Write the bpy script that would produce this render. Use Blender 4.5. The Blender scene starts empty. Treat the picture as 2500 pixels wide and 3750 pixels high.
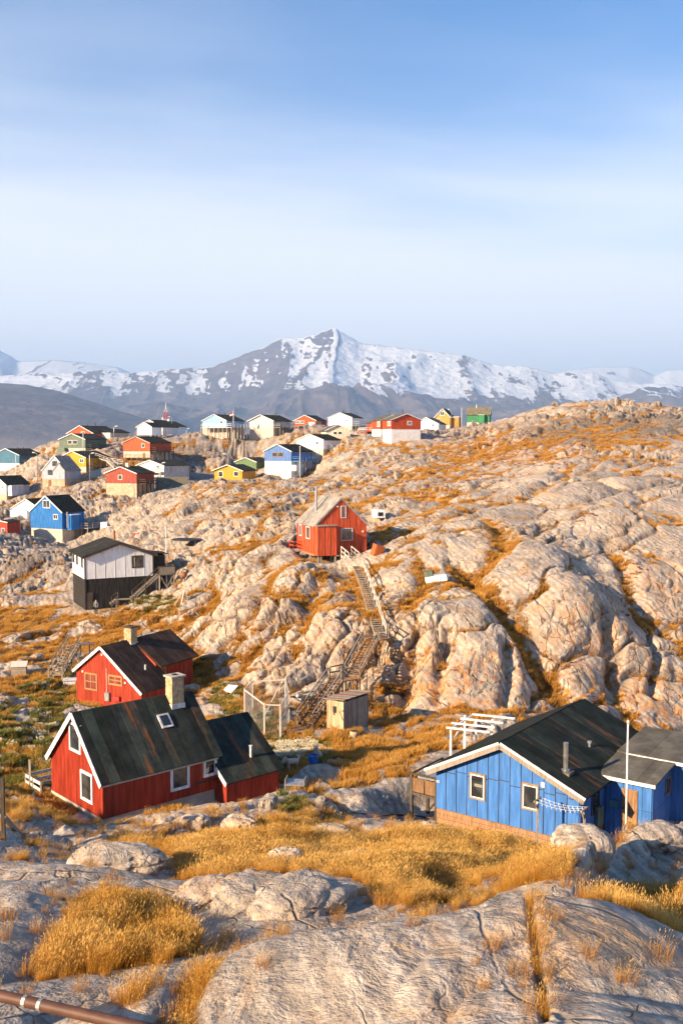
import bpy, bmesh, math, random
import numpy as np
from mathutils import Vector, Matrix
random.seed(7); RNG = np.random.default_rng(11)
SC = bpy.context.scene
COL = SC.collection
R = math.radians
# ------------------------------------------------------------------ camera
F = 3646.0                     # focal length in photo pixels (35 mm on a 24x36 portrait frame)
PITCH = R(3.84)
CP, SP = math.cos(PITCH), math.sin(PITCH)
cam_d = bpy.data.cameras.new('camera'); cam = bpy.data.objects.new('camera', cam_d); COL.objects.link(cam)
cam_d.sensor_fit = 'VERTICAL'; cam_d.sensor_height = 36.0; cam_d.lens = 36.0 * F / 3750.0
cam_d.clip_start = 0.5; cam_d.clip_end = 60000
cam.location = (0, 0, 0); cam.rotation_euler = (math.pi / 2 - PITCH, 0, 0)
SC.camera = cam
# ------------------------------------------------------------------ sun and sky
SUN_H = Vector((-0.80, -0.60)).normalized()
SUN_EL = R(22)
SUN = Vector((SUN_H.x * math.cos(SUN_EL), SUN_H.y * math.cos(SUN_EL), math.sin(SUN_EL)))
sd = bpy.data.lights.new('sun', 'SUN'); so = bpy.data.objects.new('sun', sd); COL.objects.link(so)
sd.energy = 5.0; sd.angle = R(0.55); sd.color = (1.0, 0.76, 0.49)
so.rotation_euler = (-SUN).to_track_quat('-Z', 'Y').to_euler()
so.location = (-60, -40, 60)
W = bpy.data.worlds.new('World'); SC.world = W; W.use_nodes = True
nt = W.node_tree; nt.nodes.clear(); N = nt.nodes; L = nt.links
def wn(t, **k):
    n = N.new(t)
    for a, b in k.items(): setattr(n, a, b)
    return n
sky = wn('ShaderNodeTexSky', sky_type='NISHITA'); sky.sun_disc = False
sky.sun_elevation = SUN_EL; sky.sun_rotation = math.atan2(SUN_H.x, SUN_H.y)
sky.altitude = 200; sky.air_density = 1.0; sky.dust_density = 0.6; sky.ozone_density = 2.5
tc = wn('ShaderNodeTexCoord'); sep = wn('ShaderNodeSeparateXYZ'); L.new(tc.outputs['Generated'], sep.inputs[0])
zc = wn('ShaderNodeMath', operation='MAXIMUM'); L.new(sep.outputs['Z'], zc.inputs[0]); zc.inputs[1].default_value = 0.0
za = wn('ShaderNodeMath', operation='ADD'); L.new(zc.outputs[0], za.inputs[0]); za.inputs[1].default_value = 0.10
dv = wn('ShaderNodeVectorMath', operation='SCALE'); inv = wn('ShaderNodeMath', operation='DIVIDE'); inv.inputs[0].default_value = 1.0
L.new(za.outputs[0], inv.inputs[1]); L.new(tc.outputs['Generated'], dv.inputs[0]); L.new(inv.outputs[0], dv.inputs['Scale'])
mp = wn('ShaderNodeMapping'); mp.inputs['Scale'].default_value = (0.40, 1.15, 0.0); mp.inputs['Rotation'].default_value = (0, 0, R(28)); mp.inputs['Location'].default_value = (0.35, 0.62, 0)
L.new(dv.outputs[0], mp.inputs[0])
nz = wn('ShaderNodeTexNoise'); nz.inputs['Scale'].default_value = 0.55; nz.inputs['Detail'].default_value = 7; nz.inputs['Roughness'].default_value = 0.52; nz.inputs['Distortion'].default_value = 0.35
L.new(mp.outputs[0], nz.inputs['Vector'])
# a sheet of cirrus that rings the sky low down and thins out overhead, its edge frayed by the noise
sp2 = wn('ShaderNodeSeparateXYZ'); L.new(dv.outputs[0], sp2.inputs[0])
hx = wn('ShaderNodeVectorMath', operation='MULTIPLY'); L.new(dv.outputs[0], hx.inputs[0]); hx.inputs[1].default_value = (1, 1, 0)
rl = wn('ShaderNodeVectorMath', operation='LENGTH'); L.new(hx.outputs[0], rl.inputs[0])
e1 = wn('ShaderNodeMath', operation='MULTIPLY_ADD'); L.new(sp2.outputs['X'], e1.inputs[0]); e1.inputs[1].default_value = -.40; L.new(rl.outputs['Value'], e1.inputs[2])
e2 = wn('ShaderNodeMath', operation='MULTIPLY_ADD'); L.new(nz.outputs[0], e2.inputs[0]); e2.inputs[1].default_value = 4.2; L.new(e1.outputs[0], e2.inputs[2])
cr = wn('ShaderNodeMapRange', interpolation_type='SMOOTHSTEP'); L.new(e2.outputs[0], cr.inputs[0]); cr.inputs[1].default_value = 3.6; cr.inputs[2].default_value = 6.0; cr.inputs[3].default_value = 0.0; cr.inputs[4].default_value = 0.62
# optical depth of a thin veil of cirrus grows towards the horizon
tau = wn('ShaderNodeMath', operation='DIVIDE'); L.new(cr.outputs[0], tau.inputs[0]); L.new(za.outputs[0], tau.inputs[1])
neg = wn('ShaderNodeMath', operation='MULTIPLY'); L.new(tau.outputs[0], neg.inputs[0]); neg.inputs[1].default_value = -1.0
ex = wn('ShaderNodeMath', operation='EXPONENT'); L.new(neg.outputs[0], ex.inputs[0])
al = wn('ShaderNodeMath', operation='SUBTRACT'); al.inputs[0].default_value = 1.0; L.new(ex.outputs[0], al.inputs[1])
tint = wn('ShaderNodeMix', data_type='RGBA', blend_type='MULTIPLY'); tint.inputs[0].default_value = 1.0
L.new(sky.outputs[0], tint.inputs[6]); tint.inputs[7].default_value = (0.34, 0.72, 1.0, 1)
mx = wn('ShaderNodeMix', data_type='RGBA'); L.new(al.outputs[0], mx.inputs[0]); L.new(tint.outputs[2], mx.inputs[6]); mx.inputs[7].default_value = (6.4, 6.35, 6.5, 1)
bg = wn('ShaderNodeBackground'); bg.inputs['Strength'].default_value = 0.074; L.new(mx.outputs[2], bg.inputs[0])
wo = wn('ShaderNodeOutputWorld'); L.new(bg.outputs[0], wo.inputs[0])
SC.view_settings.view_transform = 'Standard'; SC.view_settings.look = 'None'
SC.view_settings.exposure = 1.43; SC.view_settings.gamma = 1.0; SC.view_settings.use_curve_mapping = False
SC.render.engine = 'CYCLES'
SC.cycles.use_denoising = True
SC.cycles.max_bounces = 5; SC.cycles.diffuse_bounces = 2; SC.cycles.glossy_bounces = 2; SC.cycles.transparent_max_bounces = 8; SC.cycles.volume_bounces = 0
SC.cycles.sample_clamp_indirect = 6.0
SC.cycles.use_adaptive_sampling = True; SC.cycles.adaptive_threshold = 0.03

# ------------------------------------------------------------------ pixel <-> place
def ray(px, py):
    a = (px - 1250) / F; b = (1875 - py) / F
    return Vector((a, CP + b * SP, -SP + b * CP))
def at(px, py, Y):                       # the point on a pixel's ray at distance Y along the view
    r = ray(px, py); return r * (Y / r.y)
def at_z(px, py, z):
    r = ray(px, py); return r * (z / r.z)
def proj(p):                             # arrays or single
    x, y, z = p[0], p[1], p[2]
    d = y * CP - z * SP; v = y * SP + z * CP
    return 1250 + F * x / d, 1875 - F * v / d
# ------------------------------------------------------------------ noise
def _h(ix, iy, iz, s):
    h = (ix.astype(np.uint32) * np.uint32(374761393) + iy.astype(np.uint32) * np.uint32(668265263)
         + iz.astype(np.uint32) * np.uint32(2147483647) + np.uint32((s * 974634777) & 0xffffffff))
    h = (h ^ (h >> np.uint32(13))) * np.uint32(1274126177)
    h = (h ^ (h >> np.uint32(16))) * np.uint32(2246822519)
    return h ^ (h >> np.uint32(15))
def _hf(ix, iy, iz, s): return (_h(ix, iy, iz, s) & np.uint32(0xffffff)).astype(np.float32) / np.float32(0xffffff)
def vnoise(x, y, z, s=0):
    x0 = np.floor(x); y0 = np.floor(y); z0 = np.floor(z)
    fx = (x - x0).astype(np.float32); fy = (y - y0).astype(np.float32); fz = (z - z0).astype(np.float32)
    ix = x0.astype(np.int64); iy = y0.astype(np.int64); iz = z0.astype(np.int64)
    q = lambda t: t * t * t * (t * (t * 6 - 15) + 10)
    fx, fy, fz = q(fx), q(fy), q(fz); r = 0
    for a in (0, 1):
        for b in (0, 1):
            for c in (0, 1):
                w = (fx if a else 1 - fx) * (fy if b else 1 - fy) * (fz if c else 1 - fz)
                r = r + w * _hf(ix + a, iy + b, iz + c, s)
    return r * 2 - 1
def fbm(x, y, z, o=4, s=0, gain=.5):
    r = 0; a = 1; n = 0
    for k in range(o):
        r = r + a * vnoise(x * 2**k + 17.3 * k, y * 2**k - 9.1 * k, z * 2**k + 3.7 * k, s + k); n += a; a *= gain
    return r / n
def worley(x, y, z, s=0, tilt=False):
    ix = np.floor(x).astype(np.int64); iy = np.floor(y).astype(np.int64); iz = np.floor(z).astype(np.int64)
    f1 = np.full(x.shape, 9., np.float32); f2 = f1.copy(); cid = np.zeros(x.shape, np.float32); tl = cid.copy()
    for a in (-1, 0, 1):
        for b in (-1, 0, 1):
            for c in (-1, 0, 1):
                jx, jy, jz = ix + a, iy + b, iz + c
                h = _h(jx, jy, jz, s)
                hx = (h & np.uint32(1023)).astype(np.float32) / 1023; hy = ((h >> np.uint32(10)) & np.uint32(1023)).astype(np.float32) / 1023
                hz = ((h >> np.uint32(20)) & np.uint32(1023)).astype(np.float32) / 1023
                d = np.sqrt((jx + .1 + .8 * hx - x)**2 + (jy + .1 + .8 * hy - y)**2 + (jz + .1 + .8 * hz - z)**2).astype(np.float32)
                m = d < f1
                f2 = np.where(m, f1, np.minimum(f2, d)); f1 = np.where(m, d, f1); cid = np.where(m, hx * .7 + hz * .3, cid)
                if tilt:
                    g = _h(jx, jy, jz, s + 77); t1 = (g & np.uint32(1023)).astype(np.float32) / 511.5 - 1; t2 = ((g >> np.uint32(10)) & np.uint32(1023)).astype(np.float32) / 511.5 - 1; t3 = ((g >> np.uint32(20)) & np.uint32(1023)).astype(np.float32) / 511.5 - 1
                    tl = np.where(m, (t1 * (x - jx - .5) + t2 * (y - jy - .5) + t3 * (z - jz - .5) + .35 * t2).astype(np.float32), tl)
    return (f1, f2, cid, tl) if tilt else (f1, f2, cid)
def sstep(a, b, x):
    t = np.clip((x - a) / (b - a), 0, 1); return t * t * (3 - 2 * t)
# ------------------------------------------------------------------ object helpers
def link(o):
    COL.objects.link(o); return o
def tag(o, label=None, cat=None, group=None, kind=None):
    if label: o['label'] = label
    if cat: o['category'] = cat
    if group: o['group'] = group
    if kind: o['kind'] = kind
    return o
def empty(name, loc=(0, 0, 0), rz=0):
    o = bpy.data.objects.new(name, None); link(o); o.location = loc; o.rotation_euler = (0, 0, rz); o.empty_display_size = .3
    return o
def thing(name, label, cat, loc=(0, 0, 0), rz=0, group=None):
    return tag(empty(name, loc, rz), label, cat, group)
def mesh_np(name, verts, quads, mat, smooth=True):
    me = bpy.data.meshes.new(name)
    nv, nq = len(verts), len(quads)
    me.vertices.add(nv); me.vertices.foreach_set('co', np.ascontiguousarray(verts, np.float32).ravel())
    me.loops.add(nq * quads.shape[1]); me.loops.foreach_set('vertex_index', np.ascontiguousarray(quads, np.int32).ravel())
    me.polygons.add(nq); me.polygons.foreach_set('loop_start', np.arange(0, nq * quads.shape[1], quads.shape[1], dtype=np.int32))
    if smooth: me.polygons.foreach_set('use_smooth', np.ones(nq, bool))
    me.update(calc_edges=True)
    if mat: me.materials.append(mat)
    return link(bpy.data.objects.new(name, me))
def attr(o, name, arr):
    a = o.data.attributes.new(name, 'FLOAT', 'POINT'); a.data.foreach_set('value', np.ascontiguousarray(arr, np.float32).ravel())
# ------------------------------------------------------------------ material helpers
MATS = {}
class MT:
    def __init__(s, name):
        s.m = bpy.data.materials.new(name); s.m.use_nodes = True; s.t = s.m.node_tree; s.t.nodes.clear()
        s.out = s.n('ShaderNodeOutputMaterial'); s.b = s.n('ShaderNodeBsdfPrincipled'); s.t.links.new(s.b.outputs[0], s.out.inputs[0])
        s.b.inputs['Roughness'].default_value = .8; s.b.inputs['Specular IOR Level'].default_value = .25
    def n(s, t, **k):
        n = s.t.nodes.new(t)
        for a, b in k.items(): setattr(n, a, b)
        return n
    def l(s, a, b): s.t.links.new(a, b)
    def put(s, sock, v):
        if isinstance(v, (int, float)): sock.default_value = v
        elif isinstance(v, tuple): sock.default_value = v if len(v) != 3 or sock.type == 'VECTOR' else (*v, 1)
        else: s.l(v, sock)
    def obj(s): return s.n('ShaderNodeTexCoord').outputs['Object']
    def pos(s): return s.n('ShaderNodeNewGeometry').outputs['Position']
    def mapv(s, v, sc=(1, 1, 1), rot=(0, 0, 0)):
        m = s.n('ShaderNodeMapping'); s.l(v, m.inputs[0]); m.inputs['Scale'].default_value = sc; m.inputs['Rotation'].default_value = rot; return m.outputs[0]
    def noise(s, v, sc, det=4, ro=.55, dist=0):
        n = s.n('ShaderNodeTexNoise'); s.l(v, n.inputs['Vector']); n.inputs['Scale'].default_value = sc; n.inputs['Detail'].default_value = det
        n.inputs['Roughness'].default_value = ro; n.inputs['Distortion'].default_value = dist; return n.outputs[0]
    def ramp(s, v, a, b, lo=0., hi=1.):
        n = s.n('ShaderNodeMapRange', interpolation_type='SMOOTHSTEP'); s.l(v, n.inputs[0])
        for i, q in enumerate((a, b, lo, hi)): n.inputs[i + 1].default_value = q
        return n.outputs[0]
    def math(s, op, a, b=0.):
        n = s.n('ShaderNodeMath', operation=op); s.put(n.inputs[0], a); s.put(n.inputs[1], b); return n.outputs[0]
    def mix(s, f, a, b, blend='MIX'):
        n = s.n('ShaderNodeMix', data_type='RGBA', blend_type=blend); s.put(n.inputs[0], f); s.put(n.inputs[6], a); s.put(n.inputs[7], b); return n.outputs[2]
    def attr(s, name): return s.n('ShaderNodeAttribute', attribute_name=name).outputs['Fac']
    def rand(s): return s.n('ShaderNodeObjectInfo').outputs['Random']
    def bump(s, h, st=.3, d=.1, prev=None):
        n = s.n('ShaderNodeBump'); n.inputs['Strength'].default_value = st; n.inputs['Distance'].default_value = d; s.l(h, n.inputs['Height'])
        if prev is not None: s.l(prev, n.inputs['Normal'])
        return n.outputs[0]
    def fin(s, col, normal=None, rough=None):
        s.put(s.b.inputs['Base Color'], col)
        if normal is not None: s.l(normal, s.b.inputs['Normal'])
        if rough is not None: s.put(s.b.inputs['Roughness'], rough)
        return s.m
# ------------------------------------------------------------------ rock, ground
def rock_material(name='rock', use_attr=True):
    t = MT(name); P = t.pos()
    big = t.noise(P, .11, 4, .6, .6); med = t.noise(P, .7, 5, .68, .4); fine = t.noise(P, 5.5, 4, .72)
    # gneiss banding, warped
    wv = t.n('ShaderNodeTexWave', wave_type='BANDS', bands_direction='DIAGONAL'); t.l(t.mapv(P, (1.0, .7, 1.7), (R(20), R(-12), R(35))), wv.inputs[0])
    wv.inputs['Scale'].default_value = .62; wv.inputs['Distortion'].default_value = 9; wv.inputs['Detail'].default_value = 4; wv.inputs['Detail Scale'].default_value = .55; wv.inputs['Detail Roughness'].default_value = .6
    band = t.ramp(wv.outputs['Fac'], .15, .85)
    c = t.mix(t.ramp(big, .35, .66), (.315, .26, .21), (.47, .37, .275))
    c = t.mix(t.math('MULTIPLY', band, .72), c, (.56, .47, .385))
    c = t.mix(t.ramp(med, .52, .74, 0, .7), c, (.30, .26, .225))
    c = t.mix(t.ramp(med, .30, .44, .55, 0), c, (.62, .545, .465))
    # warm iron staining
    st = t.noise(t.mapv(P, (1, 1, .35)), .42, 5, .6, .8)
    c = t.mix(t.ramp(st, .47, .68, 0, .72), c, (.52, .31, .15))
    gy = t.noise(t.mapv(P, (1, 1, .8)), .19, 5, .65, .5)
    c = t.mix(t.ramp(gy, .48, .66, 0, .75), c, (.225, .19, .16))
    # black lichen speckle, orange lichen
    sp = t.math('MULTIPLY', t.ramp(t.noise(P, 8.5, 3, .7), .56, .66), t.ramp(t.noise(P, .33, 3, .5), .48, .64))
    c = t.mix(t.math('MULTIPLY', sp, .75), c, (.055, .052, .05))
    ol = t.math('MULTIPLY', t.ramp(t.noise(P, 2.6, 4, .7), .60, .70), t.ramp(t.noise(P, .16, 3, .5), .54, .66))
    c = t.mix(t.math('MULTIPLY', ol, .8), c, (.55, .20, .035))
    c = t.mix(t.ramp(fine, .42, .66, 0, .50), c, (.19, .165, .145))
    # hairline cracks
    def cracks(sc, w, warp, off):
        wn_ = t.n('ShaderNodeTexNoise'); t.l(P, wn_.inputs[0]); wn_.inputs['Scale'].default_value = sc * 1.3; wn_.inputs['Detail'].default_value = 3
        ad = t.n('ShaderNodeVectorMath', operation='MULTIPLY_ADD'); t.l(wn_.outputs['Color'], ad.inputs[0]); ad.inputs[1].default_value = (warp,) * 3; t.l(P, ad.inputs[2])
        v = t.n('ShaderNodeTexVoronoi', feature='DISTANCE_TO_EDGE'); t.l(t.mapv(ad.outputs[0], (1, .75, .5), (off, .2, .6)), v.inputs[0]); v.inputs['Scale'].default_value = sc
        return t.ramp(v.outputs[0], 0, w, 1, 0)
    k1 = cracks(.22, .016, 2.2, .1); k2 = cracks(.75, .022, .9, .5)
    msk = t.ramp(t.noise(P, .23, 3, .5), .50, .66)
    k = t.math('MAXIMUM', t.math('MULTIPLY', k1, t.ramp(t.noise(P, .31, 3, .6), .45, .60)), t.math('MULTIPLY', k2, msk))
    c = t.mix(t.math('MULTIPLY', k, .55), c, (.10, .075, .055))
    # upright joints on the steep faces
    nz_ = t.n('ShaderNodeSeparateXYZ'); t.l(t.n('ShaderNodeNewGeometry').outputs['True Normal'], nz_.inputs[0]); steep = t.ramp(nz_.outputs['Z'], .50, .88, 1, 0)
    vw = t.n('ShaderNodeTexNoise'); t.l(P, vw.inputs[0]); vw.inputs['Scale'].default_value = .5; vw.inputs['Detail'].default_value = 4
    va = t.n('ShaderNodeVectorMath', operation='MULTIPLY_ADD'); t.l(vw.outputs['Color'], va.inputs[0]); va.inputs[1].default_value = (1.4, 1.4, 2.5); t.l(P, va.inputs[2])
    vv = t.n('ShaderNodeTexVoronoi', feature='DISTANCE_TO_EDGE'); t.l(t.mapv(va.outputs[0], (1, .8, .24)), vv.inputs[0]); vv.inputs['Scale'].default_value = .8
    k3 = t.math('MULTIPLY', t.ramp(vv.outputs[0], .01, .075, 1, 0), t.math('MULTIPLY', steep, t.ramp(t.noise(P, .4, 3, .6), .38, .55)))
    k = t.math('MAXIMUM', k, k3); c = t.mix(t.math('MULTIPLY', k3, .8), c, (.07, .05, .035))
    if use_attr:
        ru = t.math('MULTIPLY', t.attr('rust'), t.ramp(t.noise(t.mapv(P, (1, 1, .5)), 1.1, 4, .72), .44, .66)); c = t.mix(ru, c, (.52, .205, .045))
        c = t.mix(t.math('MULTIPLY', t.attr('crack'), .7), c, (.13, .095, .065))
        soil = t.mix(t.ramp(t.noise(P, 1.2, 4, .65), .35, .65), (.25, .115, .02), (.42, .21, .035))
        soil = t.mix(t.ramp(t.noise(P, .25, 3, .6), .56, .70, 0, .7), soil, (.17, .075, .02))
        gm = t.math('ADD', t.attr('grass'), t.math('MULTIPLY', t.math('SUBTRACT', t.noise(P, 1.5, 4, .75), .5), 2.2))
        c = t.mix(t.ramp(gm, .52, .78), c, soil)
        lc = t.math('ADD', t.attr('lichen'), t.math('MULTIPLY', t.math('SUBTRACT', t.noise(P, .9, 4, .7), .5), 1.3))
        c = t.mix(t.ramp(lc, .40, .75, 0, .8), c, (.15, .115, .085))
        road = t.attr('road')
        c = t.mix(t.ramp(road, .3, .7), c, t.mix(med, (.20, .17, .145), (.29, .25, .215)))
    hb = t.math('ADD', t.math('MULTIPLY', med, 1.0), t.math('MULTIPLY', fine, .22))
    hb = t.math('SUBTRACT', hb, t.math('MULTIPLY', k, .35))
    hb = t.math('ADD', hb, t.math('MULTIPLY', band, .03))
    return t.fin(c, t.bump(hb, .85, .32), .88)
MATS['rock'] = rock_material()
MATS['boulder'] = rock_material('boulder_rock', False)

# control points of the ground, one list of (photo row, distance) for each photo column
GC = {
 -500: [(3750,14),(3500,18),(3250,25),(3050,34),(2950,41),(2850,50),(2700,62),(2500,82),(2300,105),(2150,125),(2000,165),(1900,215),(1800,260),(1720,300)],
 -200: [(3750,14),(3500,18),(3250,26),(3050,35),(2960,42),(2850,50),(2700,62),(2500,82),(2300,105),(2150,125),(2000,165),(1900,215),(1830,245),(1730,300)],
 0:    [(3750,14),(3600,16),(3450,19),(3250,26),(3100,33),(2980,41),(2900,48),(2700,62),(2500,82),(2300,105),(2190,120),(2000,165),(1900,215),(1850,240),(1725,300),(1700,335)],
 250:  [(3750,14),(3600,16.4),(3450,20),(3300,25),(3180,30.5),(3060,39),(2590,75),(2450,88),(2300,106),(2235,114),(1985,205),(1920,215),(1800,240),(1740,262),(1655,290),(1607,325)],
 500:  [(3750,14),(3500,18.5),(3350,23),(3220,29),(3060,40),(2420,88),(2300,102),(2200,112),(2100,125),(2030,142),(1950,175),(1880,205),(1820,232),(1770,250),(1695,273),(1640,295),(1600,330)],
 750:  [(3750,14),(3500,18.2),(3380,22),(3200,30),(3090,38),(2995,45),(2650,68),(2500,80),(2420,86),(2300,94),(2150,106),(2050,118),(1950,140),(1870,165),(1815,190),(1768,215),(1640,300),(1592,318)],
 1000: [(3750,14),(3500,17.5),(3350,22),(3290,25),(3200,30),(3100,37),(3000,44),(2900,50),(2800,58),(2700,66),(2600,72),(2500,77),(2350,84),(2200,92),(2100,99),(2030,105),(1950,120),(1850,150),(1780,190),(1722,262),(1670,285),(1620,305),(1580,330)],
 1250: [(3750,13.5),(3500,17.3),(3370,21.3),(3310,24),(3200,31),(3100,38),(3000,45),(2900,51),(2800,58),(2700,65),(2630,70),(2550,75),(2450,78),(2300,83),(2200,88),(2100,96),(2030,103),(1900,128),(1800,165),(1720,210),(1660,255),(1600,290),(1566,345)],
 1500: [(3750,13),(3500,17),(3360,21),(3300,23.3),(3220,30),(3110,38),(3000,46),(2900,52),(2800,58),(2700,65),(2620,71),(2560,75),(2400,79.5),(2250,84),(2150,88),(2060,95),(1950,108),(1870,125),(1800,150),(1720,190),(1650,225),(1610,245),(1580,285)],
 1750: [(3750,12.5),(3500,16.8),(3350,21),(3280,23.6),(3230,30),(3130,38),(3075,44.5),(2650,68),(2590,73),(2500,76),(2350,80),(2200,85),(2130,89),(2050,96),(1950,106),(1850,122),(1800,138),(1740,168),(1650,218),(1585,270),(1558,300)],
 2000: [(3750,12),(3500,16.4),(3370,20.3),(3335,21.5),(3200,33),(3100,41),(2600,76),(2450,80),(2300,84.5),(2150,90),(2020,98),(1900,112),(1800,130),(1720,155),(1680,175),(1600,215),(1540,245),(1490,275)],
 2250: [(3750,12),(3550,15.5),(3420,18.7),(3360,20.8),(3260,28),(3160,32),(3085,35.5),(2640,78),(2550,81),(2400,86),(2250,91),(2100,98),(1950,108),(1850,120),(1750,142),(1660,170),(1580,205),(1500,240),(1468,270)],
 2500: [(3750,12.5),(3600,15),(3500,17.2),(3400,22),(3300,27),(3200,31),(3100,34.5),(3040,37.5),(2640,82),(2500,86),(2350,90),(2200,96),(2050,103),(1900,115),(1780,135),(1690,160),(1600,195),(1510,245),(1492,270)],
 2800: [(3750,13),(3500,18),(3350,24),(3200,30),(3050,37),(2650,82),(2500,86),(2350,90),(2200,96),(2050,103),(1900,115),(1780,135),(1690,160),(1600,195),(1515,245),(1500,270)],
 3200: [(3750,13),(3500,18),(3350,24),(3200,30),(3050,37),(2650,82),(2350,90),(2050,103),(1900,115),(1780,135),(1690,160),(1600,195),(1520,260)],
}
cps = []
for px, lst in GC.items():
    u = (px - 1250) / F
    for py, D in lst:
        p = at(px, py, D); cps.append((p.x / p.y, p.y, p.z))
    far = max(d for _, d in lst)
    for k, z in ((1.18, None), (1.5, -32), (2.0, -85)):
        p = at(px, lst[-1][0], far); cps.append((p.x / p.y, far * k, (p.z - 4) if z is None else z))
    cps += [(u, 9, -6.6), (u, 5, -4.2)]
def gp(x, y, z): cps.append((x / y, y, z))
# floors of the hidden places: under the houses, the hollows behind crests
for p in ((-13, 50, -18.7), (-10, 56, -19.0), (-6, 53, -18.8), (-14, 60, -19.3), (-7, 62, -19.4), (-20, 55, -18.9),
          (6, 49, -18.6), (10, 52, -18.6), (14, 55, -18.8), (14, 60, -19.2), (17, 50, -18.4), (20, 54, -18.6), (22, 62, -19.4), (12, 68, -19.6), (18, 72, -20.2), (22, 48, -18.2),
          (3, 28, -13.2), (8, 28, -13.4), (6, 33, -15.0), (1, 27.5, -12.6), (10, 36, -15.8), (12, 41, -17.4),
          (-45, 245, -10.3), (-30, 250, -10.2), (-25, 285, -7.5), (-40, 285, -6.5), (-38, 262, -9.8), (-15, 245, -9.6), (-12, 250, -10.2)):
    gp(*p)
cps = np.array(cps)
KU, KV = 2.6, 1.0
def feat(u, y): return np.stack([u * KU, np.log(y) * KV], -1)
CF = feat(cps[:, 0], cps[:, 1]); CT = cps[:, 2] / cps[:, 1]
def phi(d2): return np.sqrt(d2 + .05**2)
A = phi(((CF[:, None] - CF[None])**2).sum(-1)); n = len(CF)
A = A + np.eye(n) * -1e-4
Pm = np.concatenate([np.ones((n, 1)), CF], 1)
M = np.block([[A, Pm], [Pm.T, np.zeros((3, 3))]])
sol = np.linalg.solve(M, np.concatenate([CT, np.zeros(3)]))
def base_t(u, y):
    f = feat(u, y).reshape(-1, 2); out = np.empty(len(f))
    for i in range(0, len(f), 20000):
        g = f[i:i + 20000]
        d2 = (g**2).sum(1)[:, None] + (CF**2).sum(1)[None] - 2 * g @ CF.T
        out[i:i + 20000] = phi(np.maximum(d2, 0)) @ sol[:n] + sol[n] + g @ sol[n + 1:]
    return out.reshape(u.shape)
# coarse evaluation, then the fine grid by interpolation
def rows_of(spec):
    o = []
    for a, b, k in spec: o.append(np.exp(np.linspace(math.log(a), math.log(b), k, endpoint=False)))
    return np.concatenate(o)
YS = rows_of([(4, 11, 24), (11, 45, 330), (45, 72, 120), (72, 112, 330), (112, 300, 235), (300, 640, 50)])
US = np.concatenate([np.linspace(-.75, -.365, 70, endpoint=False), np.linspace(-.365, .365, 660), np.linspace(.365, .62, 46)[1:]])
UU, YY = np.meshgrid(US, YS)
uc = np.linspace(-.76, .63, 240); vc = np.linspace(math.log(3.9), math.log(660), 300)
UC, VC = np.meshgrid(uc, vc); TCo = base_t(UC, np.exp(VC))
def interp_t(u, y):
    a = (u - uc[0]) / (uc[1] - uc[0]); b = (np.log(y) - vc[0]) / (vc[1] - vc[0])
    i = np.clip(np.floor(a).astype(int), 0, len(uc) - 2); j = np.clip(np.floor(b).astype(int), 0, len(vc) - 2)
    s = a - i; t = b - j
    return TCo[j, i] * (1 - s) * (1 - t) + TCo[j, i + 1] * s * (1 - t) + TCo[j + 1, i] * (1 - s) * t + TCo[j + 1, i + 1] * s * t
ZB = interp_t(UU, YY) * YY; XB = UU * YY
PB = np.stack([XB, YY, ZB], -1)
def grid_normals(P):
    du = np.empty_like(P); dv = np.empty_like(P)
    du[:, 1:-1] = P[:, 2:] - P[:, :-2]; du[:, 0] = P[:, 1] - P[:, 0]; du[:, -1] = P[:, -1] - P[:, -2]
    dv[1:-1] = P[2:] - P[:-2]; dv[0] = P[1] - P[0]; dv[-1] = P[-1] - P[-2]
    nn = np.cross(du, dv); return nn / (np.linalg.norm(nn, axis=-1, keepdims=True) + 1e-9)
NB = grid_normals(PB)
slope = NB[..., 2]
x, y, z = XB, YY, ZB
wx = fbm(x / 6, y / 6, z / 6, 3, 31) * 2.2; wy = fbm(x / 6, y / 6, z / 6, 3, 41) * 2.2; wz = fbm(x / 6, y / 6, z / 6, 3, 51) * 1.6
c30, s30 = math.cos(R(48)), math.sin(R(48))
def strata(X, Y, Z): return X * c30 + Y * s30, -X * s30 + Y * c30, Z
sx, sy, sz = strata(x + wx, y + wy, z + wz)
f1, f2, id1 = worley(sx / 17., sy / 7.5, sz / 9.5, 3)
B1 = 1 - (f1 / (f2 + 1e-6))**2; E1 = f2 - f1
g1, g2, id2, T2 = worley((sx + .5 * wy) / 4.4, (sy + .4 * wx) / 2.1, sz / 3.6 + .25 * wx, 5, True)
B2 = 1 - (g1 / (g2 + 1e-6))**2; E2 = g2 - g1
h1, h2, id3, T3 = worley((x + .3 * wx) / 1.5, (y + .3 * wy) / 1.1, z / 1.9 + .3 * wy, 8, True)
B3 = 1 - (h1 / (h2 + 1e-6))**2; E3 = h2 - h1
FB = fbm(x / 14, y / 14, z / 14, 3, 61); FM = fbm(sx / 3, sy / 1.5, sz / 2.2, 4, 71); FS = fbm(sx / .9, sy / .55, sz / .8, 3, 81)
RG = 1 - np.abs(fbm(sx / 3.4, sy / 1.3, sz / 2.4, 3, 91)) * 2
near = 1 - sstep(26, 46, y)                       # smooth glacier-polished slabs close by
cliff = sstep(.93, .60, slope)
valley = sstep(44, 50, y) * (1 - sstep(66, 76, y))
a1 = .62 * near + (1 - near) * (.55 + .95 * cliff + .6 * sstep(95, 150, y)); a1 = a1 * (1 - .45 * valley)
a2 = .07 * near + (1 - near) * (.36 + .42 * cliff + .30 * sstep(120, 200, y))
a3 = .03 * near + (1 - near) * (.10 + .14 * cliff) * (1 - .6 * sstep(120, 170, y))
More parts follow.
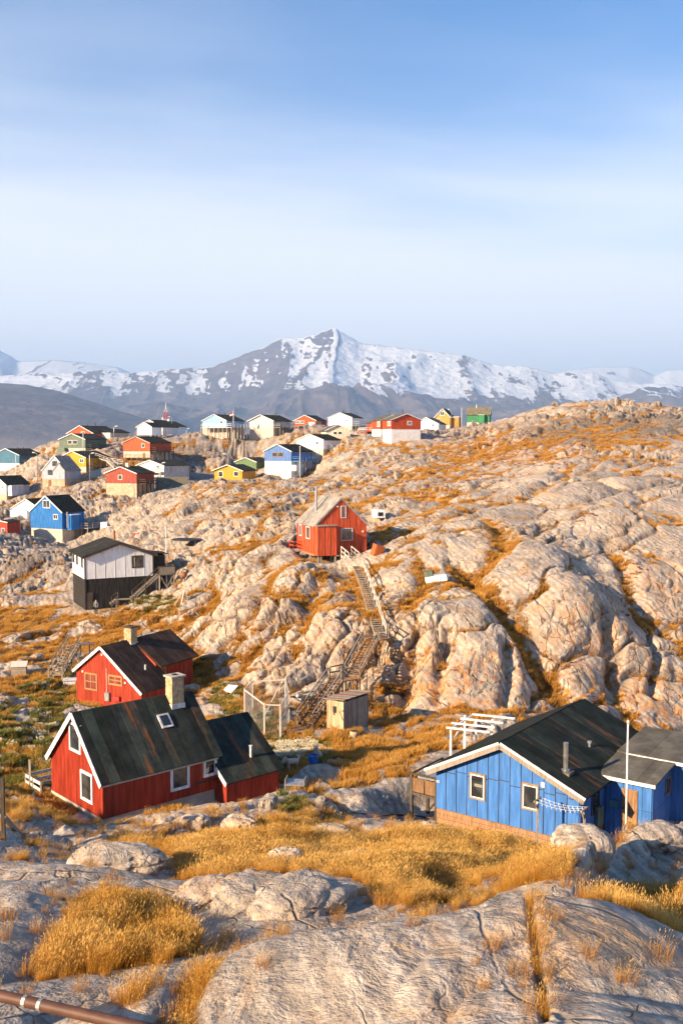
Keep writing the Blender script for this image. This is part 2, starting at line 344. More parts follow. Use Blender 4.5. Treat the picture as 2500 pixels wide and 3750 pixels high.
rough = sstep(-.2, .4, fbm(x / 16, y / 16, z / 16, 3, 77) * 1.6 + .35 * sstep(-2, -14, x) - .12 * sstep(6, 14, x) * sstep(70, 80, y) * (1 - sstep(150, 190, y)))   # some stretches are smooth slabs, others broken
rough = rough * (1 - near) + .35 * near
DISP = a1 * (B1 - .55) + a2 * (B2 - .5) * (.22 + .78 * rough) + a3 * (B3 - .5) * rough
DISP += (1 - near) * (T2 * (.28 + .85 * rough) * (.5 + .35 * cliff + .6 * sstep(180, 215, y) * sstep(20, 35, x)) + T3 * (.05 + .30 * rough) * (.5 + .5 * cliff) * (1 - .5 * sstep(120, 170, y)))     # faceted blocks
# broken ledges along the strata: a sharp edge on one side, a slope on the other
q1 = (sy + .35 * sz + .12 * sx + .9 * wz) / 2.3 + .35 * fbm(x / 5, y / 5, z / 5, 2, 95); q1 = q1 - np.floor(q1)
q2 = (sy + .5 * sz - .2 * sx + .8 * wx) / .85 + .5 * fbm(x / 2.5, y / 2.5, z / 2.5, 2, 97); q2 = q2 - np.floor(q2)
sw1 = np.where(q1 < .86, q1 / .86, (1 - q1) / .14) - .5; sw2 = np.where(q2 < .82, q2 / .82, (1 - q2) / .18) - .5
lm = sstep(-.15, .35, fbm(x / 8, y / 8, z / 8, 2, 99) + .25 * rough - .05)
DISP += sw1 * (.42 * (1 - near) + .05 * near) * lm * (.35 + .65 * rough) + sw2 * (.07 * (1 - near) + .01 * near) * lm * rough
DISP += FB * .5 * (1 - .6 * near) + FM * (.16 + .24 * (1 - near)) * (.65 + .35 * rough) + FS * (.045 + .06 * (1 - near) * (1 - .5 * sstep(120, 170, y))) + RG * .10 * (1 - near) * rough
crk = np.maximum(np.maximum(sstep(.06, .0, E1) * .8 * (1 - .8 * near), sstep(.09, .0, E2) * .65 * (.08 + .92 * rough) * (1 - .7 * near)), sstep(.07, .0, E3) * .3 * rough * (1 - near))
DISP -= crk * (.16 * near + (.36 + .3 * cliff) * (1 - near))
PXg, PYg = proj((x, y, z))
# gullies: grassy clefts in the cliff (photo column, row, radius m, depth m)
GUL = [
 ([(1680, 2075), (1760, 2150), (1830, 2235), (1900, 2330), (1965, 2425), (2040, 2520), (2105, 2600)], 1.2, 1.5, .85),
 ([(1290, 2085), (1330, 2170), (1365, 2260), (1380, 2340), (1330, 2440), (1260, 2540), (1190, 2620)], 1.6, .9, .35),
 ([(1760, 1900), (1830, 1960), (1850, 2030), (1700, 2120)], 1.2, 1.1, .7),
 ([(2260, 2030), (2290, 2110), (2330, 2230), (2410, 2300), (2500, 2330)], .9, 1.1, .55),
 ([(1690, 1880), (1900, 1820), (2060, 1760), (2200, 1690)], 1.2, 1.0, .5),
 ([(1060, 2420), (1110, 2300), (1130, 2200), (1200, 2120)], .8, .8, .4),
 ([(900, 2330), (960, 2240), (1000, 2150)], .8, .6, .4),
 ([(2235, 2560), (2240, 2450), (2180, 2350), (2160, 2260)], .7, 1.0, .3),
 ([(1600, 2560), (1620, 2440), (1650, 2340)], .5, .8, .2), ([(1480, 2580), (1500, 2450), (1530, 2330)], .6, .8, .3),
 ([(1850, 2580), (1860, 2480), (1840, 2380)], .5, .9, .2), ([(2380, 2560), (2390, 2450), (2380, 2380)], .5, 1.0, .2),
 ([(1560, 2080), (1540, 2180), (1500, 2260)], .9, .7, .8),
 ([(2000, 3745), (1990, 3640), (1960, 3520), (1950, 3420), (1975, 3360)], .055, .16, 0),
 ([(640, 3745), (720, 3640), (800, 3540), (840, 3480)], .3, .35, .5), ([(950, 3480), (1150, 3430), (1350, 3420), (1500, 3400)], .25, .2, .2),
]
Yc_cache = np.exp(np.linspace(math.log(10), math.log(400), 1500))
def ground_hit(px, py, lo=9, hi=420, want=None):       # first crossing of the pixel's ray with the base ground
    r = ray(px, py); ys = Yc_cache[(Yc_cache >= lo) & (Yc_cache <= hi)]
    u = np.full_like(ys, r.x / r.y); gz = interp_t(u, ys) * ys; rz = r.z / r.y * ys
    k = np.nonzero(gz >= rz)[0]
    Y = ys[k[0]] if len(k) else hi
    return r * (Y / r.y)
GRASSX = np.zeros_like(x)
for pts, rad, dep, gw in GUL:
    w = [np.array(ground_hit(a, b)) for a, b in pts]
    lo = np.min(w, 0) - 3 * rad; hi = np.max(w, 0) + 3 * rad
    m = (x > lo[0]) & (x < hi[0]) & (y > lo[1]) & (y < hi[1])
    if not m.any(): continue
    Q = PB[m] + np.stack([wx, wy, wz], -1)[m] * min(.25, rad * .25); best = np.full(len(Q), 1e9)
    for a, b in zip(w[:-1], w[1:]):
        ab = b - a; t = np.clip(((Q - a) @ ab) / (ab @ ab), 0, 1); best = np.minimum(best, np.linalg.norm(Q - a - t[:, None] * ab, axis=1))
    e = np.exp(-(best / rad)**2); DISP[m] -= dep * e; GRASSX[m] = np.maximum(GRASSX[m], gw * np.exp(-(best / (rad * 1.0))**2))
    crk[m] = np.maximum(crk[m], (e if gw < .5 else 0) * (rad < .35))
# big swellings of the cliff: the dome and its neighbours (photo column, row, radius m, height m)
for a, b, rad, hgt in ((2080, 2250, 5.5, 2.2), (1620, 2330, 4.0, 1.3), (1950, 2050, 5, 1.1), (2350, 2420, 3.5, 1.2), (1440, 2250, 3.2, .9), (1180, 2300, 3.2, 1.0),
                       (1030, 2200, 3.4, .9), (850, 2250, 3.5, .8), (1100, 2130, 2.6, 1.0), (1720, 1960, 5, 1.3), (2250, 1900, 6, 1.5), (2430, 2120, 5, 1.2), (1560, 2010, 4, 1.0),
                       (2150, 1780, 7, 1.2), (860, 1640, 6, 2.5), (800, 1700, 6, 2.0), (1260, 1640, 7, 1.6), (330, 1680, 6, 1.5), (1800, 1480, 9, 1.5), (150, 1720, 9, 2.5), (120, 2090, 7, 2.0), (1650, 3560, 2.6, .55), (2180, 3480, 2.2, .6), (1050, 3600, 1.8, .45), (700, 3680, 1.5, .3), (250, 3230, 2.2, .5), (80, 3330, 2.0, .4)):
    p = np.array(ground_hit(a, b)); d2 = ((PB - p)**2).sum(-1); DISP += hgt * np.exp(-d2 / rad**2)
# ------------------------------------------------------------------ where grass grows
G = .02 + .50 * vnoise(x / 13, y / 13, z / 13, 101) + .75 * fbm(x / 4, y / 4, z / 4, 4, 111, .6)
G += .75 * sstep(.16, 0, E1) + .30 * sstep(.14, 0, E2)
G -= .9 * cliff + .10 + .35 * (B1 - .5) + .75 * sstep(.35, .8, B2) * (.4 + .6 * rough) + .35 * T2 + .2 * T3
for cx, cy, rx, ry, w in (
  # meadow and near tussocks
  (1000, 3120, 620, 75, 1.5), (1650, 3170, 420, 95, 1.6), (1500, 3290, 230, 55, 1.0), (500, 3070, 260, 40, .9), (420, 3330, 300, 110, 1.5), (620, 3400, 120, 70, .6),
  (2400, 3330, 230, 120, 1.2), (2330, 3200, 300, 130, .5), (480, 3700, 130, 70, 1.2), (2450, 3080, 90, 60, .9), (1150, 3210, 250, 60, 1.3), (700, 3170, 200, 40, 1.1), (120, 3060, 200, 60, .25),
  # bare slabs near
  (1600, 3550, 900, 180, -1.6), (2150, 3480, 330, 130, -1.6), (900, 3600, 300, 140, -.9), (300, 3180, 320, 60, -1.3), (90, 3280, 140, 90, -1.2), (100, 3560, 260, 60, -.9), (1000, 3300, 220, 75, -1.2), (2180, 3130, 220, 110, -1.1), (2380, 3040, 160, 50, -.8), (800, 3300, 110, 50, -1.2),
  # valley
  (1320, 2830, 200, 110, .6), (1080, 2960, 110, 90, .9), (1480, 2760, 250, 80, .5), (1650, 2680, 200, 80, .1), (1000, 2700, 250, 90, .6), (1300, 2720, 200, 60, .3), (1450, 2990, 250, 80, -.8), (150, 2700, 260, 160, .62), (300, 2450, 330, 160, .38), (90, 2600, 160, 130, .2), (720, 2460, 130, 90, .6), (500, 2330, 240, 80, .5),
  (250, 2330, 300, 120, .25), (600, 2230, 180, 80, .35), (1100, 2740, 120, 40, .5), (50, 2300, 150, 100, .4), (700, 2340, 120, 60, .4), (1150, 2890, 170, 110, -.2),
  # slopes behind
  (1350, 1800, 380, 90, .42), (1650, 1760, 240, 80, .45), (1100, 1880, 300, 60, .35), (1500, 1680, 300, 60, .4), (1800, 1640, 250, 60, .4), (2100, 1610, 300, 60, .4), (1000, 1770, 300, 50, .3), (850, 1860, 250, 60, .3), (700, 1960, 260, 70, .1), (950, 2060, 250, 60, .15),
  (2000, 1520, 380, 60, -.2), (2100, 2150, 420, 260, -.8), (2150, 1850, 450, 120, -.6), (1550, 2400, 350, 160, -.7), (500, 1850, 320, 60, -.1), (880, 1620, 160, 60, .15), (1180, 2350, 260, 180, -.1), (1100, 1600, 130, 40, .35), (1560, 1600, 200, 40, -.2), (650, 1690, 330, 70, .35), (850, 1790, 200, 30, .3), (300, 1830, 250, 40, .2), (200, 1760, 150, 30, .3)):
    q = ((PXg - cx) / rx)**2 + ((PYg - cy) / ry)**2; G += w * np.exp(-q**1.5)
Gn = -.75 + .45 * fbm(x / 2.2, y / 2.2, z / 2.2, 4, 141, .6)         # close by: tussock patches between bare slabs
for cx, cy, rx, ry in ((950, 3150, 420, 85), (420, 3095, 230, 32), (680, 3110, 200, 45), (1250, 3150, 330, 85), (1620, 3170, 330, 95), (1900, 3150, 240, 75), (1500, 3270, 260, 60), (1150, 3200, 180, 50), (780, 3190, 130, 45),
                       (470, 3320, 220, 70), (420, 3420, 330, 95), (330, 3500, 240, 50), (500, 3705, 170, 70), (2350, 3400, 230, 95), (2430, 3290, 170, 110), (2280, 3330, 120, 50), (2460, 3090, 70, 50), (2290, 3150, 40, 60), (1700, 3085, 350, 35), (1000, 3040, 250, 30), (130, 2995, 200, 22), (60, 3140, 80, 14), (620, 3430, 90, 60), (330, 3215, 60, 14)):
    q = ((PXg - cx) / rx)**2 + ((PYg - cy) / ry)**2; Gn += 1.3 * np.exp(-q**1.4)
nb = 1 - sstep(41, 46, y); G = G * (1 - nb) + np.minimum(Gn, 1.5) * nb
G = G + .45 * fbm(x / 1.6, y / 1.6, z / 1.6, 3, 122, .65) * (1 - nb)
G = np.maximum(G, (GRASSX * 1.15 + .55 * fbm(x / 1.5, y / 1.5, z / 1.5, 3, 121)) * (GRASSX > .05) - 9 * (GRASSX <= .05))
G = np.where(cliff > .75, np.minimum(G, .35 + GRASSX), G)
LICH = np.zeros_like(x)                       # stretches where dark lichen grows on the rock
for cx, cy, rx, ry, w in ((2250, 1560, 400, 75, .85), (1950, 1620, 220, 45, .4), (1120, 1880, 220, 55, .5), (850, 1850, 220, 45, .4), (1750, 1700, 180, 45, .4), (80, 2110, 110, 80, .55), (700, 1660, 110, 60, .5), (1300, 1720, 250, 50, .3), (550, 1900, 300, 60, .3), (1030, 2600, 300, 60, .2), (200, 2560, 250, 120, .2), (1150, 2900, 170, 110, .3), (2330, 2210, 60, 60, .5), (2250, 2380, 60, 90, .3), (550, 1720, 600, 120, .3), (300, 2080, 350, 120, .2)):
    q = ((PXg - cx) / rx)**2 + ((PYg - cy) / ry)**2; LICH += w * np.exp(-q**1.3)
RUST = np.zeros_like(x)                       # orange lichen and iron stain on the lower cliff
for cx, cy, rx, ry, w in ((2370, 2560, 200, 100, .85), (1800, 2500, 330, 110, .55), (2150, 2330, 220, 170, .45), (1550, 2480, 150, 120, .45), (1280, 2350, 250, 160, .2), (2400, 2150, 150, 150, .25), (1900, 1640, 300, 60, .5), (1000, 2300, 200, 120, .2)):
    q = ((PXg - cx) / rx)**2 + ((PYg - cy) / ry)**2; RUST += w * np.exp(-q**1.3) * 1.3
ROAD = np.zeros_like(x)
for cx, cy, rx, ry, w in ((700, 1745, 110, 22, 1.2), (620, 1790, 120, 12, .8), (700, 1610, 130, 9, 1.0), (1180, 2775, 100, 26, .75), (1060, 2905, 60, 40, .4)):
    q = ((PXg - cx) / rx)**2 + ((PYg - cy) / ry)**2; ROAD += w * np.exp(-q**1.5)
ROAD = ROAD + .25 * fbm(x, y, z, 3, 131) * (ROAD > .1); DISP *= 1 - .75 * np.clip(ROAD, 0, 1)
gs = sstep(.35, .75, G); DISP = DISP * (1 - .25 * gs) - .05 * gs        # turf softens the rock below it
FLATS = []                                                             # filled by the houses below
# ------------------------------------------------------------------ building materials
def paint(key, col, wear=.5, rough=.62, var=.14, dkf=.68):
    t = MT(key); O = t.obj()
    st = t.noise(t.mapv(O, (3, 3, .35)), 1.6, 5, .65); bl = t.noise(O, .9, 4, .6)
    dk = tuple(c * dkf for c in col); lt = tuple(min(.9, c * 1.18 + .012) for c in col)
    c = t.mix(t.ramp(st, .35, .68), dk, lt)
    c = t.mix(t.ramp(bl, .58, .78, 0, .35 * wear), c, tuple(min(.8, x * .6 + .10) for x in col))
    dirt = t.ramp(t.noise(t.mapv(O, (2, 2, .6)), 1.1, 5, .7), .55, .80, 0, .4 * wear)
    c = t.mix(dirt, c, tuple(x * .45 + .02 for x in col))
    hv = t.n('ShaderNodeHueSaturation'); t.l(c, hv.inputs['Color']); t.l(t.math('ADD', t.math('MULTIPLY', t.rand(), var * 2), 1 - var), hv.inputs['Value'])
    MATS[key] = t.fin(hv.outputs[0], t.bump(t.noise(t.mapv(O, (9, 9, 1)), 3, 4, .6), .25, .02), rough); return MATS[key]
def wood(key, a, b, grain=(14, 14, 1.2), var=.25):
    t = MT(key); O = t.obj(); g = t.noise(t.mapv(O, grain), 1.3, 5, .6, .4)
    c = t.mix(t.ramp(g, .32, .68), a, b); c = t.mix(t.ramp(t.noise(O, 1.7, 4, .6), .55, .75, 0, .5), c, tuple(x * .5 for x in a))
    hv = t.n('ShaderNodeHueSaturation'); t.l(c, hv.inputs['Color']); t.l(t.math('ADD', t.math('MULTIPLY', t.rand(), var * 2), 1 - var), hv.inputs['Value'])
    MATS[key] = t.fin(hv.outputs[0], t.bump(g, .4, .02), .85); return MATS[key]
def roof_mat(key, a, b, rust=.0, var=.2):
    t = MT(key); O = t.obj(); n_ = t.noise(O, 1.1, 5, .62); s_ = t.noise(t.mapv(O, (.35, 2.2, .35)), 1.1, 5, .65)
    c = t.mix(t.ramp(n_, .35, .65), a, b)
    if rust:
        c = t.mix(t.math('MULTIPLY', t.ramp(s_, .50, .68), t.ramp(t.rand(), .25, .9, .05, rust)), c, (.16, .052, .02))
    c = t.mix(t.ramp(t.noise(O, 7, 4, .7), .55, .75, 0, .35), c, tuple(x * 1.7 + .01 for x in b))
    hv = t.n('ShaderNodeHueSaturation'); t.l(c, hv.inputs['Color']); t.l(t.math('ADD', t.math('MULTIPLY', t.rand(), var * 2), 1 - var), hv.inputs['Value'])
    t.b.inputs['Specular IOR Level'].default_value = .12
    MATS[key] = t.fin(hv.outputs[0], t.bump(t.noise(O, 5, 5, .7), .35, .03), .85); return MATS[key]
def concrete(key, a, b):
    t = MT(key); O = t.obj(); n_ = t.noise(O, 1.2, 5, .65); w_ = t.noise(t.mapv(O, (1, 1, .25)), 1.7, 5, .6); hb_ = t.noise(t.mapv(O, (.2, .2, 3.5)), 1.5, 3, .5)
    c = t.mix(t.ramp(n_, .35, .65), a, b); c = t.mix(t.ramp(w_, .55, .75, 0, .5), c, tuple(x * .5 for x in a)); c = t.mix(t.ramp(hb_, .5, .7, 0, .3), c, tuple(min(.8, x * 1.25) for x in b))
    MATS[key] = t.fin(c, t.bump(n_, .3, .03), .9); return MATS[key]
def plain(key, col, rough=.5, metal=0., spec=.4):
    t = MT(key); t.b.inputs['Metallic'].default_value = metal; t.b.inputs['Specular IOR Level'].default_value = spec
    c = t.mix(t.ramp(t.noise(t.obj(), 4, 4, .6), .35, .7), tuple(x * .75 for x in col), tuple(min(.9, x * 1.1) for x in col))
    MATS[key] = t.fin(c, None, rough); return MATS[key]
paint('red', (.42, .048, .018), var=.05); paint('orange_red', (.50, .072, .020), var=.07); paint('far_red', (.52, .078, .022)); paint('brick_red', (.34, .062, .035))
paint('blue', (.042, .150, .42), .6, var=.05, dkf=.82); paint('bright_blue', (.018, .17, .50)); paint('mid_blue', (.10, .20, .46)); paint('teal', (.06, .17, .26)); paint('pale_blue', (.22, .42, .70), dkf=.85)
paint('white', (.80, .79, .78), .12, dkf=.90); paint('pale_grey', (.56, .54, .53), .5); paint('lavender_grey', (.42, .44, .50), .5); paint('cream', (.66, .58, .44), .4)
paint('yellow', (.60, .30, .02)); paint('ochre', (.52, .25, .06)); paint('green', (.04, .21, .09)); paint('sage', (.12, .16, .12)); paint('dull_green', (.11, .18, .075)); paint('black_tar', (.022, .018, .015), .6)
paint('trim_white', (.78, .77, .75), .3, var=.05); paint('trim_wood', (.33, .19, .085), .6); paint('trim_dark', (.05, .04, .035)); paint('blue_rail', (.07, .25, .55)); paint('far_white', (.74, .73, .72), .35, dkf=.85)
wood('grey_wood', (.20, .165, .125), (.36, .30, .24)); wood('brown_wood', (.17, .09, .045), (.33, .19, .10)); wood('pale_wood', (.42, .36, .30), (.62, .55, .47)); wood('dark_wood', (.05, .04, .03), (.11, .085, .06)); wood('honey_wood', (.30, .17, .07), (.45, .28, .13)); wood('shed_wood', (.33, .21, .12), (.58, .42, .27))
roof_mat('felt_green', (.016, .021, .018), (.036, .044, .036), 1.0, .4); roof_mat('felt_dark', (.009, .013, .010), (.022, .028, .023), .5, .35); roof_mat('felt_plain', (.020, .020, .016), (.042, .040, .032)); roof_mat('felt_brown', (.040, .024, .016), (.070, .046, .032), .9); roof_mat('felt_grey', (.20, .175, .15), (.33, .30, .265), .25); roof_mat('felt_olive', (.13, .115, .075), (.19, .17, .12)); roof_mat('felt_taupe', (.075, .07, .058), (.125, .115, .095), .1)
concrete('concrete', (.40, .345, .28), (.55, .48, .40)); concrete('concrete_white', (.66, .63, .60), (.78, .76, .74)); concrete('concrete_dark', (.20, .19, .165), (.31, .29, .25)); concrete('concrete_tan', (.40, .27, .17), (.52, .38, .27))
plain('metal', (.55, .54, .52), .35, .9); plain('rust', (.28, .11, .05), .8); plain('pole_white', (.72, .70, .66), .5); plain('dark_metal', (.06, .058, .055), .5, .5); plain('tub_blue', (.012, .12, .42), .45); plain('pipe_brown', (.10, .042, .026), .6); plain('galv', (.40, .41, .42), .45, .6); plain('red_plastic', (.42, .04, .03), .5); plain('black', (.015, .015, .016), .7); plain('orange_rust', (.42, .10, .025), .8)
t = MT('glass'); t.b.inputs['Specular IOR Level'].default_value = .9
MATS['glass'] = t.fin(t.mix(t.ramp(t.noise(t.obj(), 1.2, 2, .5), .4, .6), (.022, .024, .026), (.06, .058, .055)), None, .04)
t = MT('brick'); bt = t.n('ShaderNodeTexNoise'); t.l(t.obj(), bt.inputs[0]); bt.inputs['Scale'].default_value = 6
MATS['brick'] = t.fin(t.mix(t.ramp(bt.outputs[0], .35, .65), (.36, .24, .12), (.55, .42, .25)), t.bump(t.noise(t.obj(), 20, 3, .6), .3, .01), .9)
plain('mortar', (.30, .26, .21), .95); plain('skin', (.45, .28, .20), .6); plain('jacket', (.12, .125, .13), .9); plain('trousers', (.02, .02, .022), .9); plain('shoe', (.75, .74, .72), .7); plain('hair', (.03, .02, .015), .7)
# ------------------------------------------------------------------ mesh builder
class MB:
    def __init__(s): s.v = []; s.f = []
    def add(s, vs, fs):
        k = len(s.v); s.v += [tuple(a) for a in vs]; s.f += [tuple(k + i for i in f) for f in fs]; return s
    def box(s, x0, x1, y0, y1, z0, z1):
        return s.add([(x0, y0, z0), (x1, y0, z0), (x1, y1, z0), (x0, y1, z0), (x0, y0, z1), (x1, y0, z1), (x1, y1, z1), (x0, y1, z1)],
                     [(0, 3, 2, 1), (4, 5, 6, 7), (0, 1, 5, 4), (1, 2, 6, 5), (2, 3, 7, 6), (3, 0, 4, 7)])
    def bar(s, p, q, w, h=None):          # a beam from p to q
        p, q = Vector(p), Vector(q); h = h or w; d = (q - p)
        if d.length < 1e-5: return s
        d.normalize(); up = Vector((0, 0, 1)) if abs(d.z) < .95 else Vector((0, 1, 0))
        a = d.cross(up).normalized() * w / 2; b = a.normalized().cross(d).normalized() * h / 2
        return s.add([p - a - b, p + a - b, p + a + b, p - a + b, q - a - b, q + a - b, q + a + b, q - a + b],
                     [(0, 1, 2, 3), (4, 7, 6, 5), (0, 4, 5, 1), (1, 5, 6, 2), (2, 6, 7, 3), (3, 7, 4, 0)])
    def prism(s, poly, fn):               # fn(point2d, 0/1) -> 3d ; poly counter-clockwise
        n_ = len(poly); vs = [fn(p, 0) for p in poly] + [fn(p, 1) for p in poly]
        return s.add(vs, [tuple(range(n_)), tuple(range(2 * n_ - 1, n_ - 1, -1))] + [(i, (i + 1) % n_, n_ + (i + 1) % n_, n_ + i)[::-1] for i in range(n_)])
    def tube(s, pts, r, k=8, cap=True):
        pts = [Vector(p) for p in pts]; rr = r if isinstance(r, (list, tuple)) else [r] * len(pts); base = len(s.v)
        for i, p in enumerate(pts):
            d = (pts[min(i + 1, len(pts) - 1)] - pts[max(i - 1, 0)]).normalized(); up = Vector((0, 0, 1)) if abs(d.z) < .9 else Vector((1, 0, 0))
            a = d.cross(up).normalized(); b = a.cross(d)
            for j in range(k):
                t_ = 2 * math.pi * j / k; s.v.append(tuple(p + (a * math.cos(t_) + b * math.sin(t_)) * rr[i]))
        for i in range(len(pts) - 1):
            for j in range(k):
                s.f.append((base + i * k + j, base + i * k + (j + 1) % k, base + (i + 1) * k + (j + 1) % k, base + (i + 1) * k + j))
        if cap: s.f += [tuple(base + j for j in range(k))[::-1], tuple(base + (len(pts) - 1) * k + j for j in range(k))]
        return s
    def build(s, name, mat, parent=None, smooth=False):
        me = bpy.data.meshes.new(name); me.from_pydata(s.v, [], s.f); me.update()
        bm = bmesh.new(); bm.from_mesh(me); bmesh.ops.recalc_face_normals(bm, faces=bm.faces); bm.to_mesh(me); bm.free()
        if smooth: me.polygons.foreach_set('use_smooth', [True] * len(me.polygons))
        me.materials.append(MATS[mat] if isinstance(mat, str) else mat)
        o = link(bpy.data.objects.new(name, me))
        if parent is not None: o.parent = parent
        return o
# ------------------------------------------------------------------ house frames worked out from the photo
class Frame:
    def __init__(s, phi, near, corner, D, xo=None, w=None, base=None, yfar=None, ln=None):
        f_ = R(phi); s.phi = f_; s.ex = Vector((math.cos(f_), math.sin(f_), 0)); s.ey = Vector((-math.sin(f_), math.cos(f_), 0)); s.near = near
        P = at(corner[0], corner[1], D)
        if base is not None: P = Vector((P.x, P.y, base))
        if w is None:
            r = ray(xo, corner[1]); u = r.x / r.y
            w = (P.x - u * P.y) / (s.ex.x - u * s.ex.y) if near == 'R' else -(P.x - u * P.y) / (s.ex.x - u * s.ex.y)
        s.w = w; s.O = P - s.ex * w if near == 'R' else P.copy()
        s.ref = w if near == 'R' else 0.
        if ln is None:
            r = ray(yfar, corner[1]); u = r.x / r.y
            ln = -(P.x - u * P.y) / (s.ey.x - u * s.ey.y)
        s.len = ln
    def front(s, px, py, y=0.):
        r = ray(px, py); O = s.O + s.ey * y; p = r * (O.dot(s.ey) / r.dot(s.ey)) - s.O
        return p.dot(s.ex), p.z
    def side(s, px, py, x=None):
        x = s.ref if x is None else x
        r = ray(px, py); O = s.O + s.ex * x; p = r * (O.dot(s.ex) / r.dot(s.ex)) - s.O
        return p.dot(s.ey), p.z
    def world(s, x, y, z): return s.O + s.ex * x + s.ey * y + Vector((0, 0, z))
def profile_body(mb, pts, y0, y1):
    return mb.prism(pts, lambda p, k: (p[0], y1 if k else y0, p[1]))
def window(parent, plane, a0, a1, z0, z1, pos, trim='trim_white', fw=.09, mull=(1, 0), sign=-1, name='window', proud=.05, glass='glass', depth=.03):
    """plane 'f': in x,z at y=pos facing sign*y ; plane 's': in y,z at x=pos facing sign*x"""
    q = (lambda a, b, c, d, e, f: (a, b, min(pos + sign * c, pos + sign * d), max(pos + sign * c, pos + sign * d), e, f)) if plane == 'f' else \
        (lambda a, b, c, d, e, f: (min(pos + sign * c, pos + sign * d), max(pos + sign * c, pos + sign * d), a, b, e, f))
    m = MB(); fw = min(fw, (a1 - a0) * .28, (z1 - z0) * .28)
    m.box(*q(a0, a1, 0, proud, z0, z0 + fw)); m.box(*q(a0, a1, 0, proud, z1 - fw, z1)); m.box(*q(a0, a0 + fw, 0, proud, z0 + fw, z1 - fw)); m.box(*q(a1 - fw, a1, 0, proud, z0 + fw, z1 - fw))
    mw = fw * .55
    for i in range(mull[0]):
        c = a0 + (a1 - a0) * (i + 1) / (mull[0] + 1); m.box(*q(c - mw / 2, c + mw / 2, 0, proud * .8, z0 + fw, z1 - fw))
    for i in range(mull[1]):
        c = z0 + (z1 - z0) * (i + 1) / (mull[1] + 1); m.box(*q(a0 + fw, a1 - fw, 0, proud * .7, c - mw / 2, c + mw / 2))
    o = m.build(name, trim, parent)
    g = MB(); g.box(*q(a0 + fw * .9, a1 - fw * .9, .004, max(.012, proud * .45), z0 + fw * .9, z1 - fw * .9)); g.build('pane', glass, o)
    return o
def clad_strips(m, plane, a0, a1, pos, sign, zlo, ztop, pitch, wd=.05, th=.025):
    k = max(1, int(round((a1 - a0) / pitch)))
    for i in range(k + 1):
        c = a0 + (a1 - a0) * i / k
        c = min(max(c, a0 + wd / 2), a1 - wd / 2); zt = min(ztop(c - wd / 2), ztop(c + wd / 2)) - .01; zb = zlo(c) if callable(zlo) else zlo
        if zt - zb < .1: continue
        lo, hi = (pos - th, pos) if sign < 0 else (pos, pos + th)
        if plane == 'f': m.box(c - wd / 2, c + wd / 2, lo, hi, zb, zt)
        else: m.box(lo, hi, c - wd / 2, c + wd / 2, zb, zt)
def roof_slope(parent, pa, pb, y0, y1, th, mat, n=0, name='roof_slope', seed=0, gap=.0):
    """slab from profile point pa (ridge) to pb (eave), y0..y1; n sheets laid on it as pieces of their own"""
    pa, pb = Vector((pa[0], 0, pa[1])), Vector((pb[0], 0, pb[1])); d = (pb - pa).normalized(); nrm = Vector((-d.z, 0, d.x))
    if nrm.z < 0: nrm = -nrm
    m = MB(); vs = []
    for yy in (y0, y1):
        for p in (pa, pb): vs += [(p.x, yy, p.z), tuple(Vector((p.x, yy, p.z)) + nrm * th)]
    m.add(vs, [(0, 2, 3, 1), (4, 5, 7, 6), (0, 1, 5, 4), (2, 6, 7, 3), (1, 3, 7, 5), (0, 4, 6, 2)])
    o = m.build(name, mat, parent)
    if n:
        rnd = random.Random(seed); e = (y1 - y0) / n; L_ = (pb - pa).length
        for i in range(n):
            a = y0 + e * i; b = y0 + e * (i + 1) + .05; t0 = th + .002; t1 = th + .018 + .012 * (i % 2)
            m = MB(); A = pa - d * .0; B = pb + d * .01
            vs = []
            for yy in (a, b):
                for p in (A, B): vs += [tuple(Vector((p.x, yy, p.z)) + nrm * t0), tuple(Vector((p.x, yy, p.z)) + nrm * t1)]
            m.add(vs, [(0, 2, 3, 1), (4, 5, 7, 6), (0, 1, 5, 4), (2, 6, 7, 3), (1, 3, 7, 5), (0, 4, 6, 2)])
            m.build('roof_sheet', mat, o)
    return o
def pipe_on_roof(parent, x, y, z, h, r=.09, mat='metal', name='stove_pipe', cap=True):
    m = MB(); m.tube([(x, y, z - .4), (x, y, z + h)], r, 10)
    if cap: m.tube([(x, y, z + h), (x, y, z + h + .03)], r * 1.5, 10)
    return m.build(name, mat, parent, False)
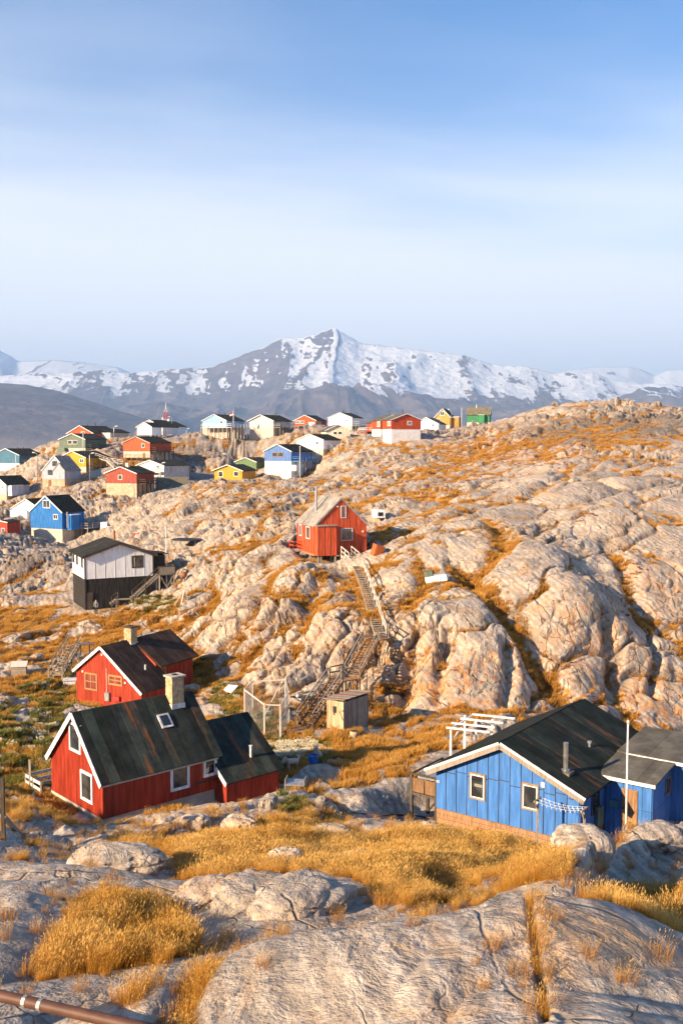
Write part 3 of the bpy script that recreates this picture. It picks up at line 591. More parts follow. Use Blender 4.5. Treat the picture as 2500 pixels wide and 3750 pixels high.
def house(name, label, fr, ap, eL, eR, wall, roof, zp=0., plinth=None, trim='trim_white', over=.28, th=.13, pitch=.45, af=.5, zdown=3., clad='b', sheets=0, group='houses of the village', mat_in=.06, cladmat=None, skirt=None, bargew=.16, seed=1):
    """fr: Frame; ap/eL/eR local heights of apex, left eave, right eave; zp height of plinth top"""
    h = thing(name, label, 'house', fr.O, fr.phi, group); w, ln = fr.w, fr.len
    prof = [(0, zp), (w, zp), (w, eR), (af * w, ap), (0, eL)]
    profile_body(MB(), prof, 0, ln).build('wall', wall, h)
    if plinth:
        MB().box(mat_in, w - mat_in, mat_in, ln - mat_in, -zdown, zp + .01).build('plinth', plinth, h)
    top = lambda x_: eL + (ap - eL) * x_ / (af * w) if x_ < af * w else ap + (eR - ap) * (x_ - af * w) / ((1 - af) * w)
    h_ = dict(h=h, fr=fr, top=top, ap=ap, eL=eL, eR=eR, af=af, zp=zp)
    if clad:
        m = MB(); clad_strips(m, 'f', 0, w, 0, -1, zp, top, pitch)
        if fr.near == 'R': clad_strips(m, 's', 0, ln, w, 1, zp, lambda a: eR - .03, pitch)
        else: clad_strips(m, 's', 0, ln, 0, -1, zp, lambda a: eL - .03, pitch)
        tag(m.build('cladding', cladmat or wall, h), kind='stuff')
    sl = (ap - eL) / (af * w); sr = (ap - eR) / ((1 - af) * w)
    roof_slope(h, (af * w, ap), (-over, eL - sl * over), -over, ln + over, th, roof, sheets if fr.near == 'L' else 0, seed=seed)
    roof_slope(h, (af * w, ap + .002), (w + over, eR - sr * over), -over, ln + over, th, roof, sheets if fr.near == 'R' else 0, seed=seed + 1)
    for (xa, za, sgn) in ((-over, eL - sl * over, 1), (w + over, eR - sr * over, -1)):      # bargeboards
        m = MB(); a = Vector((xa, 0, za)); b = Vector((af * w, 0, ap)); d = (b - a).normalized(); nn = Vector((-d.z, 0, d.x)); nn = nn if nn.z > 0 else -nn
        vs = []
        for yy in (-over - .035, -over - .003):
            for p in (a, b): vs += [tuple(p + Vector((0, yy, 0)) + nn * (th + .02)), tuple(p + Vector((0, yy, 0)) - nn * (bargew - th))]
        m.add(vs, [(0, 2, 3, 1), (4, 5, 7, 6), (0, 1, 5, 4), (2, 6, 7, 3), (1, 3, 7, 5), (0, 4, 6, 2)]); m.build('bargeboard', trim, h)
    c1 = fr.world(w / 2, ln / 2, 0); FLATS.append((c1.x, c1.y, fr.ex.x, fr.ex.y, w / 2 + .3, ln / 2 + .3, fr.O.z + (-.1 if not plinth else .0), 3.0))
    return h_
def fwin(H, rects, **k):
    for r_ in rects:
        a0, z1 = H['fr'].front(r_[0], r_[1]); a1, z0 = H['fr'].front(r_[2], r_[3])
        zc0 = H['fr'].front((r_[0] + r_[2]) / 2, r_[3])[1]; zc1 = H['fr'].front((r_[0] + r_[2]) / 2, r_[1])[1]
        window(H['h'], 'f', a0, a1, zc0, zc1, 0, sign=-1, **k)
def swin(H, rects, **k):
    fr = H['fr']
    for r_ in rects:
        a0, _ = fr.side(r_[0], r_[1]); a1, _ = fr.side(r_[2], r_[3]); cx = (r_[0] + r_[2]) / 2
        z1 = fr.side(cx, r_[1])[1]; z0 = fr.side(cx, r_[3])[1]
        window(H['h'], 's', min(a0, a1), max(a0, a1), z0, z1, fr.ref, sign=1 if fr.near == 'R' else -1, **k)
def door(H, r_, mat='brown_wood'):
    a0, z1 = H['fr'].front(r_[0], r_[1]); a1, z0 = H['fr'].front(r_[2], r_[3])
    d = MB().box(a0, a1, -.06, -.01, z0, z1).build('door', mat, H['h'])
    MB().box(a1 - .16, a1 - .08, -.10, -.055, (z0 + z1) / 2 - .03, (z0 + z1) / 2 + .03).build('handle', 'metal', d)
def far_house(name, label, x0, x1, yb, D, phi, yp, ye, ya, wall, roof, x2=None, ln=None, near='R', plinth='concrete', wins=(), trim='trim_white', over=.3, w=None, dr=None, pipes=(), swins=(), wtrim=None, mull=(1, 0), zdown=4., eo=None, **k):
    """a village house straight from photo columns and rows: x0,x1 gable wall; yb foot, yp plinth top, ye eave at the near corner, ya apex"""
    c = (x1, yb) if near == 'R' else (x0, yb)
    fr = Frame(phi, near, c, D, xo=(x0 if near == 'R' else x1), w=w, yfar=x2, ln=ln)
    f_ = fr.side if near == 'R' else fr.side
    zp = fr.side(c[0], yp)[1] if yp else 0.
    e = fr.side(c[0], ye)[1]
    px, _ = proj(fr.world(fr.w / 2, 0, 0)); ap = fr.front(px, ya)[1] - .13
    H = house(name, label, fr, ap, e, e, wall, roof, zp, plinth, trim, over=over, zdown=zdown, **k)
    if wins: fwin(H, wins, trim=wtrim or trim, mull=mull, fw=.12, proud=.06)
    if swins: swin(H, swins, trim=wtrim or trim, fw=.12, proud=.06)
    if dr: door(H, dr)
    for (xa, yy, hh) in pipes: pipe_on_roof(H['h'], xa * fr.w, yy * fr.len, H['top'](xa * fr.w), hh, .11, 'dark_metal')
    return H
def rail_run(parent, pts, h=1.0, mat='pale_wood', post=.09, bars=2, every=1.6, name='railing'):
    m = MB()
    for a, b in zip(pts[:-1], pts[1:]):
        a, b = Vector(a), Vector(b); k = max(1, int(round((b - a).length / every)))
        for i in range(k + 1):
            p = a.lerp(b, i / k); m.bar(p, p + Vector((0, 0, h)), post)
        for j in range(bars):
            z_ = h * (1 - j / max(bars, 1) * .9) ; m.bar(a + Vector((0, 0, z_)), b + Vector((0, 0, z_)), .045, .11)
    return m.build(name, mat, parent)
def deck(H, x0, x1, y0, y1, z, zd=2.5, mat='pale_wood', rmat=None, sides='fr', h=1.0, step=1.8):
    """a deck of a house in its own frame, with posts and railing"""
    p = H['h']; d = MB(); d.box(x0, x1, y0, y1, z - .16, z).build; d_ = d.build('deck', mat, p)
    nx = max(1, int(round((x1 - x0) / step))); ny = max(1, int(round((y1 - y0) / step)))
    for i in range(nx + 1):
        for j in (range(ny + 1) if i in (0, nx) else (0, ny)):
            X = x0 + .08 + (x1 - x0 - .16) * i / nx; Y = y0 + .08 + (y1 - y0 - .16) * j / ny
            MB().box(X - .07, X + .07, Y - .07, Y + .07, z - zd, z - .16).build('deck_post', mat, d_)
    e = .05
    C = {'f': [(x0 + e, y0 + e, z), (x1 - e, y0 + e, z)], 'b': [(x0 + e, y1 - e, z), (x1 - e, y1 - e, z)], 'l': [(x0 + e, y0 + e, z), (x0 + e, y1 - e, z)], 'r': [(x1 - e, y0 + e, z), (x1 - e, y1 - e, z)]}
    for s_ in sides: rail_run(d_, C[s_], h, rmat or mat)
    return d_
# ------------------------------------------------------------------ the village on the ridge
fh = far_house
H = fh('teal_house', 'teal blue house at the left edge above the fjord, white plinth', -22, 73, 1724, 300, -30, 1697, 1667, 1642, 'teal', 'felt_dark', ln=9, plinth='concrete_white', pipes=((.6, .4, .9), (.55, .7, .7)))
deck(H, H['fr'].w, H['fr'].w + 3.5, .5, 7, H['zp'], 2.6, 'dark_wood')
H = fh('white_house', 'white house cut by the left edge, small square window', -42, 25.5, 1813, 245, -32, 1812, 1775, 1742, 'lavender_grey', 'felt_dark', ln=7, wins=((6, 1779, 15, 1789),), plinth='concrete_tan')
fr = H['fr']; MB().box(fr.w, fr.w + 1.6, .3, 4, -.2, 2.4).build('annex', 'lavender_grey', H['h'])
H = fh('narrow_grey_house', 'narrow steep lavender grey house with a smaller gabled porch', 156, 247, 1783, 250, -14, 1754.5, 1724, 1668, 'lavender_grey', 'felt_grey', ln=7, wins=((193, 1688.5, 210, 1706.7), (176, 1721, 194, 1739.5)), wtrim='trim_dark', mull=(0, 0), plinth='concrete_tan', dr=(178, 1757.7, 188, 1783), over=.15, clad='b', pitch=.6)
fr = H['fr']; a, _ = fr.front(207, 1750); w2 = fr.w - a; e_ = H['eR'] + .1; profile_body(MB(), [(a, H['zp']), (fr.w + .05, H['zp']), (fr.w + .05, e_), (a + w2 / 2, e_ + w2 * .62), (a, e_)], -1.3, .5).build('porch', 'lavender_grey', H['h'])
for s_ in (0, 1): roof_slope(H['h'], (a + w2 / 2, e_ + w2 * .62 + .002 * s_), (a - .15 if s_ == 0 else fr.w + .2, e_ - .15), -1.45, .6, .1, 'felt_grey', name='porch_roof')
MB().box(a + .05, fr.w, -1.2, .1, -3, H['zp']).build('porch_plinth', 'concrete_tan', H['h'])
H = fh('yellow_house', 'yellow house with one window in front of the sage green house', 220, 316, 1732, 265, -30, 1710, 1676, 1651.5, 'yellow', 'felt_plain', x2=350, wins=((292.7, 1679.6, 307.7, 1695),), pipes=((.7, .3, .8),), clad='b', ln=9)
deck(H, H['fr'].w, H['fr'].w + 2.0, .5, 8, H['zp'], 5, 'dark_wood')
H = fh('sage_house', 'sage green house with paired windows behind the yellow one', 220, 314, 1662, 290, -28, 1641, 1609, 1586.5, 'sage', 'felt_plain', ln=9, wins=((248.7, 1612, 265.3, 1627), (267, 1612, 284.8, 1627)), wtrim='cream', mull=(0, 0), plinth='concrete', pitch=.6)
fr = H['fr']; MB().box(-.1, fr.w * .3, -1.2, .2, -3, H['zp'] + .05).build('basement_porch', 'sage', H['h'])
deck(H, fr.w, fr.w + 2, .5, 8, H['zp'], 4, 'dark_wood')
H = fh('red_house', 'red house with white trim on top left of the village', 248, 343, 1607, 320, -28, 1606, 1587, 1557.8, 'far_red', 'felt_plain', ln=12, wins=((298, 1580.7, 311, 1598),), pipes=((.45, .35, 1.1), (.5, .6, 1.0)), plinth='concrete')
fr = H['fr']; b_ = MB().box(fr.w, fr.w + 3.5, 4, 13, -1, 2.0).build('annex', 'pale_grey', H['h']); roof_slope(H['h'], (fr.w - .2, 3.2), (fr.w + 4, 1.95), 3.6, 13.4, .12, 'felt_plain', name='annex_roof')
H = fh('orange_house', 'orange red house on a pale plinth with an orange basement door', 452, 549.5, 1680, 275, -28, 1653, 1622, 1598, 'far_red', 'felt_plain', ln=9.5, wins=((518.4, 1624.7, 531, 1638.8),), wtrim='trim_white', mull=(0, 0), dr=(522.8, 1658, 531.8, 1674.8), trim='pale_wood')
fr = H['fr']; deck(H, fr.w, fr.w + 1.8, .5, 8.5, H['zp'], 4, 'dark_wood'); deck(H, .8, fr.w + 2.6, -2.0, -.1, .35, 1.6, 'brown_wood', sides='f', h=.8)
H = fh('brick_red_house', 'brick red house with tan basement and masonry chimney', 389, 501.5, 1812, 235, -22, 1770.5, 1734, 1708, 'brick_red', 'felt_plain', ln=7.5, wins=((433, 1738.6, 449, 1756.8),), mull=(0, 0), plinth='concrete_tan', wtrim='cream', pitch=.4)
fr = H['fr']; MB().box(fr.w * .5, fr.w * .5 + .8, 1.8, 2.5, H['ap'] - .6, H['ap'] + .9).build('chimney', 'cream', H['h'])
deck(H, fr.w, fr.w + 2.2, .5, 6, H['zp'], 4.2, 'dark_wood')
H = fh('grey_panel_house', 'large pale grey house with a white front balcony', 503, 602, 1764, 262, -32, 1762, 1706, 1684, 'pale_grey', 'felt_plain', ln=10, pipes=((.6, .25, .7), (.6, .6, .6)), pitch=.6)
fr = H['fr']; deck(H, fr.w * .55, fr.w, -1.8, -.02, 2.6, 2.6, 'far_white', sides='flr'); window(H['h'], 'f', fr.w * .72, fr.w * .84, 3.0, 4.3, 0)
swin(H, ((608, 1712, 613, 1725), (625, 1710, 630, 1738)), trim='trim_white', fw=.1)
fr = Frame(-78, 'R', (577, 1815), 245, w=7.0, yfar=688); r_ = ray(590, 1748); O_ = fr.O + fr.ex * fr.w / 2; p_ = r_ * (O_.dot(fr.ex) / r_.dot(fr.ex)) - fr.O
H = house('long_roof_shed', 'low pale shed with a broad olive brown roof facing us', fr, p_.z, fr.side(577, 1795)[1], fr.side(577, 1795)[1], 'pale_grey', 'felt_olive', 0, 'concrete', over=.35, zdown=3)
swin(H, ((598, 1800, 622, 1812),), trim='trim_white', fw=.12)
# the real ridge row for the shed comes from its slope, the eave side faces the camera
H = fh('white_stilt_house', 'front one of three white stilt houses by the mast', 503.7, 556, 1593, 320, -22, None, 1563, 1545, 'white', 'felt_plain', ln=6, plinth=None, pitch=.5)
fr = H['fr']
def stilts(H, zd=3.5, mat='grey_wood', nx=3, ny=2, y0=0):
    fr = H['fr']
    for i in range(nx + 1):
        for j in range(ny + 1):
            X = .15 + (fr.w - .3) * i / nx; Y = .15 + (fr.len - .3) * j / ny
            MB().box(X - .09, X + .09, Y - .09, Y + .09, H['zp'] - zd, H['zp']).build('stilt', mat, H['h'])
stilts(H, 3); deck(H, -1.6, 0, .5, 5, .05, 3, 'grey_wood', sides='fl')
H = fh('white_gable_house', 'middle one of three white stilt houses by the mast', 503, 596, 1593, 335, -30, None, 1564, 1536.7, 'white', 'felt_plain', ln=8, plinth=None, pipes=((.55, .2, .8),), pitch=.6); stilts(H, 4); deck(H, H['fr'].w * .55, H['fr'].w + 2, -2.2, -.02, .0, 4, 'grey_wood', sides='fr')
H = fh('white_rear_house', 'rearmost of three white stilt houses by the mast', 548, 628, 1592, 350, -30, None, 1561, 1541.8, 'white', 'felt_plain', ln=8, plinth=None, pitch=.6); stilts(H, 4)
H = fh('small_blue_hut', 'tiny blue hut far off beside the railing', 646, 662, 1601, 420, -30, None, 1592, 1587, 'mid_blue', 'felt_plain', ln=3, plinth=None, zdown=3)
H = fh('pale_blue_house', 'pale sky blue house with long deck on stilts', 742, 830, 1590, 315, -32, 1566.8, 1540, 1516.8, 'pale_blue', 'felt_plain', ln=9, wins=((805.9, 1541, 816, 1552),), mull=(0, 0), pipes=((.55, .2, 1.1), (.55, .5, .9)), pitch=.6)
fr = H['fr']; deck(H, fr.w * .2, fr.w + 4.5, -3.2, -.02, H['zp'] + .1, 3.5, 'pale_wood', sides='flr', h=1.1); deck(H, fr.w + .02, fr.w + 4.4, 0, 6.5, H['zp'] + .1, 3.5, 'pale_wood', sides='r')
H = fh('grey_white_house', 'pale grey house with white bargeboards right of the pale blue one', 913, 1001, 1592, 315, -30, 1566, 1540, 1518, 'pale_grey', 'felt_plain', ln=10, pipes=((.6, .7, 1.2),), clad='b', pitch=1.2, plinth='concrete', over=.55)
fr = H['fr']; deck(H, fr.w + .02, fr.w + 2.6, 0, 9, H['zp'] + .1, 3.5, 'grey_wood', sides='fr')
H = fh('small_red_house', 'small red house with a white sign board on its gable', 1077.6, 1157, 1568, 350, -26, None, 1540, 1519.4, 'far_red', 'felt_plain', ln=8, wins=((1083, 1540.6, 1097, 1551), (1099.5, 1540.6, 1114, 1551)), plinth='dark_wood', pipes=((.3, .4, 1.4),), zdown=2)
fr = H['fr']; a0, z1 = fr.front(1130, 1545.7); a1, z0 = fr.front(1152, 1560); MB().box(a0, a1, -.07, -.03, z0, z1).build('sign_board', 'trim_white', H['h'])
c_ = (a0 + a1) / 2; zz = z0 + (z1 - z0) * .62; m = MB()
for dx in (-.28, 0, .28): m.bar((c_ + dx - .1, -.08, zz - .3), (c_ + dx + .02, -.08, zz + .25), .03, .09); m.bar((c_ + dx + .02, -.08, zz + .25), (c_ + dx + .14, -.08, zz - .3), .03, .09)
m.build('sign_mark', 'black', H['h']); swin(H, ((1162, 1543, 1167, 1556), (1170, 1543, 1175, 1556)), trim='trim_white', fw=.1)
H = fh('tall_white_house', 'tall plain white house with scaffold-like balcony at its right', 1202, 1288, 1578, 335, -28, 1559.7, 1529, 1510.5, 'white', 'felt_plain', ln=8, wins=((1264, 1535.5, 1273, 1543.6),), pipes=((.5, .3, 1.0),), pitch=2.5)
fr = H['fr']; deck(H, fr.w + .02, fr.w + 3, 0, 6, H['zp'] + .1, 3.5, 'grey_wood', sides='fr', h=1.3)
H = fh('cream_house', 'cream yellow house with a wide pair of windows', 1193, 1281, 1628, 290, 10, 1606, 1576, 1554, 'cream', 'felt_taupe', near='L', ln=9, wins=((1219.6, 1580, 1233.7, 1591.6), (1237.5, 1580, 1252, 1591.6)), mull=(0, 0), wtrim='trim_white', plinth='concrete_tan', over=.5, pitch=.55)
H = fh('white_green_house', 'white house with dark green roof and a white basement door', 1086, 1184, 1667, 265, -30, 1645, 1611, 1588.5, 'white', 'felt_dark', x2=1228, ln=9, wins=((1156.6, 1617, 1167, 1627.8),), mull=(0, 0), dr=None, pitch=.5, plinth='concrete', pipes=((.62, .2, .6), (.6, .4, .6)))
fr = H['fr']; a0, z1 = fr.front(1157, 1650); a1, z0 = fr.front(1167, 1667); MB().box(a0, a1, -.08, .12, z0, z1).build('door', 'trim_white', H['h']); deck(H, fr.w + .02, fr.w + 1.8, 2, 8, H['zp'], 3, 'grey_wood', sides='fr')
H = fh('cornflower_house', 'cornflower blue house with paired windows on a white plinth', 968.6, 1066.6, 1720, 255, -30, 1689, 1653, 1626, 'mid_blue', 'felt_dark', x2=1124, ln=10, wins=((997, 1656, 1016.3, 1673), (1017.6, 1656, 1036.7, 1673)), mull=(0, 0), wtrim='trim_wood', plinth='concrete_white', pitch=.35, pipes=((.6, .4, .8),))
fr = H['fr']; deck(H, fr.w + .02, fr.w + 2.2, .3, 9, H['zp'] + .1, 3.5, 'blue_rail', sides='fr', h=1.0); MB().box(fr.w + .3, fr.w + 1.6, -.3, .6, -.3, 1.2).build('white_bin', 'trim_white', H['h'])
H = fh('golden_house', 'golden yellow house with two white framed windows beside the path', 785.5, 887.5, 1768, 250, -24, 1758.7, 1723.5, 1701, 'yellow', 'felt_plain', x2=908, ln=7, wins=((799.5, 1726, 817, 1746.7), (856, 1726, 874, 1744.6)), mull=(0, 0), pitch=.42, over=.5)
H = fh('olive_house', 'dull green house peeping out behind the golden yellow house', 862, 938.5, 1716, 278, -27, 1716, 1692, 1674.5, 'dull_green', 'felt_plain', x2=965, ln=8, plinth='concrete', pipes=((.7, .2, .9), (.6, .3, .5)), pitch=.6)
H = fh('scarlet_house', 'scarlet house on a tall white plinth at the ridge', 1432.6, 1540, 1614, 245, 24, 1571, 1537, 1514, 'far_red', 'felt_taupe', near='L', ln=5, wins=((1491, 1542, 1507, 1557),), plinth='concrete_white', pipes=((.5, .4, 1.2),), pitch=.3)
swin(H, ((1418, 1542, 1424, 1560), (1425, 1542, 1430, 1560)), trim='trim_white', fw=.12)
H = fh('crimson_house', 'red house overlapped by the scarlet one, white plinth', 1393, 1484, 1600, 268, 24, 1571, 1540, 1518, 'far_red', 'felt_taupe', near='L', ln=5.5, plinth='concrete_white', pipes=((.5, .4, 1.3),), pitch=.3)
swin(H, ((1380, 1543, 1386, 1563), (1387, 1543, 1391, 1563)), trim='trim_white', fw=.12)
H = fh('deck_red_house', 'hindmost of the row of three red houses, with a red and white deck', 1376, 1440, 1585, 292, 24, 1583, 1549, 1530, 'far_red', 'felt_taupe', near='L', ln=6, plinth='concrete_white', pitch=.3)
swin(H, ((1360, 1552, 1365, 1570), (1367, 1552, 1373, 1570)), trim='trim_white', fw=.12); deck(H, -2.6, -.02, 1, 7, H['zp'] + .3, 2.0, 'far_red', 'far_white', sides='lf')
H = fh('low_white_house', 'low white house right of the scarlet one', 1516, 1604.5, 1576, 300, -22, None, 1552, 1528, 'white', 'felt_taupe', x2=1622, ln=8, wins=((1580, 1551.7, 1589, 1562),), mull=(0, 0), pitch=3., plinth='concrete_white', pipes=((.8, .2, 1.2),))
H = fh('ochre_house', 'steep ochre house with white trim near the flagpoles', 1592, 1647, 1556, 335, -20, None, 1527, 1496, 'ochre', 'felt_dark', x2=1659, ln=6, wins=((1611, 1507, 1626, 1522), (1600, 1533, 1613, 1542)), mull=(1, 0), pitch=.4, plinth='concrete', pipes=((.6, .3, .9),))
fr = H['fr']; MB().box(fr.w + .02, fr.w + 2.6, 1.6, 5, -.6, 2.6).build('annex', 'ochre', H['h']); MB().box(fr.w - .02, fr.w + 2.8, 1.4, 5.2, 2.6, 2.75).build('annex_roof', 'trim_white', H['h'])
H = fh('green_house', 'bright green house with a broad brown roof on the ridge', 1791, None, 1546, 320, 78, None, 1517, 1489, 'green', 'felt_olive', near='L', x2=1708, w=6.0, plinth='concrete', over=.3, pitch=.4)
fr = H['fr']; pipe_on_roof(H['h'], fr.w * .42, fr.len * .6, H['ap'] - .5, 1.3, .12, 'pole_white'); MB().box(-1.2, -.02, 1.6, 3.4, -.3, 2.3).build('porch', 'green', H['h']); MB().box(-1.3, -.0, 1.5, 3.5, 2.3, 2.4).build('porch_roof', 'trim_white', H['h'])
# nearer: bright blue house, its white neighbour, the red hut
H = fh('bright_blue_house', 'bright blue gabled house on a tall concrete base, left', 115, 230, 1984, 205, -28, 1938, 1876, 1815, 'bright_blue', 'felt_dark', ln=6.5, wins=((158, 1831, 185, 1860.7), (196, 1883, 213, 1902)), plinth='concrete', over=.2, pitch=.42, zdown=3, bargew=.2)
fr = H['fr']; MB().box(fr.w + .02, fr.w + 1.5, 1.0, 3.4, H['zp'] - .2, H['zp'] + 2.9).build('porch', 'bright_blue', H['h']); MB().box(fr.w + .02, fr.w + 1.7, .8, 3.6, H['zp'] + 2.9, H['zp'] + 3.0).build('porch_roof', 'trim_white', H['h'])
m = MB(); m.tube([(fr.w + .9, .55, H['zp'] + .3), (fr.w + .9, .55, H['zp'] + 3.6)], .14, 8); m.build('flue_pipe', 'galv', H['h']); deck(H, fr.w + .02, fr.w + 3.6, 3.6, 8.4, H['zp'] + .1, 3, 'grey_wood', sides='fr')
H = fh('white_barn', 'white boarded barn left of the bright blue house', 47, 152, 1938, 222, -28, 1915, 1865, 1826, 'far_white', 'felt_dark', ln=8, plinth='concrete', over=.25, pitch=.5)
fr = H['fr']; MB().box(.5, fr.w * .62, -1.0, .05, H['zp'] - .1, H['zp'] + 2.6).build('lean_to', 'far_white', H['h']); MB().box(.4, fr.w * .64, -1.1, .0, H['zp'] + 2.6, H['zp'] + 2.7).build('lean_to_roof', 'trim_white', H['h'])
H = fh('red_hut', 'dark red hut cut by the left edge', -30, 29, 1974, 200, -20, None, 1914, 1905, 'red', 'felt_plain', ln=4, plinth=None, over=.15); window(H['h'], 'f', H['fr'].w * .62, H['fr'].w * .85, .5, 2.2, 0)
# ------------------------------------------------------------------ white house on the black basement
fr = Frame(26, 'L', (313, 2231), 113, xo=565.5, ln=7.0)
eL = fr.side(313, 2040)[1]; zp = fr.side(313, 2123)[1]; px_, _ = proj(fr.world(fr.w / 2, 0, 0)); ap = fr.front(px_, 1983)[1] - .2
H = house('black_base_house', 'white house on a tall black basement with an outside stair', fr, ap, eL, eL - .1, 'white', 'felt_plain', zp, None, 'trim_dark', over=.38, th=.16, pitch=1.2, sheets=9, group='houses of the village', bargew=.3)
h = H['h']; MB().box(.05, fr.w - .05, .05, fr.len - .05, -1.5, zp - .002).build('basement', 'black_tar', h)
m = MB()
for k in range(11):
    z_ = -.9 + (zp + .8) * k / 11; m.box(.02, fr.w - .02, .02, .049, z_, z_ + (zp + .8) / 11 - .03); m.box(.02, .049, .051, fr.len - .05, z_, z_ + (zp + .8) / 11 - .03)
tag(m.build('basement_boards', 'black_tar', h), kind='stuff')
fwin(H, ((482, 2034, 525, 2079),), trim='trim_dark', fw=.14, mull=(0, 0)); swin(H, ((267, 2024, 274.5, 2060), (280, 2030, 287, 2068), (298, 2041, 305.5, 2079)), trim='trim_dark', fw=.12, mull=(0, 0))
MB().box(-.03, .13, -.04, .1, -1.0, eL).build('corner_board', 'trim_dark', h); MB().box(fr.w - .14, fr.w + .03, -.04, .1, zp, eL - .1).build('corner_board', 'trim_dark', h)
pipe_on_roof(h, fr.w * .5, fr.len * .35, ap, 1.3, .13, 'rust', cap=False)
x_, z_ = fr.front(545, 2030); MB().box(fr.w + .02, fr.w + 1.6, .8, 3, zp - .3, eL - .3).build('porch', 'black_tar', h); roof_slope(h, (fr.w - .1, eL), (fr.w + 1.9, eL - .25), .5, 3.2, .1, 'felt_plain', name='porch_roof')
# little skylight sheet and a cellar door leaf
MB().box(fr.w * .0 + .25, .85, -.10, -.06, -.2, 1.9).build('cellar_door', 'dark_wood', h)
def flight(parent, p0, p1, width, n_, mat='brown_wood', rails=(1, 1), rmat=None, rh=.95, down=1.2, tread=.27, thick=.05, closed=False, post_every=1.7, lean=None):
    """a straight flight of steps: each tread its own piece, two stringers, posts and rails"""
    p0, p1 = Vector(p0), Vector(p1); d = Vector((p1.x - p0.x, p1.y - p0.y, 0)); L_ = d.length; d.normalize(); s_ = Vector((-d.y, d.x, 0)); rmat = rmat or mat
    for i in range(n_):
        c = p0.lerp(p1, (i + .5) / n_); c.z = p0.z + (p1.z - p0.z) * (i + 1) / n_
        m = MB(); a = c - s_ * width / 2; b = c + s_ * width / 2; m.bar(a, b, tread, thick); m.build('tread', mat, parent)
    for sg in (-1, 1):
        o = s_ * (width / 2 - .03) * sg; m = MB(); m.bar(p0 + o + Vector((0, 0, -.08)), p1 + o + Vector((0, 0, -.08)), .06, .24); m.build('stringer', mat, parent)
    for sg, on in zip((-1, 1), rails):
        if not on: continue
        o = s_ * (width / 2 + .04) * sg; k = max(1, int(round((p1 - p0).length / post_every)))
        for i in range(k + 1):
            p = p0.lerp(p1, i / k) + o; MB().bar(p + Vector((0, 0, -down)), p + Vector((0, 0, rh)), .085).build('post', rmat, parent)
        for hh in (rh, rh * .52): MB().bar(p0 + o + Vector((0, 0, hh)), p1 + o + Vector((0, 0, hh)), .05, .11).build('rail', rmat, parent)
def landing(parent, c, d, w, l, mat='brown_wood', boards=6, legs=2.0, name='landing'):
    c = Vector(c); d = Vector((d[0], d[1], 0)).normalized(); s_ = Vector((-d.y, d.x, 0))
    for i in range(boards):
        t_ = (i + .5) / boards - .5; a = c + d * l * t_ - s_ * w / 2; b = c + d * l * t_ + s_ * w / 2; MB().bar(a, b, l / boards * .9, .05).build('board', mat, parent)
    for a in (-1, 1):
        for b in (-1, 1):
            p = c + d * l * .46 * a + s_ * w * .46 * b; MB().bar(p + Vector((0, 0, -legs)), p + Vector((0, 0, -.03)), .1).build('leg', mat, parent)
# stair of the white house, in world coordinates
st = thing('outside_stair', 'dark wooden stair climbing the black basement to the door', 'stairs')
A = fr.world(*(lambda q: (q[0], -1.3, q[1]))(fr.front(405, 2212, -1.3))); B = fr.world(*(lambda q: (q[0], -1.3, q[1]))(fr.front(428, 2196, -1.3))); C = fr.world(*(lambda q: (q[0], -1.3, q[1]))(fr.front(480, 2193, -1.3))); D_ = fr.world(*(lambda q: (q[0], -1.3, q[1]))(fr.front(577, 2104, -1.3)))
C.z = B.z; E_ = D_ + fr.ex * 1.9
flight(st, A, B, 1.0, 3, 'grey_wood', (1, 0), 'dark_wood'); landing(st, (B + C) / 2, fr.ex, 1.0, (C - B).length, 'grey_wood', 7, 1.0); flight(st, C, D_, 1.0, 14, 'grey_wood', (1, 0), 'dark_wood', down=2.4)
landing(st, (D_ + E_) / 2, fr.ex, 1.3, 1.9, 'grey_wood', 7, 3.6); rail_run(st, [tuple(D_ - fr.ey * .6), tuple(E_ - fr.ey * .6), tuple(E_ + fr.ey * .6)], 1.0, 'dark_wood', bars=2)
p = E_ - fr.ey * .66; MB().add([tuple(p - fr.ex * 1.8 + Vector((0, 0, .1))), tuple(p + Vector((0, 0, .1))), tuple(p + Vector((0, 0, .9))), tuple(p - fr.ex * 1.8 + Vector((0, 0, .9)))] + [tuple(p - fr.ey * .03 - fr.ex * 1.8 + Vector((0, 0, .1))), tuple(p - fr.ey * .03 + Vector((0, 0, .1))), tuple(p - fr.ey * .03 + Vector((0, 0, .9))), tuple(p - fr.ey * .03 - fr.ex * 1.8 + Vector((0, 0, .9)))], [(0, 1, 2, 3), (7, 6, 5, 4), (0, 4, 5, 1), (1, 5, 6, 2), (2, 6, 7, 3), (3, 7, 4, 0)]).build('rail_panel', 'grey_wood', st)
for q_ in (-.9, .9):
    a_ = (D_ + E_) / 2 + fr.ex * q_ - fr.ey * .6; MB().bar(a_ + Vector((0, 0, -3.2)), a_ - fr.ex * q_ * 1.8 + Vector((0, 0, -.2)), .08).build('brace', 'grey_wood', st)
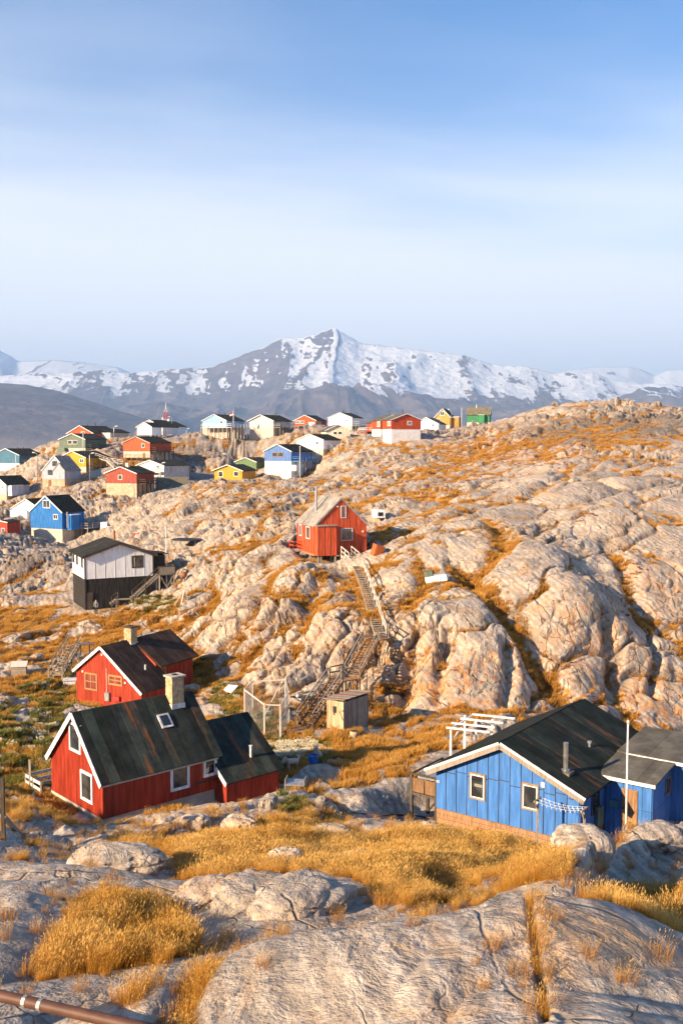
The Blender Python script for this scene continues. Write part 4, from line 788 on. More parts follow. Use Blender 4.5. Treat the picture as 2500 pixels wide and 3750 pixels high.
# ------------------------------------------------------------------ orange cabin on posts above the stairway
fr = Frame(21, 'L', (1151, 2029), 103, xo=1341, yfar=1089)
eL = fr.side(1151, 1926)[1]; px_, _ = proj(fr.world(fr.w / 2, 0, 0)); ap = fr.front(px_, 1822)[1] - .1
H = house('orange_cabin', 'orange red cabin on short posts at the head of the long stairway', fr, ap, eL, eL, 'orange_red', 'felt_grey', .0, None, 'felt_grey', over=.13, th=.08, clad=None, sheets=5, bargew=.14)
FLATS[-1] = FLATS[-1][:6] + (fr.O.z - .75, 1.6); h = H['h']; c1 = fr.world(fr.w * .5, -1.3, 0); FLATS.append((c1.x, c1.y, fr.ex.x, fr.ex.y, fr.w * .6, 1.2, fr.O.z - .9, 1.5))
def panels(H, plane, a0, a1, pos, sign, z0, topf, n_, mat, splits=(), gap=.018, th=.03, batten=None, jit=0, rows=None):
    """board panels, one mesh each, with open joints between them"""
    rnd = random.Random(int(abs(pos * 91 + n_ * 7))); q = []
    for i in range(n_):
        l, r = a0 + (a1 - a0) * i / n_ + gap / 2, a0 + (a1 - a0) * (i + 1) / n_ - gap / 2
        lv = [z0] + [s_ + (rnd.uniform(-jit, jit) if jit else 0) for s_ in splits] + [None]
        for b_, t_ in zip(lv[:-1], lv[1:]):
            zl, zr = topf(l), topf(r)
            if t_ is not None and t_ < min(zl, zr) - .12: zl = zr = t_ - gap / 2
            elif t_ is not None: t_ = None
            bb = b_ + (gap / 2 if b_ != z0 else 0)
            if min(zl, zr) - bb > .05:
                poly = [(l, bb), (r, bb), (r, zr), (l, zl)]
                ap_x = H['af'] * H['fr'].w
                if plane == 'f' and l < ap_x < r and t_ is None: poly = [(l, bb), (r, bb), (r, zr), (ap_x, topf(ap_x)), (l, zl)]
                e = .006 * rnd.random()
                fn = (lambda p, k, e=e: (p[0], pos + sign * (0.001 if k else th + e), p[1])) if plane == 'f' else (lambda p, k, e=e: (pos + sign * (0.001 if k else th + e), p[0], p[1]))
                MB().prism(poly, fn).build('panel', mat, H['h'])
            if t_ is None: break
    if batten:
        for i in range(n_ + 1):
            c = min(max(a0 + (a1 - a0) * i / n_, a0 + .03), a1 - .03); zt = min(topf(c - .03), topf(c + .03)) - .02
            s0, s1 = sorted((pos + sign * .001, pos + sign * (th + .03)))
            (MB().box(c - .03, c + .03, s0, s1, z0, zt) if plane == 'f' else MB().box(s0, s1, c - .03, c + .03, z0, zt)).build('batten', batten, H['h'])
tf = lambda x_: H['top'](x_) - .03
panels(H, 'f', 0, fr.w, 0, -1, .0, tf, 9, 'orange_red', (2.75,), batten='orange_red'); panels(H, 's', 0, fr.len, 0, -1, .0, lambda y_: eL - .06, 10, 'orange_red', batten='orange_red')
fwin(H, ((1247, 1852, 1266, 1897), (1247, 1934, 1290, 1979)), trim='pale_grey', fw=.07, mull=(0, 0), proud=.11); 
swin(H, ((1098, 1920, 1107, 1962), (1123, 1928, 1137, 1973)), trim='pale_grey', fw=.09, mull=(0, 0), proud=.11)
an = 1.0; x1_, _ = fr.front(1232, 2000, -an); zt = fr.front(1161, 1928, -an)[1]
MB().box(0.0, x1_, -an, -.07, -.12, zt).build('porch', 'orange_red', h); MB().box(-.12, x1_ + .1, -an - .12, .0, zt, zt + .09).build('porch_roof', 'felt_grey', h)
for i in range(4):
    X = .03 + (x1_ - .06) * i / 3; MB().box(X - .03, X + .03, -an - .03, -an, -.1, zt - .02).build('batten', 'orange_red', h)
MB().box(-.05, fr.w + .05, -.05, fr.len, -.22, -.002).build('floor_frame', 'brown_wood', h)
MB().box(x1_, fr.w + .4, -1.3, -.08, -.2, -.08).build('porch_deck', 'brown_wood', h)
for (X, Y) in ((.1, -.9), (x1_ - .1, -.9), (.1, 1.6), (.1, 3.2), (.1, fr.len - .2), (fr.w * .5, .2), (fr.w - .2, -.9), (fr.w * .5, 2.5), (fr.w - .2, 2.5), (.4, -.9), (fr.w * .33, .2)):
    MB().box(X - .08, X + .08, Y - .08, Y + .08, -1.9, -.2).build('stilt', 'grey_wood', h)
MB().bar((.2, -.8, -1.3), (fr.w * .6, .2, -.3), .07).build('brace', 'grey_wood', h); MB().bar((.1, 1.5, -.3), (.1, 3.1, -1.4), .07).build('brace', 'grey_wood', h)
xr = fr.w * .16; yy = fr.len * .5; m = MB(); m.tube([(fr.w * .22, fr.len * .55, H['top'](fr.w * .22)), (fr.w * .22, fr.len * .55, ap + .75)], .13, 10); m.tube([(fr.w * .22, fr.len * .55, ap + .75), (fr.w * .22, fr.len * .55, ap + 1.0)], .10, 10); m.build('stove_pipe', 'galv', h)
deck(H, -1.0, -.02, fr.len - 1.6, fr.len - .1, .05, 1.6, 'pale_wood', 'orange_red', sides='fl', h=.9)
MB().box(fr.w - .5, fr.w - .35, -.12, -.03, 2.1, 2.3).build('lamp', 'pole_white', h); MB().box(fr.w * .42, fr.w * .45, -.12, -.03, ap - .9, ap - .75).build('lamp', 'pole_white', h)
OC = fr
# ------------------------------------------------------------------ the rear red house (catslide roof)
fr = Frame(-30, 'R', (519, 2612), 74, xo=284, ln=3.2); fr_rear = fr
base_left = 2590
eR = fr.side(519, 2532)[1]; eL = fr.front(284, 2449)[1]; ax, az = fr.front(373, 2364); af = ax / fr.w; zpl = fr.front(284, 2566)[1]
H = house('rear_red_house', 'smaller dark red house with sunlit gable behind the near red one', fr, az - .1, eL, eR, 'red', 'felt_brown', zpl - .15, 'concrete_white', af=af, over=.22, th=.08, pitch=.11, sheets=4, zdown=2.2, bargew=.2)
h = H['h']; fwin(H, ((311, 2464, 358, 2527), (398, 2473, 449, 2510)), trim='honey_wood', fw=.13, mull=(1, 1)); 
# rear body: same ridge, shorter right slope with a higher eave
ln2 = 4.6; xr = fr.w * .80; e2 = eR + (az - .1 - eR) * (.20 / (1 - af)) + .35; y0 = fr.len
prof = [(0, zpl - .15), (xr, zpl - .15), (xr, e2), (af * fr.w, az - .1), (0, eL)]
profile_body(MB(), prof, y0 - .01, y0 + ln2).build('rear_wall', 'red', h); m = MB(); clad_strips(m, 's', y0, y0 + ln2, xr, 1, zpl - .1, lambda a: e2 - .02, .11); tag(m.build('cladding', 'red', h), kind='stuff')
MB().box(.06, xr - .06, y0, y0 + ln2 - .06, -2.2, zpl - .14).build('plinth', 'concrete', h)
s2 = (az - .1 - e2) / (xr - af * fr.w); roof_slope(h, (af * fr.w, az - .098), (xr + .45, e2 - s2 * .45), y0 + .05, y0 + ln2 + .2, .11, 'felt_brown', 5, name='rear_roof_slope', seed=9)
sl_ = (az - .1 - eL) / (af * fr.w); roof_slope(h, (af * fr.w, az - .1), (-.22, eL - sl_ * .22), y0 + .2, y0 + ln2 + .2, .08, 'felt_brown', name='rear_roof_slope')
a0, z1 = fr.side(565, 2452, xr); a1, z0 = fr.side(596, 2500, xr); window(h, 's', max(y0 + .2, min(a0, a1)), max(y0 + 1.2, max(a0, a1)), z0, z1, xr, sign=1, trim='honey_wood', mull=(1, 0), fw=.1)
def brick_chimney(parent, x_, y_, z0, z1, w=.62, d=.62, cap='concrete', mat='brick', bl=.23, bh=.085):
    c = MB().box(x_ - w / 2 + .015, x_ + w / 2 - .015, y_ - d / 2 + .015, y_ + d / 2 - .015, z0, z1).build('chimney', 'mortar', parent)
    m = MB(); rows = int((z1 - z0) / bh); rnd = random.Random(3)
    for r_ in range(rows):
        z_ = z0 + r_ * bh; off = (r_ % 2) * bl / 2
        for side in range(4):
            L_ = w if side % 2 == 0 else d; a = -L_ / 2 - off
            while a < L_ / 2 - .01:
                l, r = max(a + .006, -L_ / 2), min(a + bl - .006, L_ / 2)
                if r - l > .03:
                    e = .004 + rnd.random() * .008
                    if side == 0: m.box(x_ + l, x_ + r, y_ - d / 2 - e, y_ - d / 2 + .02, z_, z_ + bh - .012)
                    elif side == 2: m.box(x_ + l, x_ + r, y_ + d / 2 - .02, y_ + d / 2 + e, z_, z_ + bh - .012)
                    elif side == 1: m.box(x_ + w / 2 - .02, x_ + w / 2 + e, y_ + l, y_ + r, z_, z_ + bh - .012)
                    else: m.box(x_ - w / 2 - e, x_ - w / 2 + .02, y_ + l, y_ + r, z_, z_ + bh - .012)
                a += bl
    tag(m.build('brickwork', mat, c), kind='stuff'); MB().box(x_ - w / 2 - .09, x_ + w / 2 + .09, y_ - d / 2 - .09, y_ + d / 2 + .09, z1, z1 + .09).build('chimney_cap', cap, c)
    MB().box(x_ - w / 2 - .05, x_ + w / 2 + .05, y_ - d / 2 - .05, y_ + d / 2 + .05, z0, z0 + (z1 - z0) * .28).build('flashing', 'pale_grey', c)
    MB().box(x_ - .12, x_ + .12, y_ - .12, y_ + .12, z1 + .09, z1 + .14).build('flue', 'black', c)
brick_chimney(h, af * fr.w + .15, y0 - .1, az - .7, az + .95, .72, .72, 'dark_wood')
m = MB(); xv, zv = fr.w * .80, H['top'](fr.w * .80); m.tube([(xv, 2.0, zv), (xv, 2.0, zv + .5)], .07, 8); m.build('vent_pipe', 'pole_white', h)
for (a_, b_, c_, d_, mt) in ((390, 2533, 406, 2566, 'galv'), (422, 2547, 443, 2566, 'red_plastic')):
    p0_, z1_ = fr.front(a_, b_); p1_, z0_ = fr.front(c_, d_); MB().box(p0_, p1_, -.22, -.026, z0_, z1_).build('meter_box', mt, h)
for q_ in ((306, 2458), (381, 2386), (376, 2397), (459, 2480), (461, 2500)):
    a_, z_ = fr.front(*q_); MB().box(a_ - .07, a_ + .07, -.1, -.026, z_ - .07, z_ + .07).build('vent_box', 'pole_white', h)
a_, z_ = fr.front(392, 2500); MB().box(a_ - .015, a_ + .015, -.05, -.026, z_ - .7, z_ + 1.1).build('cable', 'pole_white', h)
# ------------------------------------------------------------------ the near red house
fr = Frame(-48.5, 'R', (379, 3022), 48, xo=195, yfar=793)
eR = fr.side(379, 2858)[1]; px_, _ = proj(fr.world(fr.w / 2, 0, 0)); ap = fr.front(px_, 2608)[1] - .1; eL = eR
H = house('near_red_house', 'large red house in front with steep dark roof and white framed windows', fr, ap, eL, eR, 'red', 'felt_green', .30, 'concrete', over=.22, th=.10, pitch=.095, sheets=14, zdown=2.5, bargew=.24, seed=5)
h = H['h']; fwin(H, ((258, 2648, 301, 2753), (299.6, 2827, 344.4, 2934)), trim='trim_white', fw=.13, mull=(0, 0), proud=.09); swin(H, ((622, 2790, 693, 2891), (742, 2774, 792, 2841)), trim='trim_white', fw=.15, mull=(0, 0), proud=.09)
# curtains behind the panes read as pale cloth
for w_ in [c for c in h.children if c.name.startswith('window')]: pass
Lm = fr.len
# lower wing, standing forward of the long wall
yw0 = Lm; xw = fr.w + .95; ye_ = fr.side(1020, 2990, xw)[0]; Lw = ye_ - yw0
zr = fr.side(839, 2858, xw)[1]; xm = fr.w * .60; zwb = fr.side(836, 2948, xw)[1]
r_ = ray(932, 2600); O_ = fr.O + fr.ex * xm; p_ = r_ * (O_.dot(fr.ex) / r_.dot(fr.ex)) - fr.O; aw = p_.z
prof = [(xm - (xw - xm), zwb), (xw, zwb), (xw, zr), (xm, aw - .1), (xm - (xw - xm), zr)]
profile_body(MB(), prof, yw0 + .01, yw0 + Lw).build('wing_wall', 'red', h)
m = MB(); clad_strips(m, 's', yw0 + .01, yw0 + Lw, xw, 1, zwb, lambda a: zr - .02, .095); clad_strips(m, 'f', fr.w + .03, xw, yw0 + .01, -1, zwb, lambda a: zr - .05, .095); tag(m.build('cladding', 'red', h), kind='stuff')
MB().box(xm - (xw - xm) + .06, xw - .06, yw0 + .06, yw0 + Lw - .06, -3.2, zwb + .01).build('plinth', 'concrete', h)
sw = (aw - .1 - zr) / (xw - xm); roof_slope(h, (xm, aw - .1), (xw + .2, zr - sw * .2), yw0 - .12, yw0 + Lw + .2, .10, 'felt_green', 7, name='wing_roof_slope', seed=22); roof_slope(h, (xm, aw - .102), (xm - (xw - xm) - .2, zr - sw * .2), yw0 + .1, yw0 + Lw + .2, .10, 'felt_green', name='wing_roof_slope')
for yy_ in (yw0 - .15,):
    m = MB(); a = Vector((xw + .2, yy_, zr - sw * .2)); b = Vector((fr.w + .22, yy_, zr + (xw - fr.w - .22) * sw + .0)); d = (b - a).normalized(); nn = Vector((-d.z, 0, d.x)); nn = nn if nn.z > 0 else -nn
    vs = []
    for o_ in (-.03, 0):
        for p in (a, b): vs += [tuple(p + Vector((0, o_, 0)) + nn * .12), tuple(p + Vector((0, o_, 0)) - nn * .12)]
    m.add(vs, [(0, 2, 3, 1), (4, 5, 7, 6), (0, 1, 5, 4), (2, 6, 7, 3), (1, 3, 7, 5), (0, 4, 6, 2)]); m.build('bargeboard', 'trim_white', h)
pipe_on_roof(h, xw - .75, yw0 + Lw * .62, zr + sw * .75, .75, .07, 'pole_white', 'vent_pipe')
# chimney, skylight, gutters
def on_slope(px, py):
    r_ = ray(px, py); n_ = Vector((fr.ex * (ap - eR) / (fr.w / 2))) + Vector((0, 0, 1)); O_ = fr.world(fr.w / 2, 0, ap + .15)
    p = r_ * (O_.dot(n_) / r_.dot(n_)) - fr.O; return p.dot(fr.ex), p.dot(fr.ey), p.z
cx_, cy_, cz_ = on_slope(652, 2590); brick_chimney(h, cx_ - .30, cy_, cz_ - .35, cz_ + 1.65, .66, .74, 'concrete')
kx, ky, kz = on_slope(604, 2641); dS = Vector((1, 0, -(ap - eR) / (fr.w / 2))).normalized(); nS = Vector((-dS.z, 0, dS.x)); sk = Vector((kx, ky, kz))
def slope_box(name, mat, parent, c, hu, hv, t0, t1):
    vs = [tuple(c + dS * a * hu + Vector((0, 1, 0)) * b * hv + nS * t_) for t_ in (t0, t1) for a, b in ((-1, -1), (1, -1), (1, 1), (-1, 1))]
    return MB().add(vs, [(0, 3, 2, 1), (4, 5, 6, 7), (0, 1, 5, 4), (1, 2, 6, 5), (2, 3, 7, 6), (3, 0, 4, 7)]).build(name, mat, parent)
sw_ = slope_box('skylight', 'pale_grey', h, sk, .42, .34, -.05, .09); slope_box('pane', 'glass', sw_, sk, .31, .24, .085, .10); slope_box('flashing', 'dark_metal', sw_, sk, .56, .46, -.04, .015)
MB().box(fr.w + .12, fr.w + .24, -.2, Lm, eR - .28, eR - .18).build('gutter', 'galv', h)
MB().box(-.03, fr.w - .0, -.05, -.026, .14, .29).build('base_trim', 'concrete', h)
a0, z0 = fr.side(708, 2870); a1, z1 = fr.side(792, 2852); MB().tube([(fr.w + .12, a0, z0), (fr.w + .12, a1, z0)], .04, 6).build('drain_pipe', 'dark_metal', h)
c1 = fr.world(xm, yw0 + Lw / 2, 0); FLATS.append((c1.x, c1.y, fr.ex.x, fr.ex.y, (xw - xm) + .5, Lw / 2 + .3, fr.O.z + zwb - .55, 3.0)); NRH = fr
# ------------------------------------------------------------------ the near blue house
fr = Frame(-36, 'R', (2118, 3075), 45.5, xo=1595.5, ln=9.)
zb = fr.side(2118, 3049)[1]; zbL = fr.front(1595.5, 2989)[1]; zb = (zb + zbL) / 2
eR = fr.side(2118, 2907)[1]; eL = fr.front(1595.5, 2808)[1]; ax, az = fr.front(1842, 2720); af = ax / fr.w
r_ = ray(2130, 2560); O_ = fr.O + fr.ex * ax; p_ = r_ * (O_.dot(fr.ex) / r_.dot(fr.ex)) - fr.O; fr.len = max(6., min(14., p_.dot(fr.ey) - .3))
H = house('near_blue_house', 'weathered blue panel house in front right with dark felt roof', fr, az - .02, eL, eR, 'trim_dark', 'felt_dark', zb, None, 'trim_white', af=af, over=.42, th=.14, clad=None, sheets=13, bargew=.10, seed=14)
h = H['h']; topf = lambda x_: H['top'](x_) - .05
panels(H, 'f', 0, fr.w, 0, -1, zb, topf, 13, 'blue', (zb + 2.05,), jit=.12, gap=.045); panels(H, 's', 0, fr.len, fr.w, 1, zb, lambda a: eR - .08, 14, 'blue', (zb + 1.9,), jit=.1, gap=.03)
MB().box(.04, fr.w - .04, .04, fr.len - .04, -2.0, zb - .002).build('plinth', 'brown_wood', h)
for k in range(5):
    z_ = zb - .03 - .24 * (k + 1); MB().box(.03, fr.w - .03, -.005, .035, z_, z_ + .225).build('plank', 'brown_wood', h)
for k in range(4):
    z_ = zb - .03 - .24 * (k + 1); MB().box(fr.w - .035, fr.w + .005, .04, fr.len - .1, z_, z_ + .225).build('plank', 'brown_wood', h)
fwin(H, ((1721, 2831, 1778, 2927), (1912, 2868, 1972, 2966)), trim='trim_wood', fw=.07, mull=(0, 0), proud=.10)
for r_ in ((1726, 2837, 1774, 2921), (1917, 2875, 1968, 2960)):
    a0, z1 = fr.front(r_[0], r_[1]); a1, z0 = fr.front(r_[2], r_[3]); cxx = (r_[0] + r_[2]) / 2; z1 = fr.front(cxx, r_[1])[1]; z0 = fr.front(cxx, r_[3])[1]
    m = MB(); e = .05; m.box(a0, a1, -.115, -.09, z0, z0 + e); m.box(a0, a1, -.115, -.09, z1 - e, z1); m.box(a0, a0 + e, -.115, -.09, z0 + e, z1 - e); m.box(a1 - e, a1, -.115, -.09, z0 + e, z1 - e); m.build('window_sash', 'trim_white', h)
for (xa, ww) in ((.0, 1),):                      # dark undersides of the bargeboards
    pass
for (xa, za) in ((-.42, eL - .42 * (az - eL) / ax), (fr.w + .42, eR - .42 * (az - eR) / (fr.w - ax))):
    m = MB(); a = Vector((xa, 0, za)); b = Vector((ax, 0, az)); d = (b - a).normalized(); nn = Vector((-d.z, 0, d.x)); nn = nn if nn.z > 0 else -nn; vs = []
    for yy in (-.44, -.40):
        for p in (a, b): vs += [tuple(p + Vector((0, yy, 0)) + nn * .06), tuple(p + Vector((0, yy, 0)) - nn * .20)]
    m.add(vs, [(0, 2, 3, 1), (4, 5, 7, 6), (0, 1, 5, 4), (2, 6, 7, 3), (1, 3, 7, 5), (0, 4, 6, 2)]); m.build('fascia_board', 'grey_wood', h)
a_, z_ = fr.front(1988, 2873); MB().box(a_ - .1, a_ + .1, -.07, -.03, z_ - .12, z_ + .12).build('vent_cover', 'pale_grey', h)
x_, z_ = fr.front(2069, 2828); sr_ = (az - eR) / (fr.w - ax)
def blue_slope(px, py):
    n_ = Vector(fr.ex * sr_) + Vector((0, 0, 1)); O_ = fr.world(ax, 0, az + .16); r_ = ray(px, py); p = r_ * (O_.dot(n_) / r_.dot(n_)) - fr.O; return p.dot(fr.ex), p.dot(fr.ey), p.z
X, Y, Z = blue_slope(2069, 2826); m = MB(); m.tube([(X, Y, Z - .3), (X, Y, Z + .12)], .2, 12); m.tube([(X, Y, Z + .12), (X, Y, Z + .75)], .115, 12); m.tube([(X, Y, Z + .75), (X, Y, Z + .80)], .135, 12); m.tube([(X, Y, Z + .80), (X, Y, Z + 1.42)], .12, 12); m.build('stove_pipe', 'metal', h)
MB().box(X - .32, X + .32, Y - .32, Y + .32, Z - .5, Z + .03).build('pipe_base', 'felt_taupe', h)
X, Y, Z = blue_slope(2157, 2735); m = MB(); m.tube([(X, Y, Z - .3), (X, Y, Z + .22)], .06, 8); m.tube([(X, Y, Z + .2), (X, Y, Z + .3)], .12, 8); m.build('vent_pipe', 'galv', h)
# flat-roofed annex: two low roofs
ya = fr.side(2210, 2980)[0]; x1a = fr.w + (lambda q: q[0] - fr.w)(fr.front(2384, 3000, ya)); zt = fr.front(2384, 2872, ya)[1]
MB().box(fr.w + .04, x1a, ya, ya + 5.5, -1.2, zt).build('annex_wall', 'trim_dark', h)
HA = dict(h=h, fr=fr, af=-5, top=H['top']); panels(HA, 'f', fr.w + .05, x1a, ya, -1, zb - .9, lambda a: zt - .02, 5, 'blue', (zb + 1.0,)); panels(HA, 's', ya + .02, ya + 5.5, x1a, 1, zb - .9, lambda a: zt - .02, 10, 'blue', (zb + 1.0,))
def tilted(name, x0, x1, y0, y1, zf, zr_, th, mat, parent, n_=0):
    vs = [(x0, y0, zf), (x1, y0, zf), (x1, y1, zr_), (x0, y1, zr_)]; vs = vs + [(a, b, c + th) for a, b, c in vs]
    o = MB().add(vs, [(0, 3, 2, 1), (4, 5, 6, 7), (0, 1, 5, 4), (1, 2, 6, 5), (2, 3, 7, 6), (3, 0, 4, 7)]).build(name, mat, parent)
    for i in range(n_):
        a, b = x0 + (x1 - x0) * i / n_, x0 + (x1 - x0) * (i + 1) / n_ + .04
        e = .004 + .01 * (i % 2); vs = [(a, y0 - .02, zf + th), (b, y0 - .02, zf + th), (b, y1, zr_ + th), (a, y1, zr_ + th)]; vs = [(p, q, r + .003) for p, q, r in vs] + [(p, q, r + .016 + e) for p, q, r in vs]
        MB().add(vs, [(0, 3, 2, 1), (4, 5, 6, 7), (0, 1, 5, 4), (1, 2, 6, 5), (2, 3, 7, 6), (3, 0, 4, 7)]).build('roof_sheet', mat, o)
    return o
tilted('annex_roof', fr.w - .3, x1a + .3, ya - .45, ya + 2.7, zt + .02, zt + .38, .12, 'felt_taupe', h, 6); tilted('annex_roof', fr.w - .3, x1a + 2.6, ya + 2.4, ya + 6.6, zt + .42, zt + .72, .12, 'felt_taupe', h, 7)
MB().box(fr.w - .25, x1a + .3, ya - .50, ya - .46, zt - .03, zt + .13).build('eave_board', 'trim_white', h); MB().box(fr.w + .2, x1a + 2.6, ya + 2.34, ya + 2.38, zt + .38, zt + .53).build('eave_board', 'trim_white', h)
MB().box(x1a + .02, x1a + 2.4, ya + 2.7, ya + 6.3, -1.2, zt + .42).build('annex_wall', 'blue', h)
a0, z1 = fr.front(2277, 2884, ya); a1, z0 = fr.front(2333, 3040, ya); d_ = MB().box(a0, a1, ya - .07, ya - .032, z0, z1).build('door', 'brown_wood', h)
for k in range(5): MB().box(a0 + (a1 - a0) * k / 5 + .01, a0 + (a1 - a0) * (k + 1) / 5 - .01, ya - .085, ya - .071, z0 + .03, z1 - .03).build('door_board', 'brown_wood', d_)
MB().box(a0 + .04, a0 + .1, ya - .13, ya - .085, (z0 + z1) / 2 - .05, (z0 + z1) / 2 + .05).build('handle', 'dark_metal', d_)
s0, zz1 = fr.side(2432, 2852, x1a); s1, zz0 = fr.side(2448, 2900, x1a); window(h, 's', min(s0, s1), max(s0, s1), zz0, zz1, x1a + .032, sign=1, trim='trim_wood', fw=.06, mull=(0, 0))
s0, zz1 = fr.side(2162, 2882); s1, zz0 = fr.side(2188, 2965); window(h, 's', min(s0, s1), max(s0, s1), zz0, zz1, fr.w + .032, sign=1, trim='trim_dark', fw=.06, mull=(0, 0))
s0, zz1 = fr.side(2172, 2962); s1, zz0 = fr.side(2192, 3012); MB().box(fr.w + .035, fr.w + .22, min(s0, s1), max(s0, s1), zz0, zz1).build('meter_box', 'sage', h)
a0, z1 = fr.front(2236, 2922, ya); a1, z0 = fr.front(2268, 2955, ya); MB().box(a0, a1, ya - .25, ya - .032, z0, z1).build('mail_box', 'teal', h)
# house number 109 on the first panel
DIG = {'1': [(2, 5)], '0': [(0, 1), (1, 2), (2, 3), (3, 4), (4, 5), (5, 0)]}
a0, z1 = fr.front(1597.5, 2855); m = MB(); sc_ = .028
def seg(x0, z0, x1, z1): m.bar((a0 + x0 * sc_, -.045, z1c + z0 * sc_), (a0 + x1 * sc_, -.045, z1c + z1 * sc_), .012, .018)
z1c = z1 - .12
for ch, o in zip('1109', (.2, 1.3, 2.4, 5.0)):
    if ch == '1': seg(o + .3, 0, o + .3, 4)
    if ch == '0': seg(o, 0, o + 1.6, 0); seg(o, 4, o + 1.6, 4); seg(o, 0, o, 4); seg(o + 1.6, 0, o + 1.6, 4)
    if ch == '9': seg(o, 2, o + 1.6, 2); seg(o, 4, o + 1.6, 4); seg(o, 2, o, 4); seg(o + 1.6, 0, o + 1.6, 4); seg(o, 0, o + 1.6, 0)
m.build('house_number', 'trim_white', h)
# a printed carton standing behind the left-hand pane
pn = [w_ for w_ in h.children if w_.name.startswith('window') and not w_.name.startswith('window_sash')][0]
a0, z1 = fr.front(1738, 2868); a1, z0 = fr.front(1766, 2884); MB().box(a0, a1, -.058, -.052, z0, z1).build('carton', 'concrete_dark', pn)
tc_ = bpy.data.curves.new('carton_print', 'FONT'); tc_.body = 'PHILIPS'; tc_.size = (z1 - z0) * .62; tc_.extrude = .001; to_ = link(bpy.data.objects.new('carton_print', tc_)); dg = bpy.context.evaluated_depsgraph_get(); me_ = bpy.data.meshes.new_from_object(to_.evaluated_get(dg)); bpy.data.objects.remove(to_)
me_.materials.clear(); me_.materials.append(MATS['black']); wd_ = max(v.co.x for v in me_.vertices); to_ = link(bpy.data.objects.new('carton_print', me_)); to_.parent = pn; to_.rotation_euler = (math.pi / 2, 0, 0); to_.location = (a0 + .02, -.061, z0 + (z1 - z0) * .28); to_.scale = ((a1 - a0 - .04) / wd_, 1, 1)
deck_L = fr; NBH = fr; NBz = zb
for k_ in range(2):
    c1 = fr.world(fr.w * .5, -1.0 - 2.0 * k_, 0); FLATS.append((c1.x, c1.y, fr.ex.x, fr.ex.y, fr.w * .5 + .4, 1.0, fr.O.z + zb - .75 + .25 * k_, 2.5))
c1 = fr.world(-1, 2.0, 0); FLATS.append((c1.x, c1.y, fr.ex.x, fr.ex.y, 1.2, 2.2, fr.O.z + zb - 1.3, 2.0)); c1 = fr.world(fr.w + 2.6, 2.2, 0); FLATS.append((c1.x, c1.y, fr.ex.x, fr.ex.y, 2.6, 2.6, fr.O.z + zb - .85, 1.5))
# side deck of the blue house
dk = MB().box(-1.75, -.08, .3, 3.6, zb + .25, zb + .37).build('side_deck', 'dark_wood', h)
for (X, Y) in ((-1.7, .35), (-1.7, 2.0), (-1.7, 3.5), (-.2, .35)): MB().box(X - .07, X + .07, Y - .07, Y + .07, -2.2, zb + 1.35).build('deck_post', 'dark_wood', dk)
for (p, q) in (((-1.7, .35, zb + 1.35), (-1.7, 3.5, zb + 1.35)), ((-1.75, .35, zb + 1.35), (-.1, .35, zb + 1.35)), ((-1.7, 2.0, zb - 1.2), (-.2, .4, zb + .2))): MB().bar(p, q, .07, .09).build('rail', 'dark_wood', dk)
for k in range(2): MB().box(-1.64 + .78 * k, -.94 + .78 * k, .31, .35, zb + .42, zb + 1.15).build('rail_panel', 'brown_wood', dk)
MB().box(-1.5, -.3, .6, 2.6, zb + 1.1, zb + 1.25).build('table_board', 'galv', dk)
# low stone-and-timber platform under the windows
pf = thing('low_platform', 'low dark timber platform under the blue wall by the washing line', 'platform', fr.world(fr.w * .56, -1.5, 0), fr.phi)
MB().box(0, fr.w * .5, 0, 1.35, zb - .75, zb - .62).build('top', 'blue', pf)
for k in range(3): MB().box(0, fr.w * .5, -.03, .02, zb - 1.02 - .25 * k, zb - .79 - .25 * k).build('plank', 'dark_wood', pf)
for X in (.05, fr.w * .25, fr.w * .48): MB().box(X, X + .08, -.06, -.03, zb - 1.7, zb - .6).build('post', 'grey_wood', pf)
# ------------------------------------------------------------------ the ground sheet itself
PT = PB + NB * DISP[..., None]
for (cx, cy, ax, ay, hw, hl, zt, soft) in FLATS:
    dx = PT[..., 0] - cx; dy = PT[..., 1] - cy
    lx = np.abs(dx * ax + dy * ay); ly = np.abs(-dx * ay + dy * ax)
    d = np.hypot(np.maximum(lx - hw, 0), np.maximum(ly - hl, 0))
    wgt = sstep(soft, 0, d)
    PT[..., 2] = PT[..., 2] * (1 - wgt) + np.minimum(PT[..., 2], zt) * wgt
nr, nc = PT.shape[:2]
idx = np.arange(nr * nc).reshape(nr, nc)
quads = np.stack([idx[:-1, :-1], idx[:-1, 1:], idx[1:, 1:], idx[1:, :-1]], -1).reshape(-1, 4)
ground = tag(mesh_np('ground', PT.reshape(-1, 3), quads, MATS['rock']), kind='structure')
attr(ground, 'grass', G); attr(ground, 'crack', crk); attr(ground, 'road', ROAD); attr(ground, 'lichen', LICH); attr(ground, 'rust', np.clip(RUST, 0, .9))
NT = grid_normals(PT)
def ground_z(X, Y):                       # height of the finished ground under a point
    u = X / Y; i = int(np.clip(np.searchsorted(US, u) - 1, 0, nc - 2)); j = int(np.clip(np.searchsorted(YS, Y) - 1, 0, nr - 2))
    b = PT[max(0, j - 1):j + 3, max(0, i - 1):i + 3].reshape(-1, 3)
    w = 1 / (np.hypot(b[:, 0] - X, b[:, 1] - Y) + .02)**2
    return float((b[:, 2] * w).sum() / w.sum())
